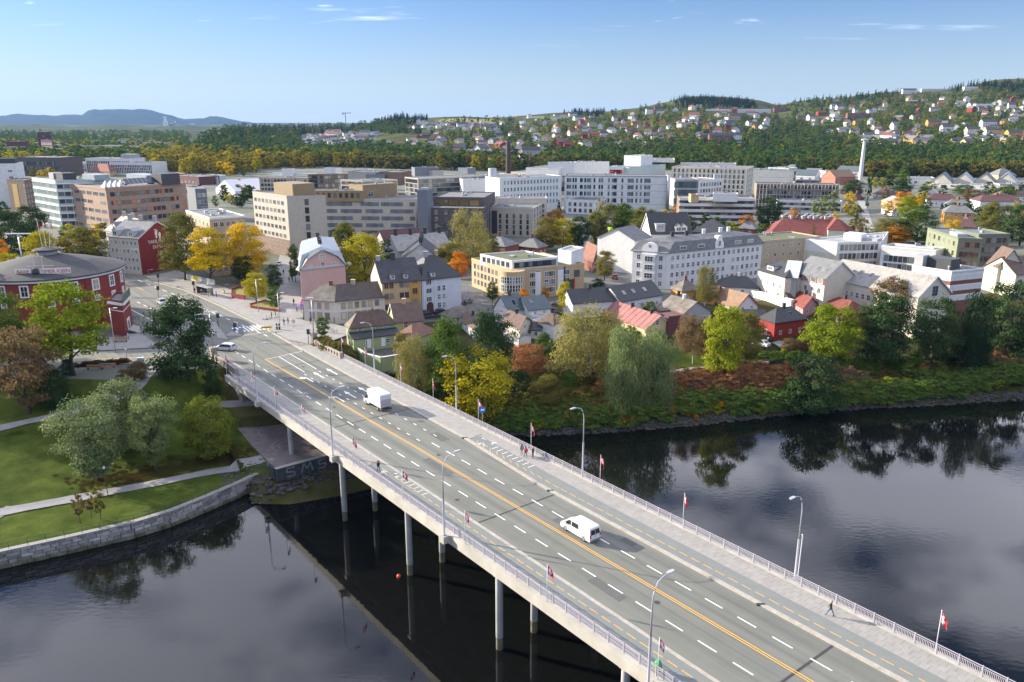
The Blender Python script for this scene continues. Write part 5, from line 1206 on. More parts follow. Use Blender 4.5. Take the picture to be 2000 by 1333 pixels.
for i in(0,1):
 a,d=o3[i],(o3[i+1]-o3[i]).normalized();n=Vector((d.y,-d.x));q=o3[i+1];mb.prism([tuple(p)for p in(a+n*.06,q+n*.06,q-n*.03,a-n*.03)],zt-2.9,zt-2.75)
mb.build('string_course',W_WHITE,ch)
chimney(r1,rg[1].lerp(rg[2],.4),.8,.5,W_TAN);chimney(r1,rg[0].lerp(rg[1],.6),.8,.4,W_BRICK)
# tan apartment house with blank gable, and its white neighbour
zt=fit_top((822,545),614,0)
b=building('tan_apartments','tan four storey town house with blank left gable and black tile roof','apartment house',foot((746,551),(822,545),zt,None,12),0,zt,W_SAND,('gable',0,4.8),RF('charcoal_tile',(.06,.06,.066)))
dz=zt/3.35;facade(b.t,b.fp,0,0,zt,3,5,1.15,1.6,.9+dz*.35,dz,.4,3.2,2,1,FR_B,skip={(-1,2)});band(b,0,0,zt-.3,W_OCHRE,.12,'ochre_bay',edge(b.fp,0)[2]-3,.4)
a,d,l,n,an=edge(b.fp,0);p=a+d*(l-1.7)+n*.13
for k in range(3):add_window(b.t,(p.x,p.y,2.8+k*dz),an,1.4,1.6,3,1,FR_B)
add_window(b.t,(p.x,p.y,0),an,1.5,2.3,2,1,FR_B,name='door')
for u in(.3,.62):dormer(b,u,.12,0,1.2,1.1,W_CREAM,R_DARK)
chimney(b.roof,b.ridge[0].lerp(b.ridge[1],.45),1.4,.6);chimney(b.roof,b.ridge[0].lerp(b.ridge[1],.1),.8,.5,W_GREY)
mb=MB();a3,d3,l3,n3,an3=edge(b.fp,3);mb.face([v3(a3+n3*.03,-.5),v3(a3+d3*l3+n3*.03,-.5),v3(a3+d3*l3+n3*.03,zt),v3(a3+d3*l3/2+n3*.03,zt+4.7),v3(a3+n3*.03,zt)]);mb.build('blank_gable',P('gable_plaster',(.5,.44,.35),.15),b.t)
zt=fit_top((822,545.5),613,0)
b=building('white_townhouse','white town house with arched brown door and black hip roof','apartment house',foot((823.5,545.5),(900,537),zt,None,12),0,zt,P('cool_white',(.57,.58,.61)),('hip',0,5,4.5),R_DARK)
dz=zt/4.1;facade(b.t,b.fp,0,0,zt,4,3,1.0,1.5,1.0,dz,4.2,3,2,2,skip={(0,2),(1,2),(2,2),(3,2)});facade(b.t,b.fp,1,0,zt,4,3,.9,1.4,1,dz,1,1,2,1)
a,d,l,n,an=edge(b.fp,0)
for k in range(3):
 p=a+d*2.+n*.005;add_window(b.t,(p.x,p.y,dz*(k+1)+.7),an,1.6,1.4,3,1)
p=a+d*2.2+n*.02;mb=MB();mb.face([v3(p+d*x,z)for x,z in[(-1,0),(1,0),(1,1.9)]+[(math.cos(t*.314),1.9+math.sin(t*.314))for t in range(1,10)]+[(-1,1.9)]]);mb.build('arched_door',P('door_brown',(.09,.03,.03)),b.t);band(b,0,0,zt-.2,W_WHITE,.1,'stair_bay',.5,l-.7);band(b,0,0,zt-.2,W_WHITE,.1,'stair_bay',3.6,l-3.8)
dormer(b,.3,.1,0,1.2,1.1,W_WHITE,R_DARK);chimney(b.roof,b.ridge[0],1.,.5,W_GREY);chimney(b.roof,b.ridge[1],1.,.4,W_SAND)
# curved sand coloured housing block
zt=fit_top((1000,530),587,0)
fpc=foot((921,507),(998,531),zt,(1141,517),ortho=False)
b=building('sand_apartments','sand brick housing block with rounded glass corner and set back white top floor','apartment house',fpc,0,zt,W_SAND,None,R_GREENF);dz=zt/3.6
l1=edge(b.fp,1)[2];facade(b.t,b.fp,1,0,zt,3,11,1.3,1.6,1.2,dz,6,5,2,1,skip={(-1,3),(-1,7)})
for x in(.36,.67):band(b,1,.8,zt-1.6,WHITE,.06,'stair_window_frame',l1*x-.95,l1*(1-x)-.95);facade(b.t,b.fp,1,0,zt,3,1,1.6,2.3,1.1,dz,l1*x-1.,l1*(1-x)-1.,2,2,pr=.12)
facade(b.t,b.fp,0,0,zt,3,8,1.3,1.6,1.2,dz,1,5,2,1,fr=FR_G)
c=b.fp[1]-(b.fp[1]-(b.fp[0]+b.fp[2])/2).normalized()*1.2;mb=MB();mb.lathe([(3.6,2.4),(3.6,zt+.3),(0,zt+.35)],28,0,c);mb.lathe([(3.3,2.3),(3.6,2.4)],28,0,c);mb.build('bay',W_SAND,b.t)
for k in range(-4,5):
 an_=math.atan2(-1,-.1)+k*.22;p=c+Vector((math.cos(an_),math.sin(an_)))*3.6
 for r_ in(0,1):add_window(b.t,(p.x,p.y,3.+r_*2.3),an_+math.pi/2,.8,2.0,1,2)
t1=zt+2.2;g=building('white_top_floor','white set back top floor of the sand brick housing block','penthouse',foot((938,499),(1000,512.5),t1,(1090,505),ortho=False),zt,t1,W_WHITE,None,R_GREENF);facade(g.t,g.fp,0,zt,t1+.2,1,6,1.6,1.7,.4,3,fr=FR_G);facade(g.t,g.fp,1,zt,t1+.2,1,9,1.8,1.6,.4,3,fr=FR_D)
g=building('corner_top_floor','pale sloping roofed top floor at the right end of the sand housing block','penthouse',foot((1090,490),(1116,494),zt+3.6,(1140,486),ortho=False),zt,zt+3.6,W_WHITE,None,R_GREYF)
a,d,l,n,an=edge(b.fp,1);p=a+d*(l-3.5)+n*.05;mb=MB();mb.prism([tuple(q)for q in(p,p+d*.35,p+d*.35+n*.1,p+n*.1)][::-1],0,4.6);mb.build('red_stripe',RLET,b.t);mb=MB();mb.prism([tuple(q)for q in(p-d*3,p,p+n*.06,p-d*3+n*.06)][::-1],.2,4.4);mb.build('dark_passage',FR_D,b.t)
mb=MB();p=a+d*(l-7);mb.prism([tuple(q)for q in(p+n*.08,p+d*.5+n*.08,p+d*.5-n*.1,p-n*.1)],0,zt);mb.build('dark_joint',FR_D,b.t)
add_window(b.t,((a+d*(l-2.5)).x+n.x*.01,(a+d*(l-2.5)).y+n.y*.01,zt-3.4),an,2,2,2,2,FR_D)
# slate roofed brick villas and the church
b=B4('brick_villa','red brick villa with grey hip roof, left of a pair','house',(940,476),(986,481),506,W_BRICK,('hip',1,3,5),R_SLATE,pR=(1012,475));auto(b.t,b.fp,0,0,b.zt);auto(b.t,b.fp,1,0,b.zt);chimney(b.roof,b.ridge[0],1.2,.5,W_BRICK)
b=B4('brick_villa','red brick villa with grey hip roof, right of a pair','house',(1011,479),(1051,483),502,W_BRICK,('hip',0,3,5),R_SLATE,pR=(1063,478));auto(b.t,b.fp,0,0,b.zt);auto(b.t,b.fp,1,0,b.zt);chimney(b.roof,b.ridge[0],1.2,.5,W_BRICK)
b=B4('brick_gable_house','red brick house with rusty tile roof behind the sand housing block','house',(1139,502),(1158,513),534,W_BRICK,('gable',0,3.4),RF('rusty_tile',(.24,.11,.075)),pR=(1172,487));auto(b.t,b.fp,1,0,b.zt)
b=B4('church','small white church with black spire among the dark trees','church',(1151,463),(1159,466),484,W_WHITE,('gable',1,3.5),R_DARK,pR=(1173,459));auto(b.t,b.fp,1,0,b.zt,9,1.4,2.6,4)
p=G(1146,486,0);hs=rise(p,427);mb=MB();mb.box(p.x-1.3,p.y-1.3,0,p.x+1.3,p.y+1.3,hs*.5);mb.build('tower',W_WHITE,b.t);mb=MB();mb.lathe([(1.9,hs*.5),(.9,hs*.58),(0,hs)],8,0,(p.x,p.y));mb.build('spire',R_DARK,b.t)
# the white Jugend corner block
zt=fit_top((1304,494),566,0)
b=building('white_corner_block','large white corner apartment block with round gable and grey slate mansard','apartment house',foot((1236,489),(1304,494),zt,(1489,475),ortho=False),0,zt,P('jugend_white',(.62,.62,.62)),('mansard',1,2.9,2.4,1.1),R_SLATE);dz=(zt-.2)/4.3
wd=(1.2,1.55)
facade(b.t,b.fp,0,0,zt,4,4,1.25,1.5,.5+dz*.15,dz,.8,.8,2,2,skip={(-1,1),(-1,2)});facade(b.t,b.fp,1,0,zt,4,18,1.15,1.45,.5+dz*.2,dz,1,1,2,2,skip={(0,5),(2,11),(1,11)})
a,d,l,n,an=edge(b.fp,0);mb=MB();q0,q1=a+d*(l*.32),a+d*(l*.68);mb.prism([tuple(p)for p in(q0+n*.9,q1+n*.9,q1,q0)],0,zt-.8);bay=mb.build('bay',_M['wall_jugend_white'],b.t)
for r_ in range(4):p=(q0+q1)/2+n*.91;add_window(b.t,(p.x,p.y,.6+r_*dz),an,2.6,1.6,3,2)
mb=MB();cmid=(q0+q1)/2+n*.3;rw=(q1-q0).length*.62;arc=[(rw*math.cos(t*math.pi/16),1.0+rw*.95*math.sin(t*math.pi/16))for t in range(17)]
for s_ in(0,1):pass
pf=[v3(cmid+d*x,zt-.6+z)for x,z in[(rw,-.4)]+arc+[(-rw,-.4)]];pb=[v+Vector((-n.x,-n.y,0))*1.2 for v in pf];mb.face(pf[::-1]if False else pf);mb.face(pb[::-1])
for i in range(len(pf)):j=(i+1)%len(pf);mb.face([pf[i],pb[i],pb[j],pf[j]])
mb.build('round_gable',WHITE,b.t);mb=MB();cc=v3(cmid+n*.03,zt+1.6);mb.face([cc+Vector((d.x*.45*math.cos(t*.524),d.y*.45*math.cos(t*.524),.5*math.sin(t*.524)))for t in range(12)]);mb.build('oculus',GLASS,b.t)
mb=MB();A_=b.fp
band(b,0,zt-.3,.35,WHITE,.25,'cornice');band(b,1,zt-.3,.35,WHITE,.25,'cornice')
a,d,l,n,an=edge(b.fp,1);p=a+d*(l*.52);mb=MB();prof=[(-1.7,0),(1.7,0),(1.7,1.6),(1.1,2.4),(1.0,3.2),(.6,3.9),(-.6,3.9),(-1.,3.2),(-1.1,2.4),(-1.7,1.6)]
pf=[v3(p+d*x+n*.35,zt-.2+z)for x,z in prof];pb=[v-Vector((n.x,n.y,0))*1.6 for v in pf];mb.face(pf);mb.face(pb[::-1])
for i in range(len(pf)):j=(i+1)%len(pf);mb.face([pf[i],pb[i],pb[j],pf[j]])
mb.build('curved_gable',WHITE,b.t);add_window(b.t,((p+n*.36).x,(p+n*.36).y,zt+.6),an,.9,1.5,2,1,FR_B)
for x in(.15,.33,.72,.86):
 q=a+d*(l*x)-n*.3;mb=MB();mb.prism([tuple(v)for v in(q-d*1.5+n*.5,q+d*1.5+n*.5,q+d*1.5-n*1.6,q-d*1.5-n*1.6)],zt+.3,zt+1.7);mb.build('dormer',R_METAL,b.roof)
 add_window(b.t,((q+n*.52).x,(q+n*.52).y,zt+.55),an,2.3,.95,4,1)
for u,s_ in((.1,0),(.3,0),(.55,1),(.8,1),(.92,1)):chimney(b.roof,b.ridge[0].lerp(b.ridge[1],u),1.2,.45,WHITE if s_ else None)
MB().tube([v3(a+d*10,0),v3(a+d*10,zt)],.01,3)
zt2=zt+.5;b=building('black_roof_wing','rear wing with steep black roof and white twin dormers behind the round gable','apartment house',foot((1272,456),(1350,455),zt2,None,13),0,zt2,W_WHITE,('gable',0,6.2),R_DARK,trim=WHITE)
for u in(.68,.8):dormer(b,u,.1,0,2.4,1.8,WHITE,R_DARK,True)
dormer(b,.25,.1,0,3.2,2.6,W_GREY,R_METAL)
b=building('black_roof_rear','low black roofed rear building right of the steep black roof','apartment house',foot((1352,452),(1408,456),zt2-1,None,12),0,zt2-1,W_DARKB,('hip',0,4,5),R_DARK)
b=building('side_wing','grey slate side wing running back along the street from the round gable','apartment house',foot((1240,470),(1272,462),zt,None,14),0,zt,W_WHITE,('gable',0,3.4),R_SLATE)
# buildings to the right
b=B4('sand_parapet_block','sand coloured block with tilted parapet and mossy flat roof','apartment house',(1489,473),(1602,464),517,W_TAN,depth=14,roofm=R_GREENF);facade(b.t,b.fp,0,0,b.zt,3,7,1,1.3,1.2,b.zt/3.2)
b=B4('red_roof_hall','long hall with red tile hip roof and raised gable','hall',(1503,456),(1680,459),472,W_CREAM,('hip',0,5.5,7),R_RED,depth=16);c=building('red_roof_gable','raised red tile roof at the right end of the long red roofed hall','hall',foot((1618,447),(1652,448),b.zt+2.5,None,12),b.zt-1,b.zt+2.5,W_CREAM,('hip',1,4,4),R_RED)
for k in range(4):chimney(b.roof,b.ridge[0].lerp(b.ridge[1],.15+.2*k),1.,.5,W_GREY)
zt=fit_top((1636,475),527,0);q4=[G(x,y,zt).xy for x,y in((1572,469),(1636,476),(1722,474),(1735,455))]
b=building('modern_court_block','white modern block around a courtyard with grey flat roof','office block',q4,0,zt,W_WHITE,None,R_GREYF,trim=WHITE);dz=zt/3.1
facade(b.t,b.fp,1,0,zt,3,9,1.2,1.9,.8,dz,1,1,2,1,fr=FR_D);roof_box(b,.6,.5,6,5,2.4,WHITE);roof_box(b,.8,.7,8,4,1.2);band(b,0,0,zt*.62,W_CREAM,.05,'cream_base');band(b,1,0,zt*.62,W_CREAM,.015,'cream_base')
zt=fit_top((1828,491),540,0);b=building('white_flat_block','white block with dark windows in the modern courtyard group','office block',foot((1722,482),(1828,491),zt,(1849,486),ortho=False),0,zt,W_WHITE,None,R_FELT,trim=WHITE);facade(b.t,b.fp,0,0,zt,3,7,1.3,2.0,.9,zt/3.1,1,5,1,1,fr=FR_D);roof_box(b,.5,.5,12,.3,.5,WHITE)
zt=fit_top((1612,543),602,0)
b=building('slate_roof_office','cream house with dark slate roof and red framed window strip','office',foot((1554,530),(1612,543),zt,None,11),0,zt,W_CREAM,('gable',0,4),R_SLATE,trim=WHITE)
for u in(.3,.55,.8):skylight(b,u,.45,0,1.2)
facade(b.t,b.fp,0,0,zt,1,4,-.5,1.4,zt-1.9,2.7,.4,.4,4,1,fr=WHITE);band(b,0,zt-2.1,1.8,W_BRICK,.003,'brick_strip');facade(b.t,b.fp,0,0,zt,2,4,1.1,1.5,.8,2.9,.6,.6,2,1)
zt=fit_top((1794,579),640,-1.5)
b=building('long_cream_house','very long cream house with pale weathered slate roof and arched gable window','office',foot((1614,542),(1794,579),zt,(1840,566)),-1.5,zt,W_CREAM,('gable',0,4.6),R_LIGHT,trim=WHITE)
facade(b.t,b.fp,0,-1.5,zt,2,15,1.05,1.5,1.2,zt/2.2,1,1,2,2);facade(b.t,b.fp,1,-1.5,zt,2,2,1.1,1.5,1.2,zt/2.2,2,2,2,2)
a,d,l,n,an=edge(b.fp,1);p=a+d*l/2+n*.02;add_window(b.t,(p.x,p.y,zt-.6),an,2.2,2.6,2,3,FR_G)
for u,s_ in((.13,.9),(.22,.9),(.3,1.5),(.42,1.1)):skylight(b,u,.55,0,s_)
b=B4('cream_left_house','cream house with black roof and boxy dormer beside the glass link','house',(1481,526),(1534,541),592,W_CREAM,('hip',0,2.6,4),R_DARK,depth=10);auto(b.t,b.fp,0,0,b.zt);dormer(b,.35,.2,0,3,1.3,W_WHITE,R_DARK)
b=B4('glass_link','pale sheet roofed glass link between two cream houses','link',(1533,539),(1557,541),592,W_GREY,('gable',0,3.6),RF('pale_sheet',(.5,.55,.6),.06),depth=10)
zt=fit_top((1859,533),598,0)
b=building('brick_band_office','office block striped with white and red brick bands at the right','office block',foot((1782,521),(1859,533),zt,(1922,527),ortho=False),0,zt,W_BRICK,None,R_FELT,trim=WHITE);dz=zt/3.3
for i,cols in((0,9),(1,12)):
 for k in range(3):band(b,i,zt-2.4-k*dz,2.4-(k>0)*.7,W_WHITE,.06,'white_band');facade(b.t,b.fp,i,0,zt,1,cols,-.25,1.25,zt-2.2-k*dz,3,.5,.5,1,1,fr=WHITE,pr=.12)
roof_box(b,.4,.45,7,5,2.8,FR_D);roof_box(b,.15,.5,8,2.5,1.6,R_SLATE);roof_box(b,.05,.2,2.5,3,3.2,W_GREY)
zt=fit_top((1872,467),545,0)
b=building('green_block','olive green modern block with orange window panels','apartment house',foot((1812,447),(1872,467),zt,(1920,469),ortho=False),0,zt,W_OLIVE,None,R_FELT,trim=W_OLIVE);facade(b.t,b.fp,0,0,zt,4,6,1.6,1.7,1,zt/4.2,nx=1,fr=FR_O);facade(b.t,b.fp,1,0,zt,4,4,1.6,1.8,1,zt/4.2,nx=2,fr=M('orange_frame',(.4,.11,.04),.6));band(b,0,0,zt-.3,P('sage',(.2,.235,.15)),.003,'pale_cladding')
roof_box(b,.7,.4,6,3,1);b=building('green_rear_block','darker rear wing of the olive green block','apartment house',foot((1912,460),(1973,459),zt,None,14),0,zt,W_OLIVE,None,R_FELT,trim=W_OLIVE);facade(b.t,b.fp,0,0,zt,4,5,1.6,1.8,1,zt/4.2,nx=2,fr=_M['orange_frame'])
b=B4('beige_gable_house','tall beige house with stepped dormers at the right edge','apartment house',(1950,520),(1999,521),572,W_CREAM,('gable',1,5),R_BROWN,depth=7);auto(b.t,b.fp,0,0,b.zt);b2=B4('beige_gable_house','beige house with glass balcony cut by the right edge, behind birch leaves','apartment house',(1985,535),(2040,532),575,W_CREAM,('gable',0,4),R_BROWN,depth=12);auto(b2.t,b2.fp,0,0,b2.zt)
# rows behind the pink house
b=B4('maroon_roof_house','grey house with long maroon tile roof in front of the beige wing','apartment house',(682,451),(749,453),474,W_GREY,('gable',0,5),R_MAROON,depth=12);auto(b.t,b.fp,0,0,b.zt)
for u in(.35,.6):dormer(b,u,.15,0,2.0,1.6,W_SAND,R_MAROON)
b=B4('maroon_roof_row','terrace with maroon roof running towards the camera','apartment house',(733,468),(752,474),500,W_GREY,('gable',1,4),R_MAROON,depth=16)
b=B4('grey_roof_row','terrace with pale slate roof and tall dark chimneys','apartment house',(752,478),(778,490),515,W_GREY,('gable',1,4.5),R_LIGHT,depth=20)
for k in range(4):chimney(b.roof,b.ridge[0].lerp(b.ridge[1],.1+.27*k),2.,.55)
b=B4('white_gable_house','house with white plaster gable and black roof behind the tan apartments','apartment house',(783,507),(861,506),530,P('worn_white',(.5,.5,.5),.2),('gable',1,5.2),R_DARK,depth=18)
for k in range(4):chimney(b.roof,b.ridge[0].lerp(b.ridge[1],.15+.25*k),1.8,.5)
for u in(.3,.6):skylight(b,u,.4,1,1.4)
# riverside cottages
def cot(name,lab,pL,pN,by,wall,roof,rm,pR=None,depth=None,w=(1,1),ch=1,cm=None,dz=2.5,trim=None,z0='g',faces=(0,1)):
 b=B4(name,lab,'house',pL,pN,by,wall,roof,rm,pR=pR,depth=depth,z0=z0,trim=trim)
 for i in faces:auto(b.t,b.fp,i,b.z0,b.zt,dz,w[0]*.85,w[1]*1.1,2.4,.8)
 if ch:chimney(b.roof,b.ridge[0].lerp(b.ridge[1],.5),.9,.35,cm)
 return b
g1=B4('green_house','pale green wooden house with brown hip roof beside the bridge','house',(673,631),(683,637),678,W_GREEN,('hip',1,2.6,2.6),R_BROWN,pR=(772,627),z0='g');facade(g1.t,g1.fp,1,g1.z0,g1.zt,1,3,1.0,1.35,g1.zt-g1.z0-1.75,2.5,.8,.8,2,2);facade(g1.t,g1.fp,0,g1.z0,g1.zt,2,1,.8,1.2,1.4,2.5)
a,d,l,n,an=edge(g1.fp,1);hz=(g1.zt-g1.z0)*.52;mb=MB();q=[a+n*2.6,a+d*l+n*2.6,a+d*l,a];mb.prism([tuple(p)for p in q],g1.z0-2,g1.z0+hz,bottom=False);mb.build('lean_to',W_GREEN,g1.t)
mb=MB();shell(mb,[v3(a+n*2.9-d*.3,g1.z0+hz-.05),v3(a+n*2.9+d*(l+.3),g1.z0+hz-.05),v3(a+d*(l+.3),g1.z0+hz+.9),v3(a-d*.3,g1.z0+hz+.9)],.14);mb.build('lean_to_roof',R_DARK,g1.t)
qf=[a+n*2.6,a+d*l+n*2.6];facade(g1.t,qf,0,g1.z0,g1.z0+hz,1,6,1.,1.15,.6,2.5,.8,.4,2,2,skip={(0,0),(0,2),(0,3),(0,5)})
for x in(.33,.64,.92):p=qf[0]+d*l*x+n*.005;add_window(g1.t,(p.x,p.y,g1.z0+.02),an,.95,min(2.,hz-.2),1,2,WHITE,WHITE,name='door')
chimney(g1.roof,g1.ridge[0].lerp(g1.ridge[1],.6),.5,.15,R_BROWN)
g2=B4('green_gable_house','taller pale green house with white barge boards and brick chimney','house',(772,628),(826,624),668,W_GREEN,('gable',0,3.4),R_BROWN,depth=9,z0='g',trim=WHITE);facade(g2.t,g2.fp,0,g2.z0,g2.zt,1,2,1,1.4,g2.zt-g2.z0-1.8,2.5,1.5,1.2,2,2);chimney(g2.roof,g2.ridge[0].lerp(g2.ridge[1],.45),.9,.45,W_SAND)
g3=B4('green_annex','pale green annex with hipped rust brown roof','house',(785,649),(806,660),695,W_GREEN,('hip',1,2.2,3.2),RF('rust_tile',(.2,.1,.075)),pR=(852,645),z0='g')
mb=MB();gp_=[(685,664),(698,679),(713,690),(744,698),(781,692)];gw_=thing('garden_wall','pale green plastered garden wall with white coping below the green house','wall',hit(720,705));pts=[G(x,y,g1.z0+.4).xy for x,y in gp_]
cp=MB()
for p,q in zip(pts,pts[1:]):
 dd=(q-p).normalized();o=Vector((-dd.y,dd.x))*.15;mb.prism([tuple(v)for v in(p-o,q-o,q+o,p+o)],g1.z0-4.5,g1.z0+.3);o*=1.6;cp.prism([tuple(v)for v in(p-o,q-o,q+o,p+o)],g1.z0+.303,g1.z0+.42)
mb.build('wall',W_GREEN,gw_);cp.build('coping',WHITE,gw_)
yd=MB();yd.prism([tuple(p)for p in[pts[0],pts[1],pts[2],pts[3],pts[4],G(778,668,g1.z0).xy,G(706,678,g1.z0).xy]],g1.z0-3,g1.z0-.6);tag(yd.build('yard',M('dark_gravel',(.09,.085,.08),.95,.25,1.)),kind='structure')
cot('cream_cottage','low cream cottage with mossy hip roof and pale blue mural wall',(869,610),(883,620),636,W_CREAM,('hip',1,2.,3),R_MOSS,pR=(955,609))
cot('brown_roof_shed','small white shed with brown lean roof before the cream cottage',(902,628),(927,642),664,W_WHITE,('gable',0,1.6),R_BROWN,pR=(946,626))
cot('grey_roof_cottage','narrow white cottage with pale grey roof between teal and brown roofs',(967,615),(981,625),648,W_WHITE,('gable',0,1.5),R_LIGHT,pR=(1003,611),ch=0)
b=cot('cream_gable_house','cream house with brown roof and single brown door in its gable',(982,627),(1015,641.5),678,W_CREAM,('gable',0,1.9),R_BROWN,pR=(1037,625),faces=(0,));a,d,l,n,an=edge(b.fp,1);p=a+d*l*.45+n*.006;add_window(b.t,(p.x,p.y,b.z0+.1),an,1.1,2.2,1,1,FR_O,M('door_red_brown',(.12,.035,.025)),name='door');add_window(b.t,(p.x,p.y,b.z0+3.6),an,1.2,1.,2,1)
b=B4('sun_room','white glazed sun room with grey roof beside the cream gable house','house',(986,651),(1013,659),678,W_WHITE,('gable',0,.6),R_LIGHT,depth=4,z0='g');facade(b.t,b.fp,0,b.z0,b.zt,1,4,-.12,1.1,.9,2.5,.3,.3)
cot('white_shed','small white shed with dark roof right of the cream gable house',(1037,643),(1056,644),663,W_WHITE,('gable',0,1.2),R_DARK,depth=5,ch=0,faces=(0,))
b=cot('teal_roof_house','white house with dark teal roof and white left gable',(965,599),(993,607),627,W_WHITE,('gable',1,3.4),R_TEAL,pR=(1033,603));skylight(b,.5,.5,0,1.5)
b=cot('teal_roof_house','white house with dark teal roof and carport windows, right of a pair',(1033,605),(1075,600),618,W_WHITE,('gable',0,2.6),R_TEAL,depth=8,ch=0,faces=(0,));skylight(b,.3,.6)
cot('white_hip_house','white two storey house with brown hip roof beside the big pale tree',(1061,623),(1081,632),666,W_WHITE,('hip',0,2.,2.5),R_BROWN,pR=(1107,623))
for(pL,pN,by,lab)in(((1036,618),(1062,622),632,'upper'),((1040,628),(1060,634),646,'lower')):b=B4('garden_terrace','white boarded terrace wall between the cottages, '+lab+' one','wall',pL,pN,by,W_WHITE,None,R_LIGHT,depth=3,z0='g')
cot('black_roof_row','long low white house with black roof by the side street',(1119,592),(1208,585),615,W_WHITE,('gable',0,2.8),R_DARK,depth=8,faces=(0,))
b=cot('skylight_house','white house with black roof and three skylights',(1213,588),(1293,574),599,W_WHITE,('gable',0,3.2),R_DARK,depth=9,ch=0,faces=(0,));[skylight(b,u,.5,0,1.2)for u in(.2,.42,.68)]
B4('porch','white porch with pale sheet roof before the skylight house','porch',(1222,594),(1256,590),608,W_WHITE,('gable',0,.7),R_METAL,depth=4,z0='g')
cot('ochre_house','ochre wooden house with white windows and mossy hip roof',(1310,561),(1332,567),592,W_OCHRE,('hip',1,2.4,3),R_MOSS,pR=(1366,563),cm=W_BRICK);cot('ochre_house','lower ochre house behind the thin olive tree',(1362,572),(1395,576),596,W_OCHRE,('gable',0,2),R_BROWN,depth=7)
cot('brown_roof_house','white house with broad grey brown hip roof behind the red roofed yellow house',(1291,593),(1316,607),622,W_WHITE,('hip',1,2.4,3),R_MOSS,pR=(1358,592));b=cot('grey_gable_house','grey boarded gable house with mossy roof beside the thin birch',(1330,616),(1388,606),628,W_GREY,('gable',1,3),R_MOSS,depth=9,cm=WHITE)
cot('red_trim_house','white house with orange tile roof and red barge boards',(1390,586),(1439,600),612,W_WHITE,('gable',0,3.3),R_ORANGE,pR=(1482,595),trim=M('red_barge',(.42,.05,.04),.6),ch=0)
cot('black_roof_shed','long low shed with black roof left of the red house',(1442,622),(1498,622),640,W_BRICK,('gable',0,1.6),R_DARK,depth=7,ch=0);cot('black_roof_long_house','long white house with black roof before the white corner block',(1402,558),(1482,562),580,W_WHITE,('hip',0,2.4,4),R_DARK,depth=9,cm=WHITE)
zr=fit_top((1262,641),676,-4.6)
b=building('red_sheet_roof_house','pale yellow house with faded red sheet roof and two black chimneys','house',foot((1179,612),(1262,641),zr,(1315,637),ortho=False),-4.6,zr,W_YEL,('gable',0,3.0),R_PINK,trim=M('pink_barge',(.6,.45,.42),.6));chimney(b.roof,b.ridge[0].lerp(b.ridge[1],.38),.8,.4);chimney(b.roof,b.ridge[0].lerp(b.ridge[1],.8),.8,.4);a,d,l,n,an=edge(b.fp,1)
for x,z in((.35,zr-2.4),(.75,zr-2.4),(.4,zr+.5),(.75,-4)):p=a+d*l*x+n*.006;add_window(b.t,(p.x,p.y,z),an,.9,1.4,2,2)
for k in range(9):
 A,Bq,Cc,D=[b.eave[(q+b.ax)%4]for q in range(4)];u=(k+.5)/9;p,q=A.lerp(Bq,u),b.ridge[0].lerp(b.ridge[1],u);MB().tube([p+Vector((0,0,.03)),q+Vector((0,0,.03))],.05,4).build('roof_seam',R_PINK,b.roof)
b=B4('red_annex','low dark red annex with mono pitch roof beside the pale yellow house','shed',(1306,622),(1337,618),658,W_MAROON,None,R_BROWN,depth=6,z0='g')
b=cot('red_house','falu red wooden house with black hip roof and white windows',(1482,619),(1514,628.5),662,W_RED,('hip',1,2.6,3.2),R_DARK,pR=(1576,620));skylight(b,.6,.5,0)
cot('pink_cottage','pink cottage with red tile roof beside the white garden wall',(1546,588),(1569,601),620,P('rose',(.5,.26,.26)),('gable',0,2.4),R_RED,pR=(1598,594));cot('red_roof_cottage','brick cottage with long red tile roof behind the yellow green tree',(1597,596),(1648,613),638,W_BRICK,('hip',0,2.6,3),R_RED,pR=(1682,602))
cot('brown_roof_cottage','white cottage with brown roof under the cream house wall',(1517,576),(1541,581),600,W_WHITE,('gable',1,2.4),R_BROWN,pR=(1592,572))
B4('garden_wall','tall white garden wall beside the pink cottage','wall',(1466,570),(1545,589),606,W_WHITE,None,R_LIGHT,depth=1.2,z0='g')
# scattered houses beyond the centre, right
def H(lab,pL,pN,by,wall,rm,pR=None,depth=10,roof=None,ch=1):
 b=B4('house',lab,'house',pL,pN,by,wall,roof or('hip',0,3,4),rm,pR=pR,depth=None if pR else depth);auto(b.t,b.fp,0,0,b.zt,2.9,1.1,1.3,3);auto(b.t,b.fp,1,0,b.zt,2.9,1.1,1.3,3)
 if ch:chimney(b.roof,b.ridge[0].lerp(b.ridge[1],.5),1,.5,W_BRICK)
H('yellow two storey house with grey hip roof right of the straight hill road',(1845,414),(1904,416),440,W_OCHRE,R_SLATE,(1912,412));H('white house with maroon hip roof above the yellow two storey house',(1811,389),(1872,391),405,W_WHITE,R_MAROON);H('grey roofed twin of the white maroon roofed house',(1846,400),(1898,402),414,W_GREY,R_SLATE)
H('large white house with red brown roof at the right edge',(1915,393),(1998,394),411,W_WHITE,R_MAROON,depth=14);H('pale long house with red brown roof behind the large white house',(1950,383),(2030,384),394,W_WHITE,R_BROWN);H('maroon roofed house beside the top of the straight hill road',(1706,378),(1742,380),390,W_GREY,R_MAROON)
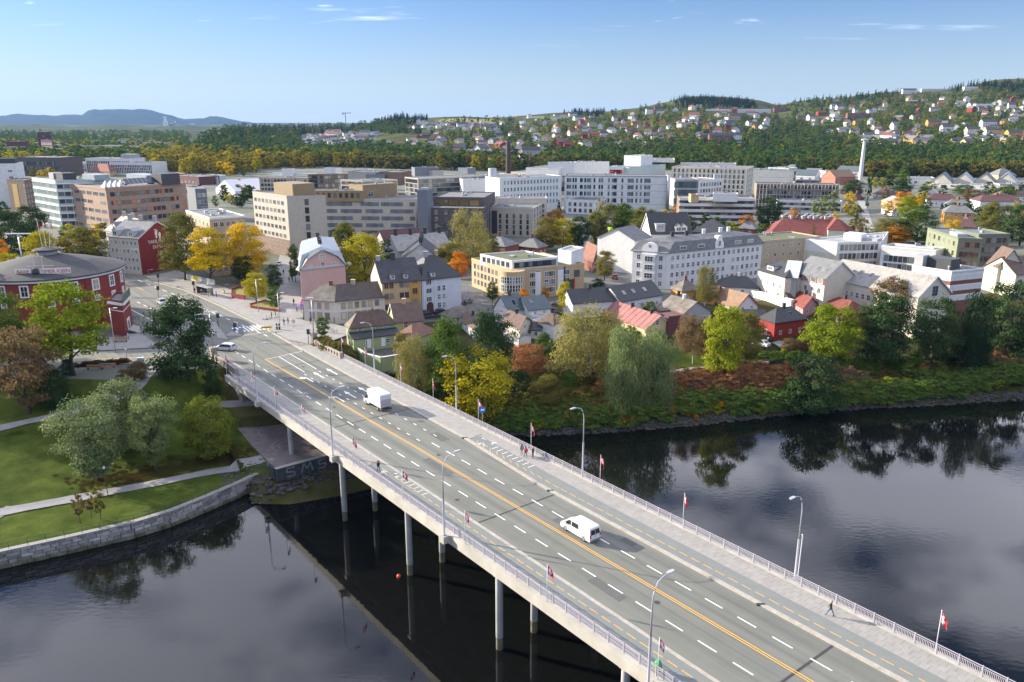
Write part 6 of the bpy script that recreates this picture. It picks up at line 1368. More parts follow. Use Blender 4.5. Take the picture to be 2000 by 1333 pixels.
H('ochre house with pale roof by the hill road',(1722,391),(1745,398),408,W_OCHRE,R_LIGHT);H('white house with orange gable by the hill road',(1722,405),(1752,412),424,W_WHITE,R_ORANGE,roof=('gable',0,4));H('low grey roofed house among hedges by the hill road',(1742,414),(1775,420),428,W_GREY,R_LIGHT);H('long orange roofed house below the white industrial row',(1810,378),(1834,379),388,W_CREAM,R_GREYF);H('brick garage with maroon flat roof at the foot of the hill road',(1667,386),(1688,386),392,W_BRICK,R_MAROON,depth=6)
H('small white house hidden in trees right of the yellow house',(1868,436),(1895,438),446,W_WHITE,R_SLATE);H('brown roofed hall behind the small white house',(1858,441),(1908,444),452,W_BROWNB,R_MAROON,ch=0);H('brick house with dark roof behind the sand parapet block',(1440,445),(1475,447),462,W_BRICK,R_SLATE);H('red house at the end of the scaffolded block',(1641,371),(1657,372),381,W_BRICK,R_DARK)
# ---------------------------------------------------------------- trees
def crown_mesh(name,kind,seed,n,ls,K=None,gap=0.):
 """leaf-sized faces gathered in clumps through the crown; unit height and unit width, base at 0"""
 r=np.random.default_rng(seed);K=K or 46
 h=r.uniform(.02,.97,K);th=r.uniform(0,2*np.pi,K)
 def prof(h):
  if kind=='round':return np.sqrt(np.clip(1-((h-.47)/.53)**2,0,1))
  if kind=='broad':return np.clip(np.sqrt(np.clip(1-((h-.38)/.62)**2,0,1)),.25,1)
  if kind=='oval':return np.sqrt(np.clip(1-((h-.42)/.58)**2,0,1))*(.86+.14*np.cos(h*9))
  if kind=='cone':return np.clip((1-h)**.85,.03,1)
  if kind=='column':return np.clip(np.sqrt(np.clip(1-((h-.4)/.62)**4,0,1)),.15,1)
  if kind=='willow':return np.clip(np.sqrt(np.clip(1-((h-.35)/.66)**2,0,1)),.55*(h<.5),1)
  if kind=='vase':return np.clip(.25+.95*np.sin(np.clip(h,0,1)*2.2)-.55*np.clip(h-.75,0,1)*3,.08,1)
  return np.clip(1-(h-.35)**2,.3,1)
 lob=1+.2*np.sin(3*th+r.uniform(0,6))+.12*np.sin(5*th+7*h+r.uniform(0,6))
 rad=.43*prof(h)*lob*np.sqrt(r.uniform(.28,1.,K))
 c=np.stack([rad*np.cos(th),rad*np.sin(th),h],1)
 cr=r.uniform(.075,.15,K)*(1. if kind not in('cone','column')else .8)*(.7+.5*prof(h))
 w=cr**2;idx=r.choice(K,n,p=w/w.sum())
 d=r.normal(size=(n,3));d/=np.linalg.norm(d,axis=1)[:,None];d[:,2]=np.abs(d[:,2])*.85+d[:,2]*.25
 rr=cr[idx]*np.clip(r.normal(.86,.24,n),.2,1.35)
 sq=np.array([1,1,.8])
 pos=c[idx]+d*rr[:,None]*sq
 if kind in('willow','birch'):
  drop=r.uniform(0,1,n)**1.5*(.3 if kind=='willow' else .16);pos[:,2]-=drop;pos[:,2]=np.maximum(pos[:,2],r.uniform(-.02,.1,n))
 if kind=='cone':pos[:,2]-=.12*np.hypot(pos[:,0],pos[:,1])
 out_=pos-np.array([0,0,.42]);out_/=np.linalg.norm(out_,axis=1)[:,None]+1e-6
 nr=d*.75+out_*.55+r.normal(size=(n,3))*.45+np.array([0,0,.25])
 if kind=='willow':nr[:,2]*=.3
 nr/=np.linalg.norm(nr,axis=1)[:,None]
 up=np.tile([0,0,1.],(n,1))+r.normal(size=(n,3))*(.25 if kind in('willow','birch')else 1.2)
 u=np.cross(nr,up);u/=np.linalg.norm(u,axis=1)[:,None]+1e-6;v=np.cross(nr,u)
 s=ls*r.uniform(.6,1.35,n)[:,None];lu,lv=(.55,1.5)if kind in('willow','birch')else(.8,1.1)
 q=np.stack([pos-u*s*lu*.5,pos+v*s*lv*.5,pos+u*s*lu*.5,pos-v*s*lv*.5],1).reshape(-1,3)
 me=bpy.data.meshes.new(name);me.vertices.add(4*n);me.vertices.foreach_set('co',q.astype(np.float32).ravel())
 me.loops.add(4*n);me.loops.foreach_set('vertex_index',np.arange(4*n,dtype=np.int32));me.polygons.add(n)
 me.polygons.foreach_set('loop_start',np.arange(0,4*n,4,dtype=np.int32));me.polygons.foreach_set('loop_total',np.full(n,4,dtype=np.int32))
 ct=r.uniform(0,1,K);cv=r.uniform(.2,.8,K)
 for nm,val in(('tint',np.clip(ct[idx]+r.normal(0,.18,n),0,1)),('leafv',np.clip(cv[idx]*.6+r.uniform(0,1,n)*.4,0,1))):
  a=me.attributes.new(nm,'FLOAT','FACE');a.data.foreach_set('value',val.astype(np.float32))
 me.update(calc_edges=True);me.validate();return me
BARK=M('bark',(.075,.062,.05),.95,.35,2.,.5,6.);BIRCHB=M('birch_bark',(.45,.43,.4),.85,.4,2.5)
def trunk_mesh(seed,thick=.028,n=6,h0=.75):
 r=random.Random(seed);m=MB();tw=[(r.uniform(-.02,.02)*k,r.uniform(-.02,.02)*k,k*h0/5-(.02 if not k else 0))for k in range(6)]
 m.tube(tw,[thick*(1.25 if k==0 else 1-.15*k)for k in range(6)],7)
 for k in range(n):
  z=.22+.5*k/n;a=k*2.4+r.uniform(-.3,.3);L=r.uniform(.2,.36);b=(tw[2][0],tw[2][1],z)
  m.tube([b,(b[0]+L*.5*math.cos(a),b[1]+L*.5*math.sin(a),z+L*.35),(b[0]+L*math.cos(a),b[1]+L*math.sin(a),z+L*.8)],[thick*.45,thick*.3,thick*.12],5)
 return m
TRK=[trunk_mesh(s)for s in(1,2,3)]
TRK_ME=[t.mesh('trunk',BARK,smooth=True)for t in TRK];TRK_B=trunk_mesh(5,.02,5).mesh('trunk',BIRCHB,smooth=True)
# palettes: leaf colours of each kind of tree as they stand in early autumn
L_GREEN=leaf_mat('leaf_green',[(.068,.121,.024),(.101,.162,.034),(.135,.189,.041)]);L_DARK=leaf_mat('leaf_dark_green',[(.03,.061,.024),(.047,.084,.032),(.068,.101,.041)],trans=.25)
L_LIME=leaf_mat('leaf_lime',[(.149,.216,.016),(.257,.311,.024),(.365,.365,.034)]);L_YEL=leaf_mat('leaf_golden',[(.432,.338,.016),(.6,.446,.02),(.6,.365,.027)]);L_YG=leaf_mat('leaf_yellow_green',[(.27,.27,.02),(.459,.392,.027),(.176,.203,.024)])
L_PALE=leaf_mat('leaf_pale_birch',[(.257,.257,.081),(.338,.297,.101),(.176,.203,.068)]);L_OLIVE=leaf_mat('leaf_olive',[(.115,.135,.034),(.176,.169,.041),(.243,.189,.047)]);L_BROWN=leaf_mat('leaf_dry_brown',[(.16,.115,.06),(.22,.15,.075),(.13,.11,.05)])
L_WIL=leaf_mat('leaf_willow',[(.176,.23,.088),(.23,.284,.115),(.135,.189,.068)]);L_ELM=leaf_mat('leaf_silver_green',[(.176,.23,.108),(.257,.297,.135),(.121,.176,.081)]);L_RED=leaf_mat('leaf_russet',[(.26,.1,.05),(.4,.19,.085),(.26,.18,.07)]);L_ORG=leaf_mat('leaf_orange',[(.513,.176,.02),(.6,.27,.027),(.338,.216,.027)])
L_SPR=leaf_mat('leaf_spruce',[(.016,.034,.016),(.025,.045,.02),(.035,.055,.024)],trans=.12)
CR={}
L_YG2=leaf_mat('leaf_olive_lime',[(.15,.19,.03),(.2,.22,.035),(.22,.2,.03)])
def crown(kind,v=0,hi=True):
 k=(kind,v,hi)
 if k not in CR:
  n,ls,K=(12000,.029,95)if hi else(1500,.07,40)
  if kind in('willow','birch'):n,ls=(15000,.025)if hi else(1700,.06)
  if kind=='cone':n,ls=(4500,.036)if hi else(900,.08)
  CR[k]=crown_mesh('crown',kind,11*v+len(kind)*7+sum(map(ord,kind)),n,ls,K);CR[k].materials.append(L_GREEN)
 return CR[k]
def tree_at(base,width,height,kind,mat_,lab,v=0,clear=.12,rz=None,group=None,hi=True,birch=False,cat='tree',name='tree',tw=1.):
 """trunk and crown under one empty at the foot of the trunk"""
 t=thing(name,lab,cat,base,rng.uniform(0,6.28)if rz is None else rz,group)
 w2=max(.35,min(1.1,width/height))*tw
 put('trunk',TRK_B if birch else TRK_ME[v%3],t,(0,0,-.2),0,(height*w2,height*w2,height*.92))
 o=put('crown',crown(kind,v%3,hi),t,(0,0,height*clear),0,(width,width,height*(1-clear)),[mat_]);return t
def T(x,ytop,ybase,wpx,kind,mat_,lab,v=0,clear=.12,z=None,**k):
 b=hit(x,ybase)if z is None else G(x,ybase,z)
 b=Vector(b);h=rise(b,ytop);w_=wpx/px_per_m(b);tree_at(b,w_*.98,h*1.02,kind,mat_,lab,v,clear,**k)
# park on the near bank
T(20,574,725,95,'round',L_GREEN,'leafy green tree at the left edge beside the red round hall',0)
T(143,560,733,172,'broad',L_LIME,'big yellow green maple standing before the round red hall',1,.2)
T(58,648,808,118,'vase',L_BROWN,'dull brown willow like tree below the red round hall',2,.04)
T(112,725,800,62,'round',L_DARK,'dark rounded bush at the foot of the brown tree',0,.0)
T(366,588,742,142,'oval',L_DARK,'dark green tree beside the bridge stairway',1,.05)
T(417,724,776,36,'round',L_DARK,'clipped dark shrub on the slope beside the stone stairs',2,.0)
T(192,786,938,130,'vase',L_ELM,'pale silvery elm on the lawn, front left of three',0,.04);T(246,748,880,125,'broad',L_ELM,'blue green elm on the lawn, rear of three',1,.06);T(304,783,918,84,'vase',L_WIL,'green elm on the lawn, right of three',2,.08)
T(411,781,897,108,'round',L_YG2,'yellowish round tree beside the paved court under the bridge',0,.06)
T(272,708,741,40,'round',L_BROWN,'brown bush at the end of the flower bed, right one',1,0.);T(246,722,750,34,'round',L_BROWN,'brown bush at the end of the flower bed, left one',2,0.);T(132,704,735,30,'round',L_DARK,'small dark bush under the big yellow green maple',1,0.)
T(157,968,1022,26,'round',L_BROWN,'thin reddish sapling on the mown strip, leftmost of three',0,.25,hi=False);T(179,960,1012,16,'oval',L_BROWN,'thin purple sapling on the mown strip, middle of three',1,.25,hi=False);T(197,952,1014,30,'oval',L_OLIVE,'thin green sapling on the mown strip, rightmost of three',2,.25,hi=False)
# avenue
T(88,456,540,80,'broad',L_YG,'yellow green tree behind the cone roof of the hall',1,z=0);T(166,448,530,96,'broad',L_OLIVE,'brownish olive tree between the hall and apartment row',2,z=0);T(22,497,560,60,'round',L_YG,'yellow tree behind the left rim of the hall roof',0,z=0);T(28,418,520,90,'round',L_DARK,'dark tree at the left edge beyond the hall',1,z=0);T(70,405,500,70,'oval',L_DARK,'tall dark tree left of the glass office foot',2,z=0);T(10,395,440,26,'round',L_DARK,'dark round tree before the white block at the left edge',0,z=0);T(5,470,545,46,'round',L_ORG,'yellow orange tree low at the left edge',0,z=0);T(128,442,478,22,'oval',L_LIME,'slim lime tree by the glass office door',0,z=0,hi=False)
T(362,422,548,84,'broad',L_OLIVE,'olive green tree standing against the red slogan gable',0,.15,z=0);T(413,448,556,88,'broad',L_YEL,'golden maple by the bus stop, left of two',1,.22,z=0);T(486,440,548,84,'broad',L_YEL,'golden maple before the beige office, right of two',2,.15,z=0);T(477,500,552,50,'round',L_DARK,'dark bush tree under the golden maples',0,.05,z=0)
T(501,536,592,52,'round',L_YG,'small yellow green tree in the red walled planter',1,.15,z=0);T(538,560,618,28,'round',L_GREEN,'small round green tree at the pedestrian street corner',2,.3,z=0);T(536,518,572,36,'round',L_DARK,'dark tree beside the pedestrian street',0,z=0);T(577,480,552,28,'oval',L_GREEN,'green tree against the left wall of the pink house',1,z=0)
T(631,622,668,29,'round',L_GREEN,'small green street tree by the lamp pier at the bridge head',1,.25,z=0)
T(714,462,566,96,'broad',L_YG,'bright yellow green tree right of the pink house',0,.1,z=0);T(676,437,520,50,'oval',L_OLIVE,'dark olive tree behind the bright yellow tree',1,z=0);T(756,470,530,28,'column',L_DARK,'narrow dark tree left of the white plaster gable',0,z=0)
T(920,413,520,86,'birch',L_PALE,'tall pale birch before the dark brick apartment block',0,.08,z=0,birch=True);T(878,475,532,60,'round',L_OLIVE,'olive tree beneath the pale birch',2,.05,z=0);T(896,495,545,44,'round',L_ORG,'rusty tinted tree under the pale birch',1,.05,z=0);T(960,460,510,34,'round',L_OLIVE,'small olive tree right of the pale birch',0,z=0)
T(962,552,597,25,'round',L_GREEN,'small green street tree by the rounded glass corner',0,.25,z=0);T(1021,566,598,22,'round',L_ORG,'small orange tree before the sand housing block, left of two',1,.15,z=0);T(1064,562,592,18,'round',L_ORG,'small orange tree before the sand housing block, right of two',2,.15,z=0);T(1103,553,608,34,'oval',L_YG,'yellow green street tree between the sand block and black roof row',0,.1)
T(1180,493,548,42,'round',L_OLIVE,'olive yellow tree at the street corner by the rusty roof',1,.1,z=0);T(1168,545,568,30,'round',L_DARK,'dark street corner shrub below the olive yellow tree',0,0.,z=0)
for i,(x,yt,yb,w_,k,m_,lab)in enumerate(((1068,426,490,56,'round',L_OLIVE,'olive tree left of the church, front one'),(1100,430,488,56,'broad',L_YG,'yellowish tree left of the church'),(1131,424,486,50,'round',L_DARK,'dark tree just left of the church spire'),(1091,392,440,17,'cone',L_SPR,'lone dark conifer behind the church trees'),(1085,412,452,40,'round',L_ORG,'rust tinted tree near the lone conifer'),(1163,416,482,46,'broad',L_OLIVE,'olive tree behind the church nave'),(1196,402,482,70,'round',L_OLIVE,'large olive tree right of the church, first of three'),(1218,400,484,56,'oval',L_GREEN,'large green tree right of the church, second of three'),(1255,407,470,60,'broad',L_OLIVE,'large olive tree right of the church, third of three'),(1172,386,440,22,'column',L_PALE,'slim pale tree before the low white hospital block'),
  (1298,408,432,20,'oval',L_YEL,'bright yellow tree at the foot of the white hospital end wall'),(1317,400,432,12,'column',L_ORG,'narrow orange tree beside the bright yellow one'),(1455,420,452,36,'round',L_ORG,'orange red tree beside the banded block'),(1453,403,440,34,'round',L_BROWN,'brownish tree behind the orange red one'),(1500,387,450,54,'round',L_DARK,'dark green round tree right of the banded block'),(1492,438,462,30,'round',L_GREEN,'green tree before the red roofed hall'),
  (1592,386,420,20,'oval',L_WIL,'pale green birch on the hospital lawn, left of three'),(1606,382,422,22,'oval',L_WIL,'pale green birch on the hospital lawn, middle of three'),(1625,374,420,24,'oval',L_WIL,'pale green birch on the hospital lawn, right of three'),(1548,407,428,18,'round',L_ORG,'small orange tree by the car park'),(1559,412,428,9,'round',L_RED,'small red tree by the car park'),(1632,414,430,14,'round',L_YEL,'small yellow bush by the car park'),(1607,418,430,7,'round',L_RED,'tiny red tree among the parked cars'),
  (1656,376,420,30,'oval',L_YEL,'golden tree at the head of the hill road'),(1668,402,462,34,'oval',L_OLIVE,'olive tree along the hill road, upper one'),(1682,425,478,32,'oval',L_BROWN,'brownish tree along the hill road, lower one'),(1693,346,408,12,'column',L_DARK,'narrow dark poplar beside the hill road'),(1665,352,388,44,'round',L_DARK,'dark tree below the white mast'),(1586,440,478,8,'column',L_GREEN,'slim conifer before the red roofed hall'),
  (1738,428,475,80,'broad',L_OLIVE,'olive tree mass right of the hill road, left one'),(1790,412,475,84,'broad',L_GREEN,'green tree mass behind the olive green block'),(1772,385,430,44,'round',L_LIME,'lime green tree among the houses by the hill road'),(1762,375,415,44,'round',L_ORG,'orange tinted tree among the houses by the hill road'),(1745,442,478,60,'round',L_ORG,'rusty tree row beside the white modern block'),(1862,432,452,36,'round',L_YEL,'yellow bush before the yellow two storey house'),(1938,398,470,72,'broad',L_OLIVE,'tall olive tree right of the olive green block'),(1990,402,480,76,'round',L_DARK,'dark tree at the right edge above the beige houses'),(1898,372,402,48,'broad',L_BROWN,'brownish trees above the yellow house'),(1760,352,385,40,'round',L_DARK,'dark tree right of the poplar'),(1815,356,382,36,'round',L_GREEN,'green tree before the white industrial row'),(1880,362,380,50,'broad',L_GREEN,'row tree before the peaked halls, left one'),(1965,365,385,60,'broad',L_GREEN,'row tree before the peaked halls, right one'),(1842,398,412,14,'column',L_DARK,'thuja beside the maroon roofed houses'))):
 T(x,yt,yb,w_,k,m_,lab,i,.08,z=0,hi=w_>38)
# river bank beyond the bridge
T(812,662,783,74,'birch',L_PALE,'weeping yellow green birch beside the bridge railing',0,.02,birch=True);T(786,655,735,40,'round',L_OLIVE,'olive shrub at the corner of the green garden wall',1,0.);T(872,628,790,92,'broad',L_GREEN,'large green tree right of the green houses',2,.03);T(955,616,750,96,'broad',L_DARK,'large dark green tree before the white cottages',0,.03)
T(940,700,832,138,'vase',L_YG,'bright yellow ash tree beside the bridge footway',1,.05);T(1032,675,730,84,'round',L_RED,'russet red bush below the cream gable house',0,0.);T(1062,655,700,44,'round',L_GREEN,'green garden bush below the white hip roof house',1,0.);T(1085,672,715,40,'round',L_DARK,'dark garden bush beside the parked black car',2,0.)
T(1150,606,738,158,'birch',L_PALE,'wide pale yellow birch before the cottages',1,.08,birch=True);T(1213,640,800,92,'willow',L_WIL,'weeping willow on the far bank, left half',0,.02);T(1272,640,792,98,'willow',L_WIL,'weeping willow on the far bank, right half',1,.02)
T(1070,735,812,70,'oval',L_OLIVE,'olive bush tree on the bank below the path',2,.0);T(1112,725,775,40,'round',L_GREEN,'round green bush beside the bank path',0,0.)
T(1354,616,712,76,'birch',L_BROWN,'bronze birch with a pale trunk on the garden lawn',2,.25,birch=True);T(1412,603,738,92,'oval',L_LIME,'tall yellow green tree beside the river path',0,.03);T(1456,615,712,72,'round',L_OLIVE,'dull green tree behind the tall yellow green tree',1,.05)
T(1582,696,806,116,'broad',L_DARK,'spreading dark green maple at the water edge',1,.0);T(1620,597,706,108,'round',L_LIME,'round lime yellow tree right of the red house',2,.04);T(1724,582,716,120,'oval',L_DARK,'dark green tree before the long cream house',0,.03);T(1736,546,640,90,'oval',L_BROWN,'bronze tree against the long cream house',1,.1);T(1818,585,708,102,'round',L_DARK,'dense dark tree on the bank, right of the long cream house',2,.02);T(1893,572,722,82,'willow',L_SPR,'drooping blackish spruce on the bank',0,.01);T(1962,558,698,112,'broad',L_DARK,'dark tree mass at the right edge of the bank',1,.02);T(1376,523,614,46,'birch',L_OLIVE,'thin olive birch before the ochre house',0,.3,birch=True);T(1540,662,688,34,'round',L_BROWN,'brown clipped bush beside the red house',0,0.);T(1566,664,690,40,'round',L_BROWN,'second brown bush beside the red house, under the lime tree',1,0.);T(1528,683,702,12,'round',L_YG,'tiny yellow sapling by the forked path',1,.3,hi=False);T(1268,590,622,30,'round',L_GREEN,'small green garden bush by the brown roof house',0,.0)
for i,(x,y,h,w_,k,m_)in enumerate(((-132,158,19,13,'broad',L_GREEN),(-140,172,20,13,'round',L_OLIVE),(-128,186,17,12,'oval',L_DARK),(-150,156,21,14,'broad',L_OLIVE),(-122,168,16,11,'round',L_GREEN),(-158,176,20,14,'round',L_DARK))):
 tree_at((x,y,zat(x,y)),w_,h,k,m_,'tall park tree beyond the left edge of the lawn',i,.1,group='tall park trees beyond the left edge')
# hedges and thickets: uncountable undergrowth
def undergrowth(name,pxs,n,m_,size,spread,seed,kind='bush',flat=.8):
 r=random.Random(seed);pts=[]
 P_=[hit(*p)for p in pxs]
 for _ in range(n):
  i=r.randrange(len(P_)-1);p=P_[i].lerp(P_[i+1],r.random());q=Vector((p.x+r.gauss(0,.4)*spread,p.y+r.gauss(0,.4)*spread));z=zat(q.x,q.y)
  if z>WATER_Z+.5:s=size*1.4*r.uniform(.6,1.4);pts.append((q.x,q.y,z-(.1 if flat>.1 else-.03),s,s*flat,r.uniform(0,6.28)))
 scatter(name,pts,crown(kind,seed%3,False),m_)
def scatter(name,pts,me,m_):
 """uncountable growth as instances of one leaf clump on a cloud of points"""
 src=bpy.data.meshes.new(name);src.vertices.add(len(pts));src.vertices.foreach_set('co',np.array([p[:3]for p in pts],np.float32).ravel())
 a=src.attributes.new('sc','FLOAT_VECTOR','POINT');a.data.foreach_set('vector',np.array([(p[3],p[3],p[4])for p in pts],np.float32).ravel())
 a=src.attributes.new('ro','FLOAT_VECTOR','POINT');a.data.foreach_set('vector',np.array([(0,0,p[5])for p in pts],np.float32).ravel())
 o=bpy.data.objects.new(name,src);C.objects.link(o);tag(o,kind='stuff')
 g=bpy.data.node_groups.new(name,'GeometryNodeTree');g.interface.new_socket('Geometry',in_out='INPUT',socket_type='NodeSocketGeometry');g.interface.new_socket('Geometry',in_out='OUTPUT',socket_type='NodeSocketGeometry')
 gi,go=g.nodes.new('NodeGroupInput'),g.nodes.new('NodeGroupOutput');inst=g.nodes.new('GeometryNodeInstanceOnPoints');oi=g.nodes.new('GeometryNodeObjectInfo');sm=g.nodes.new('GeometryNodeSetMaterial');sm.inputs['Material'].default_value=m_
 oi.inputs['Object'].default_value=proto_obj(me);oi.transform_space='ORIGINAL'
 for nm,sk in(('sc','Scale'),('ro','Rotation')):
  na=g.nodes.new('GeometryNodeInputNamedAttribute');na.data_type='FLOAT_VECTOR';na.inputs['Name'].default_value=nm;g.links.new(na.outputs['Attribute'],inst.inputs[sk])
 g.links.new(oi.outputs['Geometry'],sm.inputs['Geometry']);g.links.new(sm.outputs[0],inst.inputs['Instance']);g.links.new(gi.outputs[0],inst.inputs['Points']);g.links.new(inst.outputs[0],go.inputs[0])
 md=o.modifiers.new('scatter','NODES');md.node_group=g
 return o
_po={}
def proto_obj(me):
 """the clump is read from a crown that already stands in the scene (one bush of the bank)"""
 if me.name not in _po:
  p=hit(1330+30*len(_po),748);t=thing('bush','low bush among the russet knotweed of the far bank','bush',p,len(_po),'bushes among the russet knotweed')
  o=put('crown',me,t,(0,0,-.1),0,(1.8,1.8,1.5),[L_RED]);_po[me.name]=o
 return _po[me.name]
L_BANK=leaf_mat('leaf_bank_shrub',[(.09,.16,.035),(.14,.22,.05),(.17,.2,.04)])
undergrowth('russet_thicket',[(1140,790),(1260,785),(1330,760),(1420,752),(1500,745),(1550,760)],300,L_RED,2.2,5.5,1,flat=.9);undergrowth('dry_knotweed',[(1280,778),(1400,760),(1530,735),(1640,745),(1700,760)],300,leaf_mat('leaf_dead_stem',[(.2,.12,.07),(.27,.18,.11),(.16,.08,.05)]),1.9,4.5,2);undergrowth('dry_knotweed',[(1860,705),(1920,720),(1990,735),(2060,735)],160,_M['leaf_dead_stem'],1.9,4,3)
undergrowth('green_undergrowth',[(960,835),(1060,822),(1160,822),(1300,800),(1420,795),(1540,790),(1650,785),(1760,770),(1880,755),(2010,735)],520,L_BANK,2.5,2.6,4,flat=.85);undergrowth('autumn_undergrowth',[(1150,822),(1300,805),(1420,795),(1600,780),(1900,752)],60,L_ORG,1.5,3,11,flat=.9);undergrowth('lime_undergrowth',[(960,845),(1200,815),(1500,790),(1760,768),(2010,735)],130,L_LIME,1.5,3.2,12,flat=.9);undergrowth('bank_undergrowth',[(900,820),(1000,800),(1100,800),(1180,805)],240,L_OLIVE,2.4,5,5);undergrowth('dark_undergrowth',[(800,770),(880,800),(960,780),(1020,760)],200,L_DARK,2.3,5,6)
r=random.Random(8);BK=(('green',L_BANK),('dark green',L_DARK),('rust brown',L_RED),('olive',L_OLIVE),('lime',L_LIME))
for i in range(58):
 low=i%2;x=r.uniform(1000,2010);yw=lerp([(1000,838),(1300,812),(1540,795),(1760,775),(2010,742)],x);y=yw-(r.uniform(2,22)if low else r.uniform(28,62));p=hit(x,y);c_=BK[r.choice((0,0,1,3,4)if low else((2,2,2,3,0)if x<1720 else(0,3,2)))];s=r.uniform(2.2,4.6)
 t=thing('bush',c_[0]+(' bush just above the rocks of the far bank' if low else ' bush part way up the far bank slope'),'bush',p,r.uniform(0,6),'bushes on the far bank');put('crown',crown(r.choice(('round','broad','vase')),i%3,False),t,(0,0,-.2),0,(s,s,s*r.uniform(.6,.95)),[c_[1]])
undergrowth('bank_grass',[(1650,740),(1760,740),(1850,745),(2000,720)],260,leaf_mat('leaf_bank_grass',[(.09,.12,.025),(.15,.14,.04),(.2,.12,.05)]),1.6,6,7,flat=.45);undergrowth('bank_grass',[(860,745),(960,745),(1060,750),(1160,745)],160,L_OLIVE,1.7,4,8,flat=.5)
undergrowth('hedge',[(628,676),(660,690),(690,720),(712,740)],90,L_OLIVE,1.7,1.6,9);undergrowth('hedge',[(730,740),(775,765),(800,780)],80,L_DARK,2.,1.8,1);undergrowth('hedge',[(1335,735),(1400,730),(1470,722),(1560,712)],110,L_DARK,1.2,.9,2);undergrowth('flower_bed',[(150,716),(200,712),(250,708)],90,leaf_mat('leaf_flower_bed',[(.08,.07,.03),(.14,.05,.03),(.06,.09,.03)]),.9,.9,3,flat=.6);undergrowth('fallen_leaf_litter',[(170,945),(260,930),(340,915),(420,900),(470,890)],480,leaf_mat('leaf_litter',[(.1,.075,.03),(.13,.09,.03),(.08,.07,.025)]),.55,5,4,flat=.06);undergrowth('shrubbery',[(1000,760),(1040,790),(1090,810)],120,L_OLIVE,2.2,4,10)
undergrowth('garden_shrubbery',[(1500,700),(1580,712),(1680,722),(1790,715)],120,L_GREEN,1.6,4,5);undergrowth('garden_shrubbery',[(1240,655),(1320,660),(1480,668)],60,L_GREEN,1.4,3,6)
# ---------------------------------------------------------------- hillside town, belts of trees and far woods
def far_pt(x,y):
 p=hit(x,y)
 return p if p is not None else(G(x,y,-1.)if y>247 else None)
FARC={}
def far_crown(kind):
 if kind not in FARC:FARC[kind]=crown_mesh('crown',kind,77+len(kind),420,.12,20);FARC[kind].materials.append(L_GREEN)
 return FARC[kind]
def inside(poly,x,y):
 c=False;j=len(poly)-1
 for i in range(len(poly)):
  (a,b),(d,e)=poly[i],poly[j]
  if(b>y)!=(e>y)and x<(d-a)*(y-b)/(e-b)+a:c=not c
  j=i
 return c
def sample(poly,n,r):
 xs=[p[0]for p in poly];ys=[p[1]for p in poly];o=[]
 while len(o)<n:
  x,y=r.uniform(min(xs),max(xs)),r.uniform(min(ys),max(ys))
  if inside(poly,x,y):o.append((x,y))
 return o
# hillside houses
HW=[('white',W_WHITE,9),('cream',W_CREAM,3),('ochre',W_OCHRE,2),('red',W_RED,2),('grey',W_GREY,2),('brown',W_BROWNB,1.5),('yellow',W_YEL,1.5)];HR=[('black',R_DARK,3),('grey',R_SLATE,2),('red',R_RED,1.6),('brown',R_BROWN,2)]
def hill_house_mesh(w,d,h,rh):
 a,b=w/2,d/2;m=MB();m.prism([(-a,-b),(a,-b),(a,b),(-a,b)],-3,h,bottom=False);m.face([(-a,-b,h),(-a,0,h+rh-.2),(-a,b,h)]);m.face([(a,-b,h),(a,b,h),(a,0,h+rh-.2)])
 r_=MB();o=.5;shell(r_,[(-a-o,-b-o,h-.35),(a+o,-b-o,h-.35),(a+o,0,h+rh),(-a-o,0,h+rh)],.25);shell(r_,[(a+o,b+o,h-.35),(-a-o,b+o,h-.35),(-a-o,0,h+rh),(a+o,0,h+rh)],.25)
 wn=MB()
 for f in range(max(1,int(h/2.8))):
  for k in range(int(w/2.6)):
   x=-a+(k+.5)*w/int(w/2.6);wn.face([(x-.55,-b-.05,1+2.8*f),(x+.55,-b-.05,1+2.8*f),(x+.55,-b-.05,2.2+2.8*f),(x-.55,-b-.05,2.2+2.8*f)])
  for s in(-1,1):
   y0,y1=(-.6,.6);q=[(s*(a+.05),y0*s,1+2.8*f),(s*(a+.05),y1*s,1+2.8*f),(s*(a+.05),y1*s,2.2+2.8*f),(s*(a+.05),y0*s,2.2+2.8*f)];wn.face(q)
 return m.mesh('wall',W_WHITE),r_.mesh('roof',R_DARK),wn.mesh('window',GLASS)
HM=[hill_house_mesh(*q)for q in((10,8,5.6,3),(13,9,5.2,3.2),(9,8,6.5,3.6),(17,9,5.6,2.6),(12,8,3.4,2.4))]
hr=random.Random(42);used=[]
def pick(tab):return hr.choices(tab,[t[2]for t in tab])[0]
AREAS=[([(588,272),(640,260),(735,265),(725,284),(600,284)],34,'in the white cluster on the left slope',('white',)),([(800,240),(985,243),(975,258),(800,252)],24,'under the bare meadow on the hill',('white','grey','brown')),([(700,284),(880,262),(990,262),(1060,300),(1000,322),(870,315),(820,290)],44,'on the middle slope above the chimney stack',None),
   ([(1000,232),(1130,226),(1240,235),(1250,290),(1150,300),(1030,290)],48,'on the open middle slope',None),([(1190,232),(1310,205),(1500,222),(1500,262),(1380,272),(1230,290)],58,'on the slope below the spruce crest',None),([(1500,225),(1640,200),(1730,200),(1760,290),(1660,285),(1560,235)],40,'on the right slope above the steep wood',None),([(1730,195),(2010,190),(2010,290),(1960,280),(1800,295),(1730,280)],62,'on the near right slope',None)]
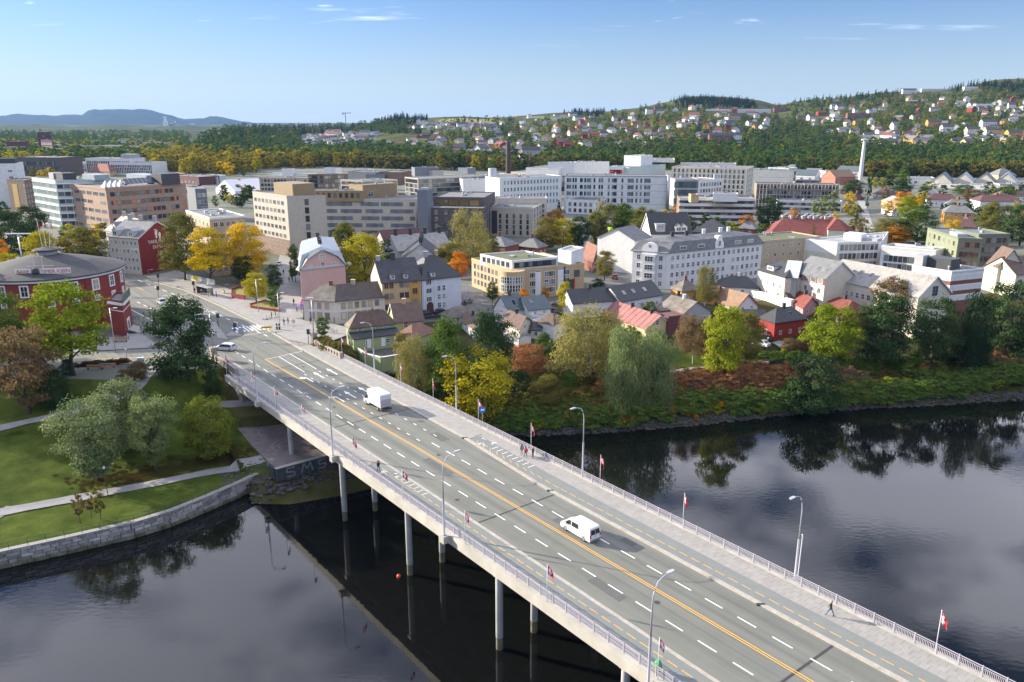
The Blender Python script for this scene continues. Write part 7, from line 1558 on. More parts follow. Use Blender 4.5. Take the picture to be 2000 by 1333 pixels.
for poly,n,where,only in AREAS:
 tries=0
 for _ in range(n):
  for _t in range(25):
   (x,y),=sample(poly,1,hr);p=far_pt(x,y)
   if p is None:continue
   if all(abs(x-u)>9 or abs(y-v)>4.5 for u,v in used):break
  used.append((x,y));wc=pick([q for q in HW if not only or q[0]in only]);rc_=pick(HR);k=hr.randrange(5);sc=hr.uniform(.95,1.35)*(1.2 if p.y<1350 else 1.05)
  t=thing('hillside_house','%s house with %s roof %s'%(wc[0],rc_[0],where),'house',p,hr.choice((0,1.57))+hr.uniform(-.6,.6),'houses on the hillside '+where);t.scale=(sc,sc,sc)
  me=HM[k];put('wall',me[0],t,mats=[wc[1]]);put('roof',me[1],t,mats=[rc_[1],rc_[1]][:1]);put('window',me[2],t)
for(x0,x1,y,h,wl,lab)in((1378,1505,221,9,W_WHITE,'long white apartment slab under the spruce crest'),(1512,1542,219,10,W_BRICK,'brick school block on the right slope'),(1763,1790,184,11,W_WHITE,'white slab block high on the ridge, left one'),(1800,1862,180,8,W_CREAM,'pale row of flats on the ridge, middle one'),(1883,1912,177,9,W_WHITE,'white slab block high on the ridge, right one'),(1424,1446,236,11,W_SAND,'sand coloured block below the long white slab'),(1278,1290,222,16,W_BRICK,'orange brick tower on the middle slope'),(1262,1275,224,13,W_WHITE,'white tower beside the orange brick tower'),
        (1385,1432,281,13,W_BRICK,'brick and white stepped flats in the wood, left half'),(1432,1448,279,13,W_WHITE,'brick and white stepped flats in the wood, right half'),(1020,1055,316,14,W_GREY,'grey pair of flats below the middle slope'),(1655,1700,231,10,W_BRICK,'red brick villa row on the right slope'),(1905,1940,212,9,W_WHITE,'white terrace on the near right slope, upper one'),(1812,1840,248,10,W_OCHRE,'ochre villa on the near right slope'),(1840,1862,262,12,W_WHITE,'large white villa on the near right slope'),(1968,1995,276,13,W_OCHRE,'large ochre gabled villa at the right edge of the slope'),(1888,1912,266,11,W_CREAM,'cream gabled villa on the near right slope'),(1918,1946,252,12,W_WHITE,'white twin gabled villa on the near right slope')):
 p=far_pt((x0+x1)/2,y)
 if p is None:continue
 used+=[(x,y)for x in range(x0,x1+1,8)];w_=(x1-x0)/px_per_m(p);b=building('slope_block',lab,'apartment block',[(p.x-w_/2,p.y),(p.x+w_/2,p.y),(p.x+w_/2,p.y+11),(p.x-w_/2,p.y+11)],p.z,p.z+h,wl,None if h<9.5 or w_>40 else('gable',0,4),R_DARK);facade(b.t,b.fp,0,b.z0,b.zt,max(1,int(h/3.2)),max(2,int(w_/4)),1.8,1.6,1,3.1,.5,.5,nx=1)
drape('hill_meadow',[(866,234),(910,237),(975,236)],120,M('dry_meadow',(.2,.19,.055),.95,.25,.02),.6,step=15);drape('hill_meadow',[(1030,230),(1070,231),(1115,230)],60,M('green_meadow',(.11,.15,.03),.95,.25,.02),.6,step=15)
# belts of single trees between town and hill
fl=0
L_YEL2=leaf_mat('leaf_belt',[(.3,.25,.02),(.22,.2,.03),(.36,.24,.02)])
SHP=dict(round='round',broad='spreading',oval='upright',cone='pointed');CNM={'leaf_golden':'golden','leaf_yellow_green':'yellow green','leaf_olive':'olive','leaf_dark_green':'dark green'}
def belt(n,poly,kinds,lab,group,seed,hm=(8,14)):
 r=random.Random(seed)
 for(x,y)in sorted(sample(poly,n,r),key=lambda q:q[1]):
  p=far_pt(x,y)
  if p is None:continue
  k,m_=r.choice(kinds);h=r.uniform(*hm);t=thing('tree',SHP[k]+' '+CNM.get(m_.name,'green')+' '+lab,'tree',p,r.uniform(0,6.28),group);w_=h*(r.uniform(.7,.95)if k!='cone' else .45)
  put('trunk',TRK_ME[0],t,(0,0,-.3),0,(h*.8,h*.8,h*.8));put('crown',crown(k,0,False),t,(0,0,h*.06),0,(w_,w_,h),[m_])
GO=[('round',L_YEL),('broad',L_YG),('round',L_OLIVE),('oval',L_OLIVE),('round',L_GREEN)];MX=[('round',L_GREEN),('broad',L_OLIVE),('oval',L_DARK),('round',L_YG),('round',L_DARK)]
belt(40,[(250,318),(500,318),(505,345),(440,350),(320,338),(255,332)],GO[:4],'tree in the park belt behind the marquee tent','golden trees behind the marquee',1,(9,15))
belt(34,[(500,318),(760,320),(980,332),(980,338),(760,330),(500,332)],GO+MX,'tree in the mixed belt behind the hospital roofs','trees behind the hospital',2,(10,17))
belt(14,[(430,380),(495,378),(495,410),(420,405)],MX,'tree between the marquee and the beige office','trees beside the marquee',3,(6,10));belt(12,[(0,345),(110,340),(110,352),(0,350)],GO,'tree between the far left blocks','trees between the far left blocks',4,(7,10))
belt(30,[(1700,395),(2000,372),(2000,440),(1830,440),(1740,430)],MX+GO[:2],'garden tree among the houses right of the hill road','garden trees right of the hill road',5,(5,9));belt(14,[(1700,346),(1780,344),(1780,374),(1700,372)],MX,'tree beside the white mast and industrial row','trees by the white mast',6,(7,11));belt(10,[(1330,452),(1480,455),(1480,470),(1420,475)],MX,'tree behind the white corner block','trees behind the corner block',7,(5,8));belt(8,[(640,480),(680,475),(740,520),(700,540)],MX,'courtyard tree behind the pink house','courtyard trees',8,(5,9));belt(10,[(120,470),(215,470),(200,500),(130,500)],GO,'street tree before the copper coloured block','street trees before the copper block',9,(5,8))
# woods: one mass each
def wood(name,polys,n,kind,m_,seed,h=(8,15),wide=.8):
 r=random.Random(seed);pts=[]
 for poly,share in polys:
  for x,y in sample(poly,int(n*share),r):
   p=far_pt(x,y)
   if p is None:continue
   if any(abs(x-u)<10 and-2<y-v<8 for u,v in used):continue
   hh=r.uniform(*h)*(1.25 if p.y>2500 else 1);pts.append((p.x,p.y,p.z-.4,hh*wide*r.uniform(.8,1.2),hh,r.uniform(0,6.28)))
 scatter2(name,pts,far_crown(kind),m_)
def scatter2(name,pts,me,m_):
 if me.name not in _po:
  x,y=560+40*len(_po),318;p=far_pt(x,y);t=thing('tree','tree at the foot of the left wooded slope','tree',p,0,'trees at the foot of the left slope');_po[me.name]=put('crown',me,t,(0,0,0),0,(9,9,12),[m_]);put('trunk',TRK_ME[1],t,(0,0,-.3),0,(9,9,10))
 scatter(name,pts,me,m_)
LEFT=[(372,297),(405,262),(520,246),(700,246),(740,240),(830,240),(830,262),(590,262),(590,288),(740,288),(860,300),(990,328),(700,324),(520,322),(400,312)]
MID=[(830,238),(1000,234),(1180,224),(1300,208),(1500,222),(1560,235),(1660,285),(1500,300),(1100,310),(1000,325),(860,300)];STEEP=[(1180,296),(1380,285),(1500,262),(1560,240),(1660,288),(1760,292),(2010,295),(2010,345),(1800,348),(1700,345),(1500,335),(1300,332),(1000,334)]
RIGHTH=[(1500,210),(1700,190),(1850,178),(2010,166),(2010,290),(1760,290),(1660,285),(1560,232)]
wood('green_woodland',[(LEFT,.3),(MID,.2),(STEEP,.3),(RIGHTH,.2)],3300,'round',L_GREEN,1,(7,17),.9);wood('dark_woodland',[(LEFT,.34),(MID,.2),(STEEP,.34),(RIGHTH,.12)],1700,'oval',L_DARK,2,(9,18));wood('autumn_woodland',[(LEFT,.22),(MID,.36),(STEEP,.12),(RIGHTH,.3)],2600,'broad',L_OLIVE,3,(6,14),1.);wood('golden_woodland',[(MID,.4),(RIGHTH,.45),(LEFT,.15)],900,'round',L_YG,4,(5,12),.9)
SKY_T=[(440,252),(520,247),(700,246),(740,238),(790,226),(830,229)]
wood('spruce_wood',[([(735,240),(785,226),(835,228),(835,240),(760,250)],.18),([(1310,200),(1335,193),(1400,193),(1470,200),(1480,212),(1320,212)],.26),([(1500,205),(1700,187),(1900,166),(2010,163),(2010,182),(1850,184),(1700,195)],.3),([(400,270),(520,248),(700,248),(700,258),(420,285)],.12),([(1100,222),(1185,219),(1185,228),(1100,230)],.06),([(1450,250),(1560,250),(1560,300),(1450,300)],.08)],1500,'cone',L_SPR,5,(9,17),.55)
wood('plain_woodland',[([(-40,262),(370,262),(372,296),(250,318),(-40,312)],1.)],1500,'broad',L_GREEN,6,(8,15),1.);wood('plain_autumn_woodland',[([(-40,280),(360,275),(360,312),(-40,318)],1.)],420,'round',L_YG,7,(8,13),1.);wood('park_belt_woodland',[([(300,322),(345,300),(520,308),(700,312),(720,326),(520,332),(440,345),(330,338)],1.)],330,'broad',L_YEL2,9,(10,16),1.);wood('foot_woodland',[([(505,316),(760,318),(1000,328),(1000,336),(760,330),(505,326)],.5),([(1000,330),(1560,332),(1700,346),(2010,348),(2010,342),(1000,324)],.5)],620,'round',L_OLIVE,8,(9,14),.9)
# the suburb on the plain
for k,(x,y)in enumerate(sample([(0,286),(340,282),(300,312),(120,312),(0,305)],46,hr)):
 p=far_pt(x,y);wc=hr.choice(((W_WHITE,'white'),(W_GREY,'grey'),(W_BROWNB,'brown'),(W_SAND,'sand coloured')));w_=hr.uniform(18,60);h=hr.uniform(6,13)
 t=thing('suburb_block','%s low block on the far left plain'%wc[1],'building',p,hr.uniform(-.5,.5),'low blocks on the far left plain');MB().box(-w_/2,-8,-1,w_/2,8,h).build('wall',wc[0],None).parent=t;MB().box(-w_/2-.3,-8.3,h,w_/2+.3,8.3,h+.5).build('roof',R_FELT,None).parent=t
 m=MB();[m.box(-w_/2+1,-8.06,1.4+3.2*j,w_/2-1,-8.0,3+3.2*j)for j in range(int(h/3.2))];m.build('window_band',GLASS,None).parent=t
for k,(x,yt,w_)in enumerate(((347,237,24),(358,242,10),(365,239,14),(397,243,40))):
 D=5200;z=CAM_H+D*elev(yt);X=(x-1000)/F_PX*D;t=thing('far_tower',('pale','slim dark','grey','wide hazy')[k]+' far tower on the plain before the blue mountain','tower',(X,D,-1));b=MB();b.box(X-w_/2,D-10,-2,X+w_/2,D+10,z);b.build('shaft',(W_WHITE,W_SLATE,W_GREY,W_GREY)[k],t);b=MB();b.box(X-w_/3,D-6,z,X+w_/3,D+6,z+(30 if k==0 else 6));b.build('roof_storey',W_WHITE,t)
p=far_pt(676,250);p=p if p else G(676,250,0);hc=rise(p,221);cr_=thing('tower_crane','thin tower crane on the skyline of the left ridge','crane',p);mb=MB();mb.box(p.x-.9,p.y-.9,p.z,p.x+.9,p.y+.9,p.z+hc);mb.build('mast',W_GREY,cr_);mb=MB();s_=1/px_per_m(p);mb.box(p.x-6*s_,p.y-.7,p.z+hc-1.2,p.x+11*s_,p.y+.7,p.z+hc+.6);mb.build('jib',W_GREY,cr_);mb=MB();mb.box(p.x-6*s_,p.y-1.3,p.z+hc-4,p.x-4*s_,p.y+1.3,p.z+hc-1.2);mb.build('counterweight',W_DARKB,cr_)
# ---------------------------------------------------------------- vehicles
TYRE=M('tyre',(.02,.02,.02),.9,.1);RIM=M('wheel_rim',(.45,.45,.47),.4,.05,metal=.7);TAIL=M('tail_light',(.4,.02,.02),.3,.05);HEADL=M('head_light',(.75,.76,.78),.2,.03);CARG=M('car_glass',(.02,.022,.028),.08,.1,spec=.8);BUMP=M('dark_trim',(.04,.04,.045),.6,.1)
CARC={k:M('car_'+k,c,.3,.02,.5,spec=.6)for k,c in dict(white=(.62,.63,.65),silver=(.42,.43,.46),black=(.02,.022,.03),red=(.22,.05,.05),blue=(.06,.09,.22),grey=(.18,.19,.2)).items()}
wheel_me={}
def wheel(parent,x,y,r=.33,w=.22):
 if r not in wheel_me:
  m=MB();m.tube([(0,-w/2,0),(0,w/2,0)],r,14);q=MB();q.tube([(0,-w/2-.012,0),(0,w/2+.012,0)],r*.62,10);wheel_me[r]=(m.mesh('wheel',TYRE),q.mesh('rim',RIM))
 o=put('wheel',wheel_me[r][0],parent,(x,y,r));put('rim',wheel_me[r][1],o)
def loft_side(m,prof,wz,mi=0):
 """side outline (x, z) drawn out to a width that depends on height; rounded shoulders come from wz"""
 k=len(m.v);n=len(prof)
 for s in(-1,1):m.v+=[(x,s*wz(z),z)for x,z in prof]
 for i in range(n):j=(i+1)%n;m.f.append((k+i,k+j,k+n+j,k+n+i));m.m.append(mi)
 m.f.append(tuple(k+n-1-i for i in range(n)));m.m.append(mi);m.f.append(tuple(k+n+i for i in range(n)));m.m.append(mi)
def pane(parent,pts,m_=None,name='side_window'):
 mb=MB();mb.face(pts);o=put(name,mb.mesh(name,m_ or CARG),parent);return o
def car(lab,loc,rz,col='silver',L=4.4,W=1.8,H=1.5,estate=False,group=None,small=False):
 t=thing('car',lab,'car',loc,rz,group);a=L/2
 wz=lambda z:W/2*(1-.0*z)if z<.75 else W/2*(1-.2*(z-.75)/(H-.75))
 b=MB();rear=[(-a+.05,.95),(-a+.45,H-.12)]if estate else[(-a,.92),(-a+.55,.98),(-a+1.2,H-.08)]
 loft_side(b,[(-a+.1,.25),(a-.1,.25),(a,.45),(a-.05,.72),(a-1.05,.9),(a-1.75,H-.06),(-.1,H),(-a+1.3,H-.02)]+rear[::-1]+[(-a,.6)],wz);lb(b,"body",CARC[col],t)
 for s in(-1,1):
  y=lambda z:s*(wz(z)+.012);q=[(a-1.25,y(.92),.92),(-a+(.5 if estate else .8),y(.95),.95),(-a+(.6 if estate else 1.3),y(H-.16),H-.16),(a-1.8,y(H-.16),H-.16)]
  pane(t,q if s<0 else q[::-1])
  for x in(a-.85,-a+.8):wheel(t,x,s*(W/2-.1),.32)
 w1=W/2*.8;pane(t,[(a-1.12,-w1,.94),(a-1.12,w1,.94),(a-1.7,w1*.9,H-.1),(a-1.7,-w1*.9,H-.1)][::1],name='windscreen').location=(.03,0,.02)
 q=[(-a+.1,-w1,.98),(-a+.1,w1,.98),(-a+.42,w1*.9,H-.2),(-a+.42,-w1*.9,H-.2)]if estate else[(-a+.62,-w1,1.0),(-a+.62,w1,1.0),(-a+1.15,w1*.9,H-.14),(-a+1.15,-w1*.9,H-.14)]
 pane(t,q[::-1],name='rear_window').location=(-.03,0,.02)
 for s in(-1,1):
  MB().box(a-.12,s*.62-.18,.55,a+.01,s*.62+.18,.7).build('headlight',HEADL,None).parent=t;MB().box(-a-.012,s*.65-.16,.65,-a+.1,s*.65+.16,.88).build('tail_light',TAIL,None).parent=t
 for x in(-a-.006,a+.006):lb(MB().box(x-.01,-.26,.5,x+.01,.26,.62),'number_plate',WHITE,t)
 return t
def heading(p,q):p,q=G(*p,0),G(*q,0);return math.atan2(q.y-p.y,q.x-p.x)
# white van on the near span
f_,r_=G(1106,1036.6,0),G(1142.4,1058,0);rz=math.atan2((f_-r_).y,(f_-r_).x);d=Vector((math.cos(rz),math.sin(rz),0));nn_=Vector((d.y,-d.x,0));c=(f_+r_)/2+nn_*.8
v=thing('van','white panel van with dark side windows driving on the near span of the bridge','van',(c.x,c.y,.01),rz);b=MB();W,H=1.9,1.98;wz=lambda z:W/2 if z<1.05 else W/2*(1-.14*((z-1.05)/.93)**1.5)
loft_side(b,[(-2.62,.3),(2.55,.3),(2.66,.5),(2.62,.85),(2.35,1.05),(1.75,1.2),(1.0,1.86),(.75,1.95),(.2,1.98),(-2.2,1.98),(-2.45,1.93),(-2.56,1.5),(-2.64,1.0),(-2.66,.5)],wz);lb(b,'body',CARC['white'],v)
for k in range(9):lb(MB().box(-2.1,-.62+.155*k-.012,1.975,.1,-.62+.155*k+.012,1.995),'roof_rib',CARC['silver'],v)
for s in(-1,1):
 y=lambda z:s*(wz(z)+.012)
 for pts in([(1.85,1.2),(.75,1.18),(.75,1.74),(1.1,1.74)],[(.6,1.17),(-.55,1.17),(-.55,1.75),(.6,1.75)]):
  q=[(x,y(z),z)for x,z in pts];pane(v,q[::-1]if s>0 else q)
 for x in(1.7,-1.6):wheel(v,x,s*.84,.34)
 lb(MB().box(-2.68,s*.8-.1,.75,-2.56,s*.8+.1,1.15),'tail_light',TAIL,v);lb(MB().box(2.5,s*.66-.18,.68,2.66,s*.66+.18,.86),'headlight',HEADL,v);lb(MB().box(1.3,s*1.0-.1,1.15,1.45,s*1.0+.1,1.38),'door_mirror',BUMP,v)
pane(v,[(-2.655,.05,1.12),(-2.655,.72,1.12),(-2.56,.66,1.72),(-2.56,.05,1.72)],name='rear_window');pane(v,[(-2.655,-.72,1.12),(-2.655,-.05,1.12),(-2.56,-.05,1.72),(-2.56,-.66,1.72)],name='rear_window');pane(v,[(1.78,-.78,1.22),(1.78,.78,1.22),(1.05,.7,1.84),(1.05,-.7,1.84)],name='windscreen').location=(.02,0,.02)
lb(MB().box(-2.74,-.93,.32,-2.6,.93,.52),'bumper',M('bumper_grey',(.2,.2,.21),.7,.1),v);lb(MB().box(-2.755,-.27,.6,-2.735,.27,.72),'number_plate',WHITE,v);lb(MB().box(-2.69,-.01,.6,-2.66,.01,1.9),'door_seam',BUMP,v)
for s in(-1,1):[lb(MB().box(x-.012,s*.952-.006,.45,x+.012,s*.952+.006,1.1),'door_seam',M('seam_grey',(.25,.25,.26),.6),v)for x in(.68,-.62,1.75)];lb(MB().box(-.62,s*.952-.008,.98,1.75,s*.952+.008,1.0),'side_crease',_M['seam_grey'],v)
# white box truck further along
f_,r_=G(717,791,0),G(738,803,0);rz=BA;d=Vector((math.cos(rz),math.sin(rz),0));nn_=Vector((d.y,-d.x,0));c=(f_+r_)/2+nn_*.95
k=thing('box_truck','white box truck driving away on the far span of the bridge','truck',(c.x,c.y,.01),rz)
lb(MB().box(-3.2,-1.08,.85,1.25,1.08,3.15),'cargo_box',CARC['white'],k);b=MB();loft_side(b,[(1.3,.4),(3.1,.4),(3.2,.7),(3.05,1.15),(2.45,1.35),(1.95,2.15),(1.7,2.3),(1.3,2.3)],lambda z:.98 if z<1.3 else .98-.12*(z-1.3));lb(b,'cab',CARC['white'],k)
lb(MB().prism([(1.25,-.9),(2.1,-.8),(2.1,.8),(1.25,.9)],2.3,2.95),'wind_deflector',CARC['white'],k);lb(MB().box(-3.2,-.6,.5,1.3,.6,.8),'chassis',BUMP,k)
for s in(-1,1):
 q=[(2.5,s*.995,1.35),(1.6,s*.995,1.35),(1.6,s*.9,2.0),(2.02,s*.9,2.0)];pane(k,q if s<0 else q[::-1])
 for x in(2.3,-1.9):wheel(k,x,s*.88,.38)
 lb(MB().box(2.0,s*1.15-.12,1.3,2.15,s*1.15+.12,1.7),'door_mirror',BUMP,k);lb(MB().box(-3.3,s*.8-.15,.55,-3.2,s*.8+.15,.75),'tail_light',TAIL,k)
pane(k,[(2.47,-.85,1.4),(2.47,.85,1.4),(1.98,.75,2.1),(1.98,-.75,2.1)],name='windscreen').location=(.02,0,.02)
lb(MB().box(-3.26,-.98,.95,-3.205,.98,2.25),'tail_lift',M('tail_lift_grey',(.4,.4,.41),.5,.1,3.,metal=.4),k);lb(MB().box(-3.24,-.85,2.4,-3.205,.85,2.85),'lettering_panel',M('faded_panel',(.55,.56,.6),.5,.1,9.),k);lb(MB().box(-3.55,-1.,.4,-3.2,1.,.62),'bumper',BUMP,k)
# cars
car('white estate car with dark blue windows turning off the bridge junction',G(441,684,0)+Vector((0,0,.01)),heading((455,683),(430,681)),'white',4.7,1.85,1.6,True)
WAIT='cars waiting at the avenue junction'
for(x,y,c_,lab)in((317,594,'silver','dark silver car waiting in the avenue, furthest back'),(332,603,'white','white car waiting behind the leafy tree top'),(366,618,'grey','grey car half hidden by the dark tree top'),(385,626,'silver','silver van like car second from the stop line'),(400,637,'silver','pale silver car first at the stop line')):
 car(lab,G(x,y,.005),heading((332,590),(420,640)),c_,estate=True,group=WAIT)
for(x,y,h,c_,lab)in((545,519,((545,525),(541,500)),'white','white car parked in the pedestrian street'),(833,623,((833,623),(860,619)),'black','dark car parked before the arched brown door, left one'),(862,619,((833,623),(860,619)),'black','black car parked before the arched brown door, right one'),(912,594,((905,600),(925,590)),'grey','dark grey car by the white town house corner'),(1201,545,((1201,560),(1203,520)),'red','dark red car driving up the side street'),(1227,482,((1223,495),(1229,478)),'blue','dark blue car under the church trees'),(1199,586,((1190,590),(1210,586)),'black','black car parked beside the skylight house, nearer one'),(1206,576,((1190,582),(1215,574)),'black','black van like car beside the skylight house, further one'),(1080,604,((1070,606),(1100,601)),'grey','grey car parked by the teal roofed pair')):
 p=hit(x,y);car(lab,Vector((p.x,p.y,max(p.z,-.05)+.09)),heading(*h),c_)
for(x,y,a_,c_,lab,es)in((1093,722,1.9,'black','black car parked under the wide pale birch',True),(1489,664,2.6,'black','black estate car parked beside the red house',True),(1486,676,2.3,'white','white car parked below the black estate car',False),(1068,692,.3,'grey','grey car behind the green garden bush',True)):
 p=hit(x,y);car(lab,p+Vector((0,0,.08)),a_,c_,estate=es)
p0=car('parked car in the long row on the hospital lawn car park',G(1532,424,.05),.3,'silver',group='cars in the hospital car park');r=random.Random(4)
for i in range(1,17):
 q=dup(p0,G(1528+i*6.2,421+(i%2)*4+i*.25,.05),.3+r.uniform(-.1,.1))
# ---------------------------------------------------------------- people
SKIN=M('skin',(.5,.33,.25),.7,.05)
def person_mesh(key,stride,mats):
 """one skinned body: pelvis, spine, neck, head, arms and legs"""
 vs,es,rs=[],[],[]
 def V(p,r_,par=None):
  vs.append(p);rs.append(r_);i=len(vs)-1
  if par is not None:es.append((par,i))
  return i
 pel=V((0,0,.95),.15);w_=V((0,0,1.12),.145,pel);ch_=V((0,.0,1.34),.165,w_);nk=V((.01,0,1.5),.06,ch_);hd=V((.02,0,1.6),.095,nk);V((.02,0,1.72),.085,hd)
 for s in(-1,1):
  k=stride*s;sh=V((0,s*.19,1.42),.065,ch_);el=V((-k*.14,s*.25,1.14),.05,sh);wr=V((-k*.26+.05,s*.24,.9),.035,el);V((-k*.29+.06,s*.23,.81),.032,wr)
  hp=V((0,s*.1,.88),.1,pel);kn=V((k*.22+.02,s*.1,.5),.065,hp);an=V((k*.38-.04*abs(stride),s*.1,.09),.045,kn);V((k*.38+.14,s*.11,.04),.042,an)
 me=bpy.data.meshes.new('body');me.from_pydata(vs,es,[]);o=bpy.data.objects.new('body',me);C.objects.link(o)
 sk=o.modifiers.new('skin','SKIN');o.modifiers.new('sub','SUBSURF').levels=1
 if not me.skin_vertices:bpy.context.view_layer.objects.active=o
 lay=me.skin_vertices[0].data if len(me.skin_vertices)else None
 if lay:
  for i,r_ in enumerate(rs):lay[i].radius=(r_,r_);lay[i].use_root=(i==0)
 bpy.context.view_layer.update();m2=bpy.data.meshes.new_from_object(o.evaluated_get(bpy.context.evaluated_depsgraph_get()));bpy.data.objects.remove(o);m2.name='body'
 m2.materials.clear();[m2.materials.append(SKIN)for _ in range(4)]
 for p in m2.polygons:
  z=p.center.z;arm=abs(p.center.y)>.215 and z<.9;p.material_index=0 if z>1.5 or(arm and z<.88)else(1 if z>.93 or abs(p.center.y)>.21 else(3 if z<.1 else 2));p.use_smooth=True
 return m2
PM=[person_mesh('stand',.05,None),person_mesh('walk',.55,None),person_mesh('stride',.95,None)]
hair_me=MB().lathe([(0,1.8),(.08,1.785),(.115,1.72),(.118,1.62),(.1,1.55)],10,c=(-.015,0)).mesh('hair',BARK,smooth=True)
CL={k:M('cloth_'+k,c,.9,.15,6.)for k,c in dict(black=(.018,.018,.022),navy=(.03,.04,.09),red=(.35,.03,.03),jeans=(.07,.11,.22),grey=(.15,.15,.16),tan=(.33,.25,.17),white=(.6,.6,.6),blue=(.06,.16,.3),blond=(.45,.32,.14),brown=(.06,.04,.025),green=(.05,.1,.05)).items()}
def person(p,rz,pose,top,bot,hair,lab,group=None,bag=None,sc=1.):
 t=thing('person',lab,'person',p,rz,group);t.scale=(sc,sc,sc);put('body',PM[pose],t,mats=[SKIN,CL[top],CL[bot],CL['black']]);put('hair',hair_me,t,mats=[CL[hair]])
 if bag:b=MB();b.prism([(-.34,-.15),(-.15,-.17),(-.15,.17),(-.34,.15)],1.0,1.42);put('backpack',b.mesh('backpack',CL[bag]),t)
def gp(x,y,z):return G(x,y,z)
dn=BA+math.pi
person(gp(739.5,922,.12),dn,1,'black','jeans','brown','person in a black coat walking alone on the column side footway');person(gp(1019,889,.12),BA,0,'navy','tan','brown','person with a blue backpack and pale trousers, leftmost of three at the railing',bag='blue');person(gp(1026.5,894,.12),BA,1,'red','jeans','brown','person in a red jacket, middle of three at the railing',bag='red');person(gp(1041,894.5,.12),BA+.4,0,'black','navy','blond','blond person in black, rightmost of three at the railing');person(gp(1621,1203,.12),dn+3.4,2,'black','jeans','tan','person in a dark top and blue jeans striding along the near river railing')
for(x,y,top,bot,lab,pose)in((288,643,'black','navy','dark clothed person crossing the forecourt of the red hall',1),(247,661,'navy','navy','person in navy by the benches at the hall steps',0),(251,663,'white','navy','person in a white top by the benches at the hall steps',0),(381,573,'black','black','person in black waiting left of the bus shelter',0),(390,574,'grey','navy','person in grey waiting inside the bus shelter',0),(394,575,'white','navy','person in a pale jacket waiting inside the bus shelter',0),(423,581,'grey','black','person standing right of the bus shelter',0),(531,623,'black','black','person standing beside the parked blue scooters',0),(555,636,'navy','black','person at the kerb by the yellow barrier',1),(563,634,'black','black','person in black beside the round no entry sign',1),(607,633,'navy','black','person walking past the corner house door',1),(653,633,'black','grey','person walking at the right end of the corner house',1),(574,596,'black','jeans','cyclist like figure in black on the pedestrian street',0),(580,609,'grey','black','person in grey on the pedestrian street by the parasols',1),(565,552,'navy','black','person far up the pedestrian street, left of a pair',1),(571,551,'black','black','person far up the pedestrian street, right of a pair',1),(554,537,'black','black','person farthest up the pedestrian street near the white car',1)):
 person(gp(x,y,.13 if x>340 or x<300 else .02),rng.uniform(0,6),pose,top,bot,'brown',lab,'people about the junction')
# ---------------------------------------------------------------- street furniture
POLE=M('dark_pole',(.05,.055,.06),.5,.1)
def pole_thing(name,lab,cat,p,h,r_=.07,m_=None,group=None):
 t=thing(name,lab,cat,p,0,group);lb(MB().tube([(0,0,0),(0,0,h)],[r_,r_*.8],8),'pole',m_ or POLE,t,True);return t
for(x,y,lab)in((460,658,'traffic signal with blue arrow sign on the island by the zebra crossing'),(427,639,'traffic signal on the long island beside the waiting cars'),(310,582,'traffic signal in the avenue behind the silver car'),(310,557,'traffic signal furthest up the avenue'),(603,672,'traffic signal at the corner house footway'),(379,572,'slim signal post left of the bus shelter')):
 t=pole_thing('traffic_signal',lab,'traffic light',G(x,y,.1),3.2,.08,None,'traffic signals of the junction');lb(MB().box(-.25,-.22,2.3,.25,.22,3.3).box(-.36,.22,2.2,.36,.25,3.4),'signal_head',FR_D,t);[lb(MB().lathe([(0,0),(.1,0)],8),'lens',m_,t).__setattr__('location',(0,-.23,2.5+.28*i))for i,m_ in enumerate((M('lens_green',(.02,.2,.1),.4),M('lens_amber',(.35,.2,.02),.4),TAIL))]
t=bpy.data.objects['traffic_signal'];b=MB();b.face([(.4*math.cos(i*.524),-.26,1.7+.4*math.sin(i*.524))for i in range(12)]);lb(b,'arrow_sign',M('sign_blue',(.04,.18,.5),.5),t);lb(MB().tube([(0,0,0),(0,0,.9)],.1,8),'yellow_base',M('bollard_yellow',(.6,.42,.05),.6),t)
def tlamp(x,y,ytop,lab,z=.1,arms=2,m_=None):
 p=G(x,y,z);h=rise(p,ytop);t=pole_thing('junction_lamp',lab,'street lamp',p,h,.09,m_ or LAMPM,'lamps about the junction')
 for s in((-1,1)if arms==2 else(1,)):lb(MB().tube([(0,0,h-.1),(s*1.0,0,h)],.04,6),'arm',LAMPM,t);lb(MB().box(s*1.2-.4,-.16,h-.05,s*1.2+.4,.16,h+.08),'lamp_head',LENS,t)
p=B(166.4,50.,2.75);h=rise(Vector(p),609);t=pole_thing('junction_lamp','two armed lamp on the gate pier above the stairway','street lamp',p,h,.13,LAMPM);[lb(MB().box(s*1.1-.9,-.15,h-.05,s*1.1+.6,.15,h+.06),'lamp_head',LENS,t)for s in(-1,1)]
p=B(164.6,71.9,2.75);h=rise(Vector(p),582);t=pole_thing('junction_lamp','tall lamp on the squat gate pier by the corner house','street lamp',p,h,.13,LAMPM);lb(MB().box(-1.1,-.15,h-.05,.5,.15,h+.06),'lamp_head',LENS,t)
tlamp(505,610,546,'slim lamp before the red planter wall',arms=1);tlamp(547,640,572,'lamp with round white head at the pedestrian street mouth',arms=1);tlamp(313,640,596,'slim lamp behind the yellow bus shelter',arms=1);tlamp(226,690,602,'lamp before the entrance wing of the red hall',arms=1);tlamp(1059,590,553,'tall curved lamp before the sand housing block',0,1,M('wood_pole',(.4,.32,.2),.7));tlamp(910,600,558,'slim lamp by the side street beside the white town house',0,1);tlamp(1437,548,528,'lamp before the white corner block',0,1);tlamp(440,545,518,'lamp beneath the golden maples',0,1);tlamp(290,535,527,'short lamp by the slogan gable',0,1)
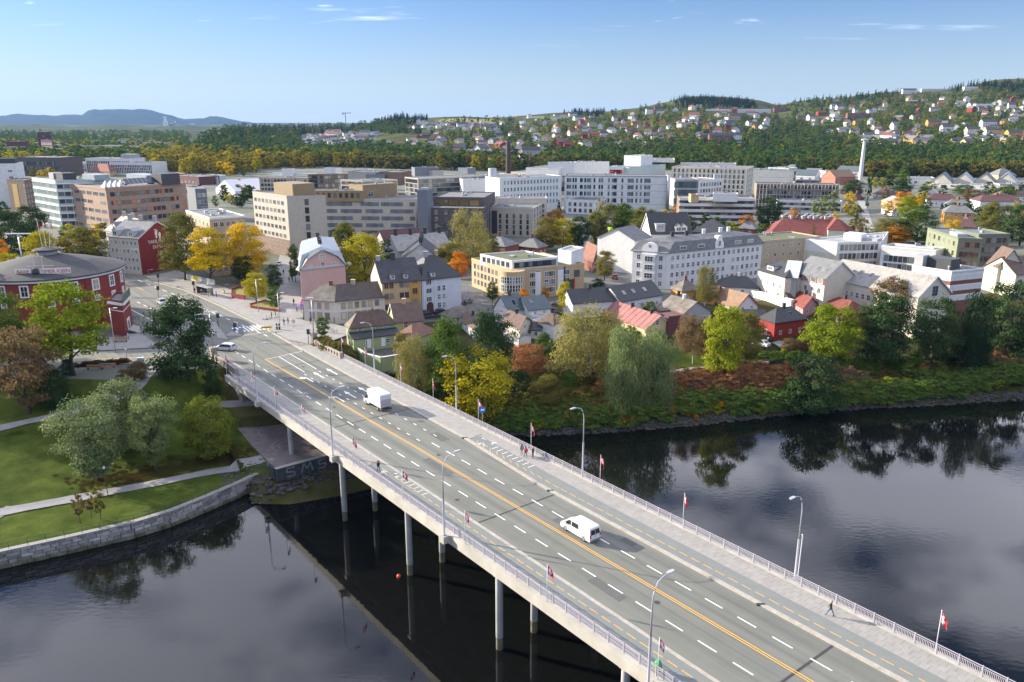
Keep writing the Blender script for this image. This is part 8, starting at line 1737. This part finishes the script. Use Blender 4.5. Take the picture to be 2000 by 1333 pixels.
t=pole_thing('overhead_lamp','mast with a long bright cross bar lamp behind the hall roof','street lamp',G(52,560,0),rise(G(52,560,0),456),.22,LAMPM);h=rise(G(52,560,0),457);lb(MB().box(-3.6,-.25,h-.1,3.8,.25,h+.15),'cross_bar',M('bright_bar',(.8,.8,.8),.4),t)
for(x,y,yt,lab)in((211,969,916,'park lamp beside the lower path below the elms'),(93,803,783,'short park lamp beside the brown tree'),(249,708,685,'slim park post behind the flower bed'),(1497,702,662,'slim pole beside the white parked car')):
 p=hit(x,y);h=rise(p,yt);t=pole_thing('park_lamp',lab,'lamp',p,h,.06,GRN);lb(MB().lathe([(0,h-.1),(.16,h),(.2,h+.25),(0,h+.4)],10),'lamp_globe',M('lamp_globe',(.5,.6,.65),.3),t,True)
def sign_board(lab,p,h,w_,hh,m_,rz=0,round_=False,name='road_sign'):
 t=pole_thing(name,lab,'sign',p,h,.05,LAMPM);t.rotation_euler=(0,0,rz);b=MB()
 if round_:b.face([(w_*math.cos(i*.3927),-.07,h+w_*math.sin(i*.3927))for i in range(16)]);b.face([(w_*math.cos(-i*.3927),-.05,h+w_*math.sin(-i*.3927))for i in range(16)])
 else:b.box(-w_/2,-.09,h-hh,w_/2,-.055,h)
 lb(b,'board',m_,t);return t
t=sign_board('blue rectangular sign on a thin pole beside the river side flag',B(100.3,72.3,.1),3.4,1.0,1.0,M('sign_blue',(.04,.18,.5),.5),.3);lb(MB().box(-.3,-.105,2.75,.3,-.093,3.05),'pictogram',WHITE,t)
t=sign_board('round red rimmed no entry sign by the corner house',G(574,641,.12),1.7,.45,0,RLET,0,True);b=MB();b.face([(.34*math.cos(i*.3927),-.08,1.7+.34*math.sin(i*.3927))for i in range(16)]);lb(b,'white_disc',WHITE,t);lb(MB().box(-.2,-.1,1.65,.2,-.085,1.75),'dark_bar',FR_D,t)
t=sign_board('yellow road sign on the wall beside the apartment row',G(241,528,0),3.2,1.5,1.1,M('sign_yellow',(.75,.6,.05),.6));t=sign_board('yellow diversion sign board at the zebra crossing',G(521,647,.1),1.2,2.6,.55,_M['sign_yellow'],.25);lb(MB().box(-1.,-.11,.85,.9,-.092,.97),'sign_lettering',FR_D,t);t=sign_board('grey back of a square sign near the zebra crossing',G(472,656,.1),1.9,1.2,1.5,W_GREY)
for k,x in enumerate((541,546)):t=thing('bollard',('left','right')[k]+' of two dark bollards beside the yellow sign board','bollard',G(x,644,.1),0,'dark bollards');lb(MB().lathe([(.22,0),(.22,1.3),(.14,1.5),(0,1.55)],10),'post',CARC['black'],t);lb(MB().lathe([(.23,.8),(.23,1.)],10),'reflective_ring',WHITE,t)
def shelter(lab,p,rz,L=6.,roofm=None):
 t=thing('bus_shelter',lab,'bus shelter',p,rz);lb(MB().box(-L/2,-.9,2.5,L/2,.9,2.62),'roof',roofm or R_METAL,t);[lb(MB().tube([(x,y,0),(x,y,2.5)],.05,6),'post',POLE,t)for x in(-L/2+.1,L/2-.1)for y in(-.75,.75)]
 for k in range(4):lb(MB().box(-L/2+.12+k*(L-.2)/4,.72,.3,-L/2+.02+(k+1)*(L-.2)/4,.75,2.3),'glass_panel',CARG if k%2 else GLASS_TEAL,t)
 lb(MB().box(-L/2+.05,-.7,.2,-L/2+.12,.7,2.4),'end_panel',M('poster_panel',(.25,.06,.06),.5),t);lb(MB().box(-L/2+1,.2,.42,L/2-1,.6,.5),'bench',W_TAN,t)
shelter('bus shelter with red end panel under the golden maple',G(401,577,.12),heading((388,573),(415,580)),6.5,R_METAL);shelter('bus shelter with moss yellow roof beside the dark tree top',G(310,636,.12),heading((302,620),(320,640)),6,RF('moss_yellow',(.3,.3,.08)));shelter('bus shelter with white roof nearest the hall forecourt',G(312,660,.12),heading((303,655),(322,666)),5,R_WHITE)
t=thing('site_fence','building site fence with white and yellow banners below the golden maple','fence',G(390,556,.1))
for k in range(7):a_,b_=G(361+8.6*k,546+1.9*k,.1),G(361+8.6*(k+1)-.6,546+1.9*(k+.93),.1);o=Vector((0,.03,0));MB().prism([(a_.x,a_.y),(b_.x,b_.y),(b_.x,b_.y+.06),(a_.x,a_.y+.06)],.2,2.0).build('banner',(WHITE,WHITE,_M['sign_yellow'],WHITE,W_GREY,WHITE,W_CREAM)[k],t)
PLR=M('planter_red',(.24,.03,.035),.7,.1)
for lab,pts,hh in(('tall red steel planter wall round the small yellow tree',[(453,572),(453,582),(478,586),(478,576),(473,566)],1.3),('low red steel planter round the yellow flower bed',[(488,598),(490,602),(546,610),(546,604),(520,590)],.7)):
 t=thing('planter',lab,'planter',G(*pts[1],.1));q=[G(*a_,.1)for a_ in pts]
 for a_,b_ in zip(q,q[1:]+q[:1]):d_=(b_-a_).normalized();o=Vector((-d_.y,d_.x,0))*.08;MB().prism([(v_.x,v_.y)for v_ in(a_-o,b_-o,b_+o,a_+o)],.1,hh+.1).build('side_plate',PLR,t)
 c_=sum((q_ for q_ in q),Vector())/len(q);MB().face([(v_.x,v_.y,hh*.7)for v_ in q]).build('soil',M('planter_soil',(.2,.18,.04),.95,.4,2.),t)
for k,(x,y)in enumerate(((186,722),(209,719))):
 p=hit(x,y);t=thing('rainbow_bench',('left','right')[k]+' of two rainbow painted benches before the flower bed','bench',p,.08,'rainbow benches')
 for i,c_ in enumerate(((.5,.03,.03),(.6,.2,.02),(.6,.5,.04),(.04,.3,.08),(.03,.1,.4))):lb(MB().box(-1.7,-.2+.09*i,.45,1.7,-.12+.09*i,.5),'seat_slat',M('slat_%d'%i,c_,.6),t);lb(MB().box(-1.7,.28,.55+.1*i,1.7,.32,.63+.1*i),'back_slat',_M['slat_%d'%i],t)
 [lb(MB().box(x_-.05,-.2,0,x_+.05,.3,.45),'leg',POLE,t)for x_ in(-1.4,1.4)]
t=thing('bench','brown wooden bench by the steps of the red hall','bench',G(237,668,.12),.2);lb(MB().box(-1.3,-.4,.35,1.3,.3,.5),'seat',W_COPPER,t);lb(MB().box(-1.3,.25,.5,1.3,.35,1.0),'backrest',W_COPPER,t);[lb(MB().box(x_-.08,-.35,0,x_+.08,.3,.35),'leg',POLE,t)for x_ in(-1.1,1.1)]
t=thing('utility_cabinet','pale blue utility cabinet behind the brown bushes','cabinet',hit(276,712),.1);lb(MB().box(-.55,-.35,0,.55,.35,1.4),'body',W_TEAL,t);lb(MB().box(-.6,-.4,1.4,.6,.4,1.5),'lid',WHITE,t);lb(MB().box(-.02,-.36,.1,.02,-.352,1.3),'door_gap',FR_D,t)
t=thing('dark_litter_bin','dark bin by the end of the quay railing','bin',(-43.6,128.6,-9.2),.3);lb(MB().box(-.55,-.4,0,.55,.4,1.2),'body',GRN,t);lb(MB().box(-.6,-.45,1.2,.6,.45,1.3),'lid',FR_D,t)
for k,(x,y)in enumerate(((518,625),(524,624),(540,621))):
 t=thing('scooter',('leftmost','middle','rightmost')[k]+' of the blue parked scooters by the avenue footway','scooter',G(x,y,.13),.4*k,'parked scooters');lb(MB().box(-.5,-.09,.12,.45,.09,.2),'deck',CARC['blue'],t);lb(MB().tube([(.5,0,.15),(.4,0,1.1)],.04,6).tube([(.4,-.25,1.1),(.4,.25,1.1)],.03,6),'handlebar',POLE,t);[lb(MB().tube([(x_,-.04,.12),(x_,.04,.12)],.12,8),'wheel',TYRE,t)for x_ in(-.5,.52)]
t=thing('motor_scooter','yellow and black motor scooter parked behind the bus shelter','scooter',G(437,573,.12),2.2);lb(MB().prism([(-.8,-.2),(.3,-.22),(.7,-.1),(.7,.1),(.3,.22),(-.8,.2)],.35,.75),'body',_M['sign_yellow'],t);lb(MB().box(-.75,-.18,.75,.1,.18,.9),'seat',FR_D,t);lb(MB().tube([(.6,0,.6),(.5,0,1.1)],.05,6).tube([(.5,-.3,1.1),(.5,.3,1.1)],.03,6),'handlebar',POLE,t);[lb(MB().tube([(x_,-.06,.27),(x_,.06,.27)],.27,10),'wheel',TYRE,t)for x_ in(-.6,.75)]
for k,(x,y)in enumerate(((258,625),(266,624),(655,652),(648,650))):
 t=thing('bicycle',('bicycle parked on the hall forecourt, left one','bicycle parked on the hall forecourt, right one','bicycle leaning near the green house, right one','bicycle leaning near the green house, left one')[k],'bicycle',G(x,y,.13),.4*k);b=MB();b.tube([(-.5,0,.34),(-.15,0,.8),(.4,0,.75),(-.05,0,.3),(-.5,0,.34)],.025,5).tube([(-.05,0,.3),(-.18,0,.9)],.025,5).tube([(.38,0,.95),(.55,0,.34)],.025,5).tube([(.36,-.25,1.),(.36,.25,1.)],.02,5);lb(b,'frame',FR_D,t)
 for x_ in(-.5,.55):lb(MB().lathe([(.3,-.02),(.35,0),(.3,.02)],14),'wheel',TYRE,t).__setattr__('rotation_euler',(math.pi/2,0,0));list(t.children)[-1].location=(x_,0,.35)
 lb(MB().box(-.3,-.07,.9,-.08,.07,.95),'saddle',FR_D,t)
p=G(779,1127,WATER_Z);t=thing('buoy','small red buoy floating under the bridge','buoy',p);lb(MB().lathe([(0,-.2),(.26,-.1),(.32,.12),(.22,.32),(0,.38)],14),'float',M('buoy_red',(.7,.06,.03),.4),t,True);lb(MB().tube([(0,0,.36),(0,0,.5)],.04,6),'eye',POLE,t)
t=thing('green_sack','green sack with a yellow strap hung on the railing beside the lamp post','sack',B(40.9,49.0,.3),.3);lb(MB().lathe([(.0,0),(.34,.05),(.4,.5),(.3,.95),(.2,1.05),(0,1.1)],12),'body',M('sack_green',(.03,.28,.09),.6,.1),t,True);lb(MB().lathe([(.41,.3),(.41,.42)],12),'strap',_M['sign_yellow'],t)
t=thing('strapped_pole','thin white pole strapped beside the lamp post on the open river side','pole',B(41.65,72.5,.1));lb(MB().tube([(0,0,0),(.05,0,5.6)],.06,8),'shaft',_M['flag_pole_white'],t);lb(MB().lathe([(0,5.6),(.08,5.65),(0,5.75)],8),'cap',LENS,t)
for k,s in enumerate((75.3,41.5,98)):lb(MB().box(-.45,-.16,0,.45,.16,.145),'drain_grate',BUMP,bridge).location=Vector(B(s,kr(s)+.2,.0))-wloc(bridge);list(bridge.children)[-1].rotation_euler=(0,0,BA)
t=thing('boom_lift','lime green boom lift working before the church','lift',G(1180,492,0),.6);lb(MB().box(-1.6,-.9,.5,1.6,.9,1.6),'chassis',M('lime_paint',(.35,.6,.03),.5),t);lb(MB().tube([(-1,0,1.6),(2.5,0,8.5)],.28,6),'boom',_M['lime_paint'],t);lb(MB().box(2.,-.7,8.2,3.4,.7,9.2),'basket',_M['lime_paint'],t);[lb(MB().tube([(x_,y_-.15,.45),(x_,y_+.15,.45)],.45,10),'wheel',TYRE,t)for x_ in(-1.1,1.1)for y_ in(-.9,.9)]
for k,(x,y)in enumerate(((570,606),(568,612))):t=thing('parasol',('pink','purple')[k]+' cafe parasol against the left wall of the corner house','parasol',G(590-k,y,.12));lb(MB().lathe([(1.2,2.1),(0,2.7)],8),'canopy',M(('parasol_pink','parasol_purple')[k],((.5,.15,.2),(.2,.1,.35))[k],.7),t);lb(MB().tube([(0,0,0),(0,0,2.6)],.04,6),'pole',POLE,t)
# ---------------------------------------------------------------- air between the viewer and the far hills
hm=bpy.data.materials.new('haze');hm.use_nodes=True;t_=hm.node_tree;t_.nodes.clear()
o_=N('ShaderNodeOutputMaterial',t_);pv=N('ShaderNodeVolumePrincipled',t_);pv.inputs['Color'].default_value=(.27,.52,1.,1);pv.inputs['Density'].default_value=HAZE;pv.inputs['Anisotropy'].default_value=.1
t_.links.new(pv.outputs[0],o_.inputs['Volume'])
hz_=MB().box(-17500,-1200,-17.5,10500,17800,330).build('haze',hm);tag(hz_,kind='stuff')
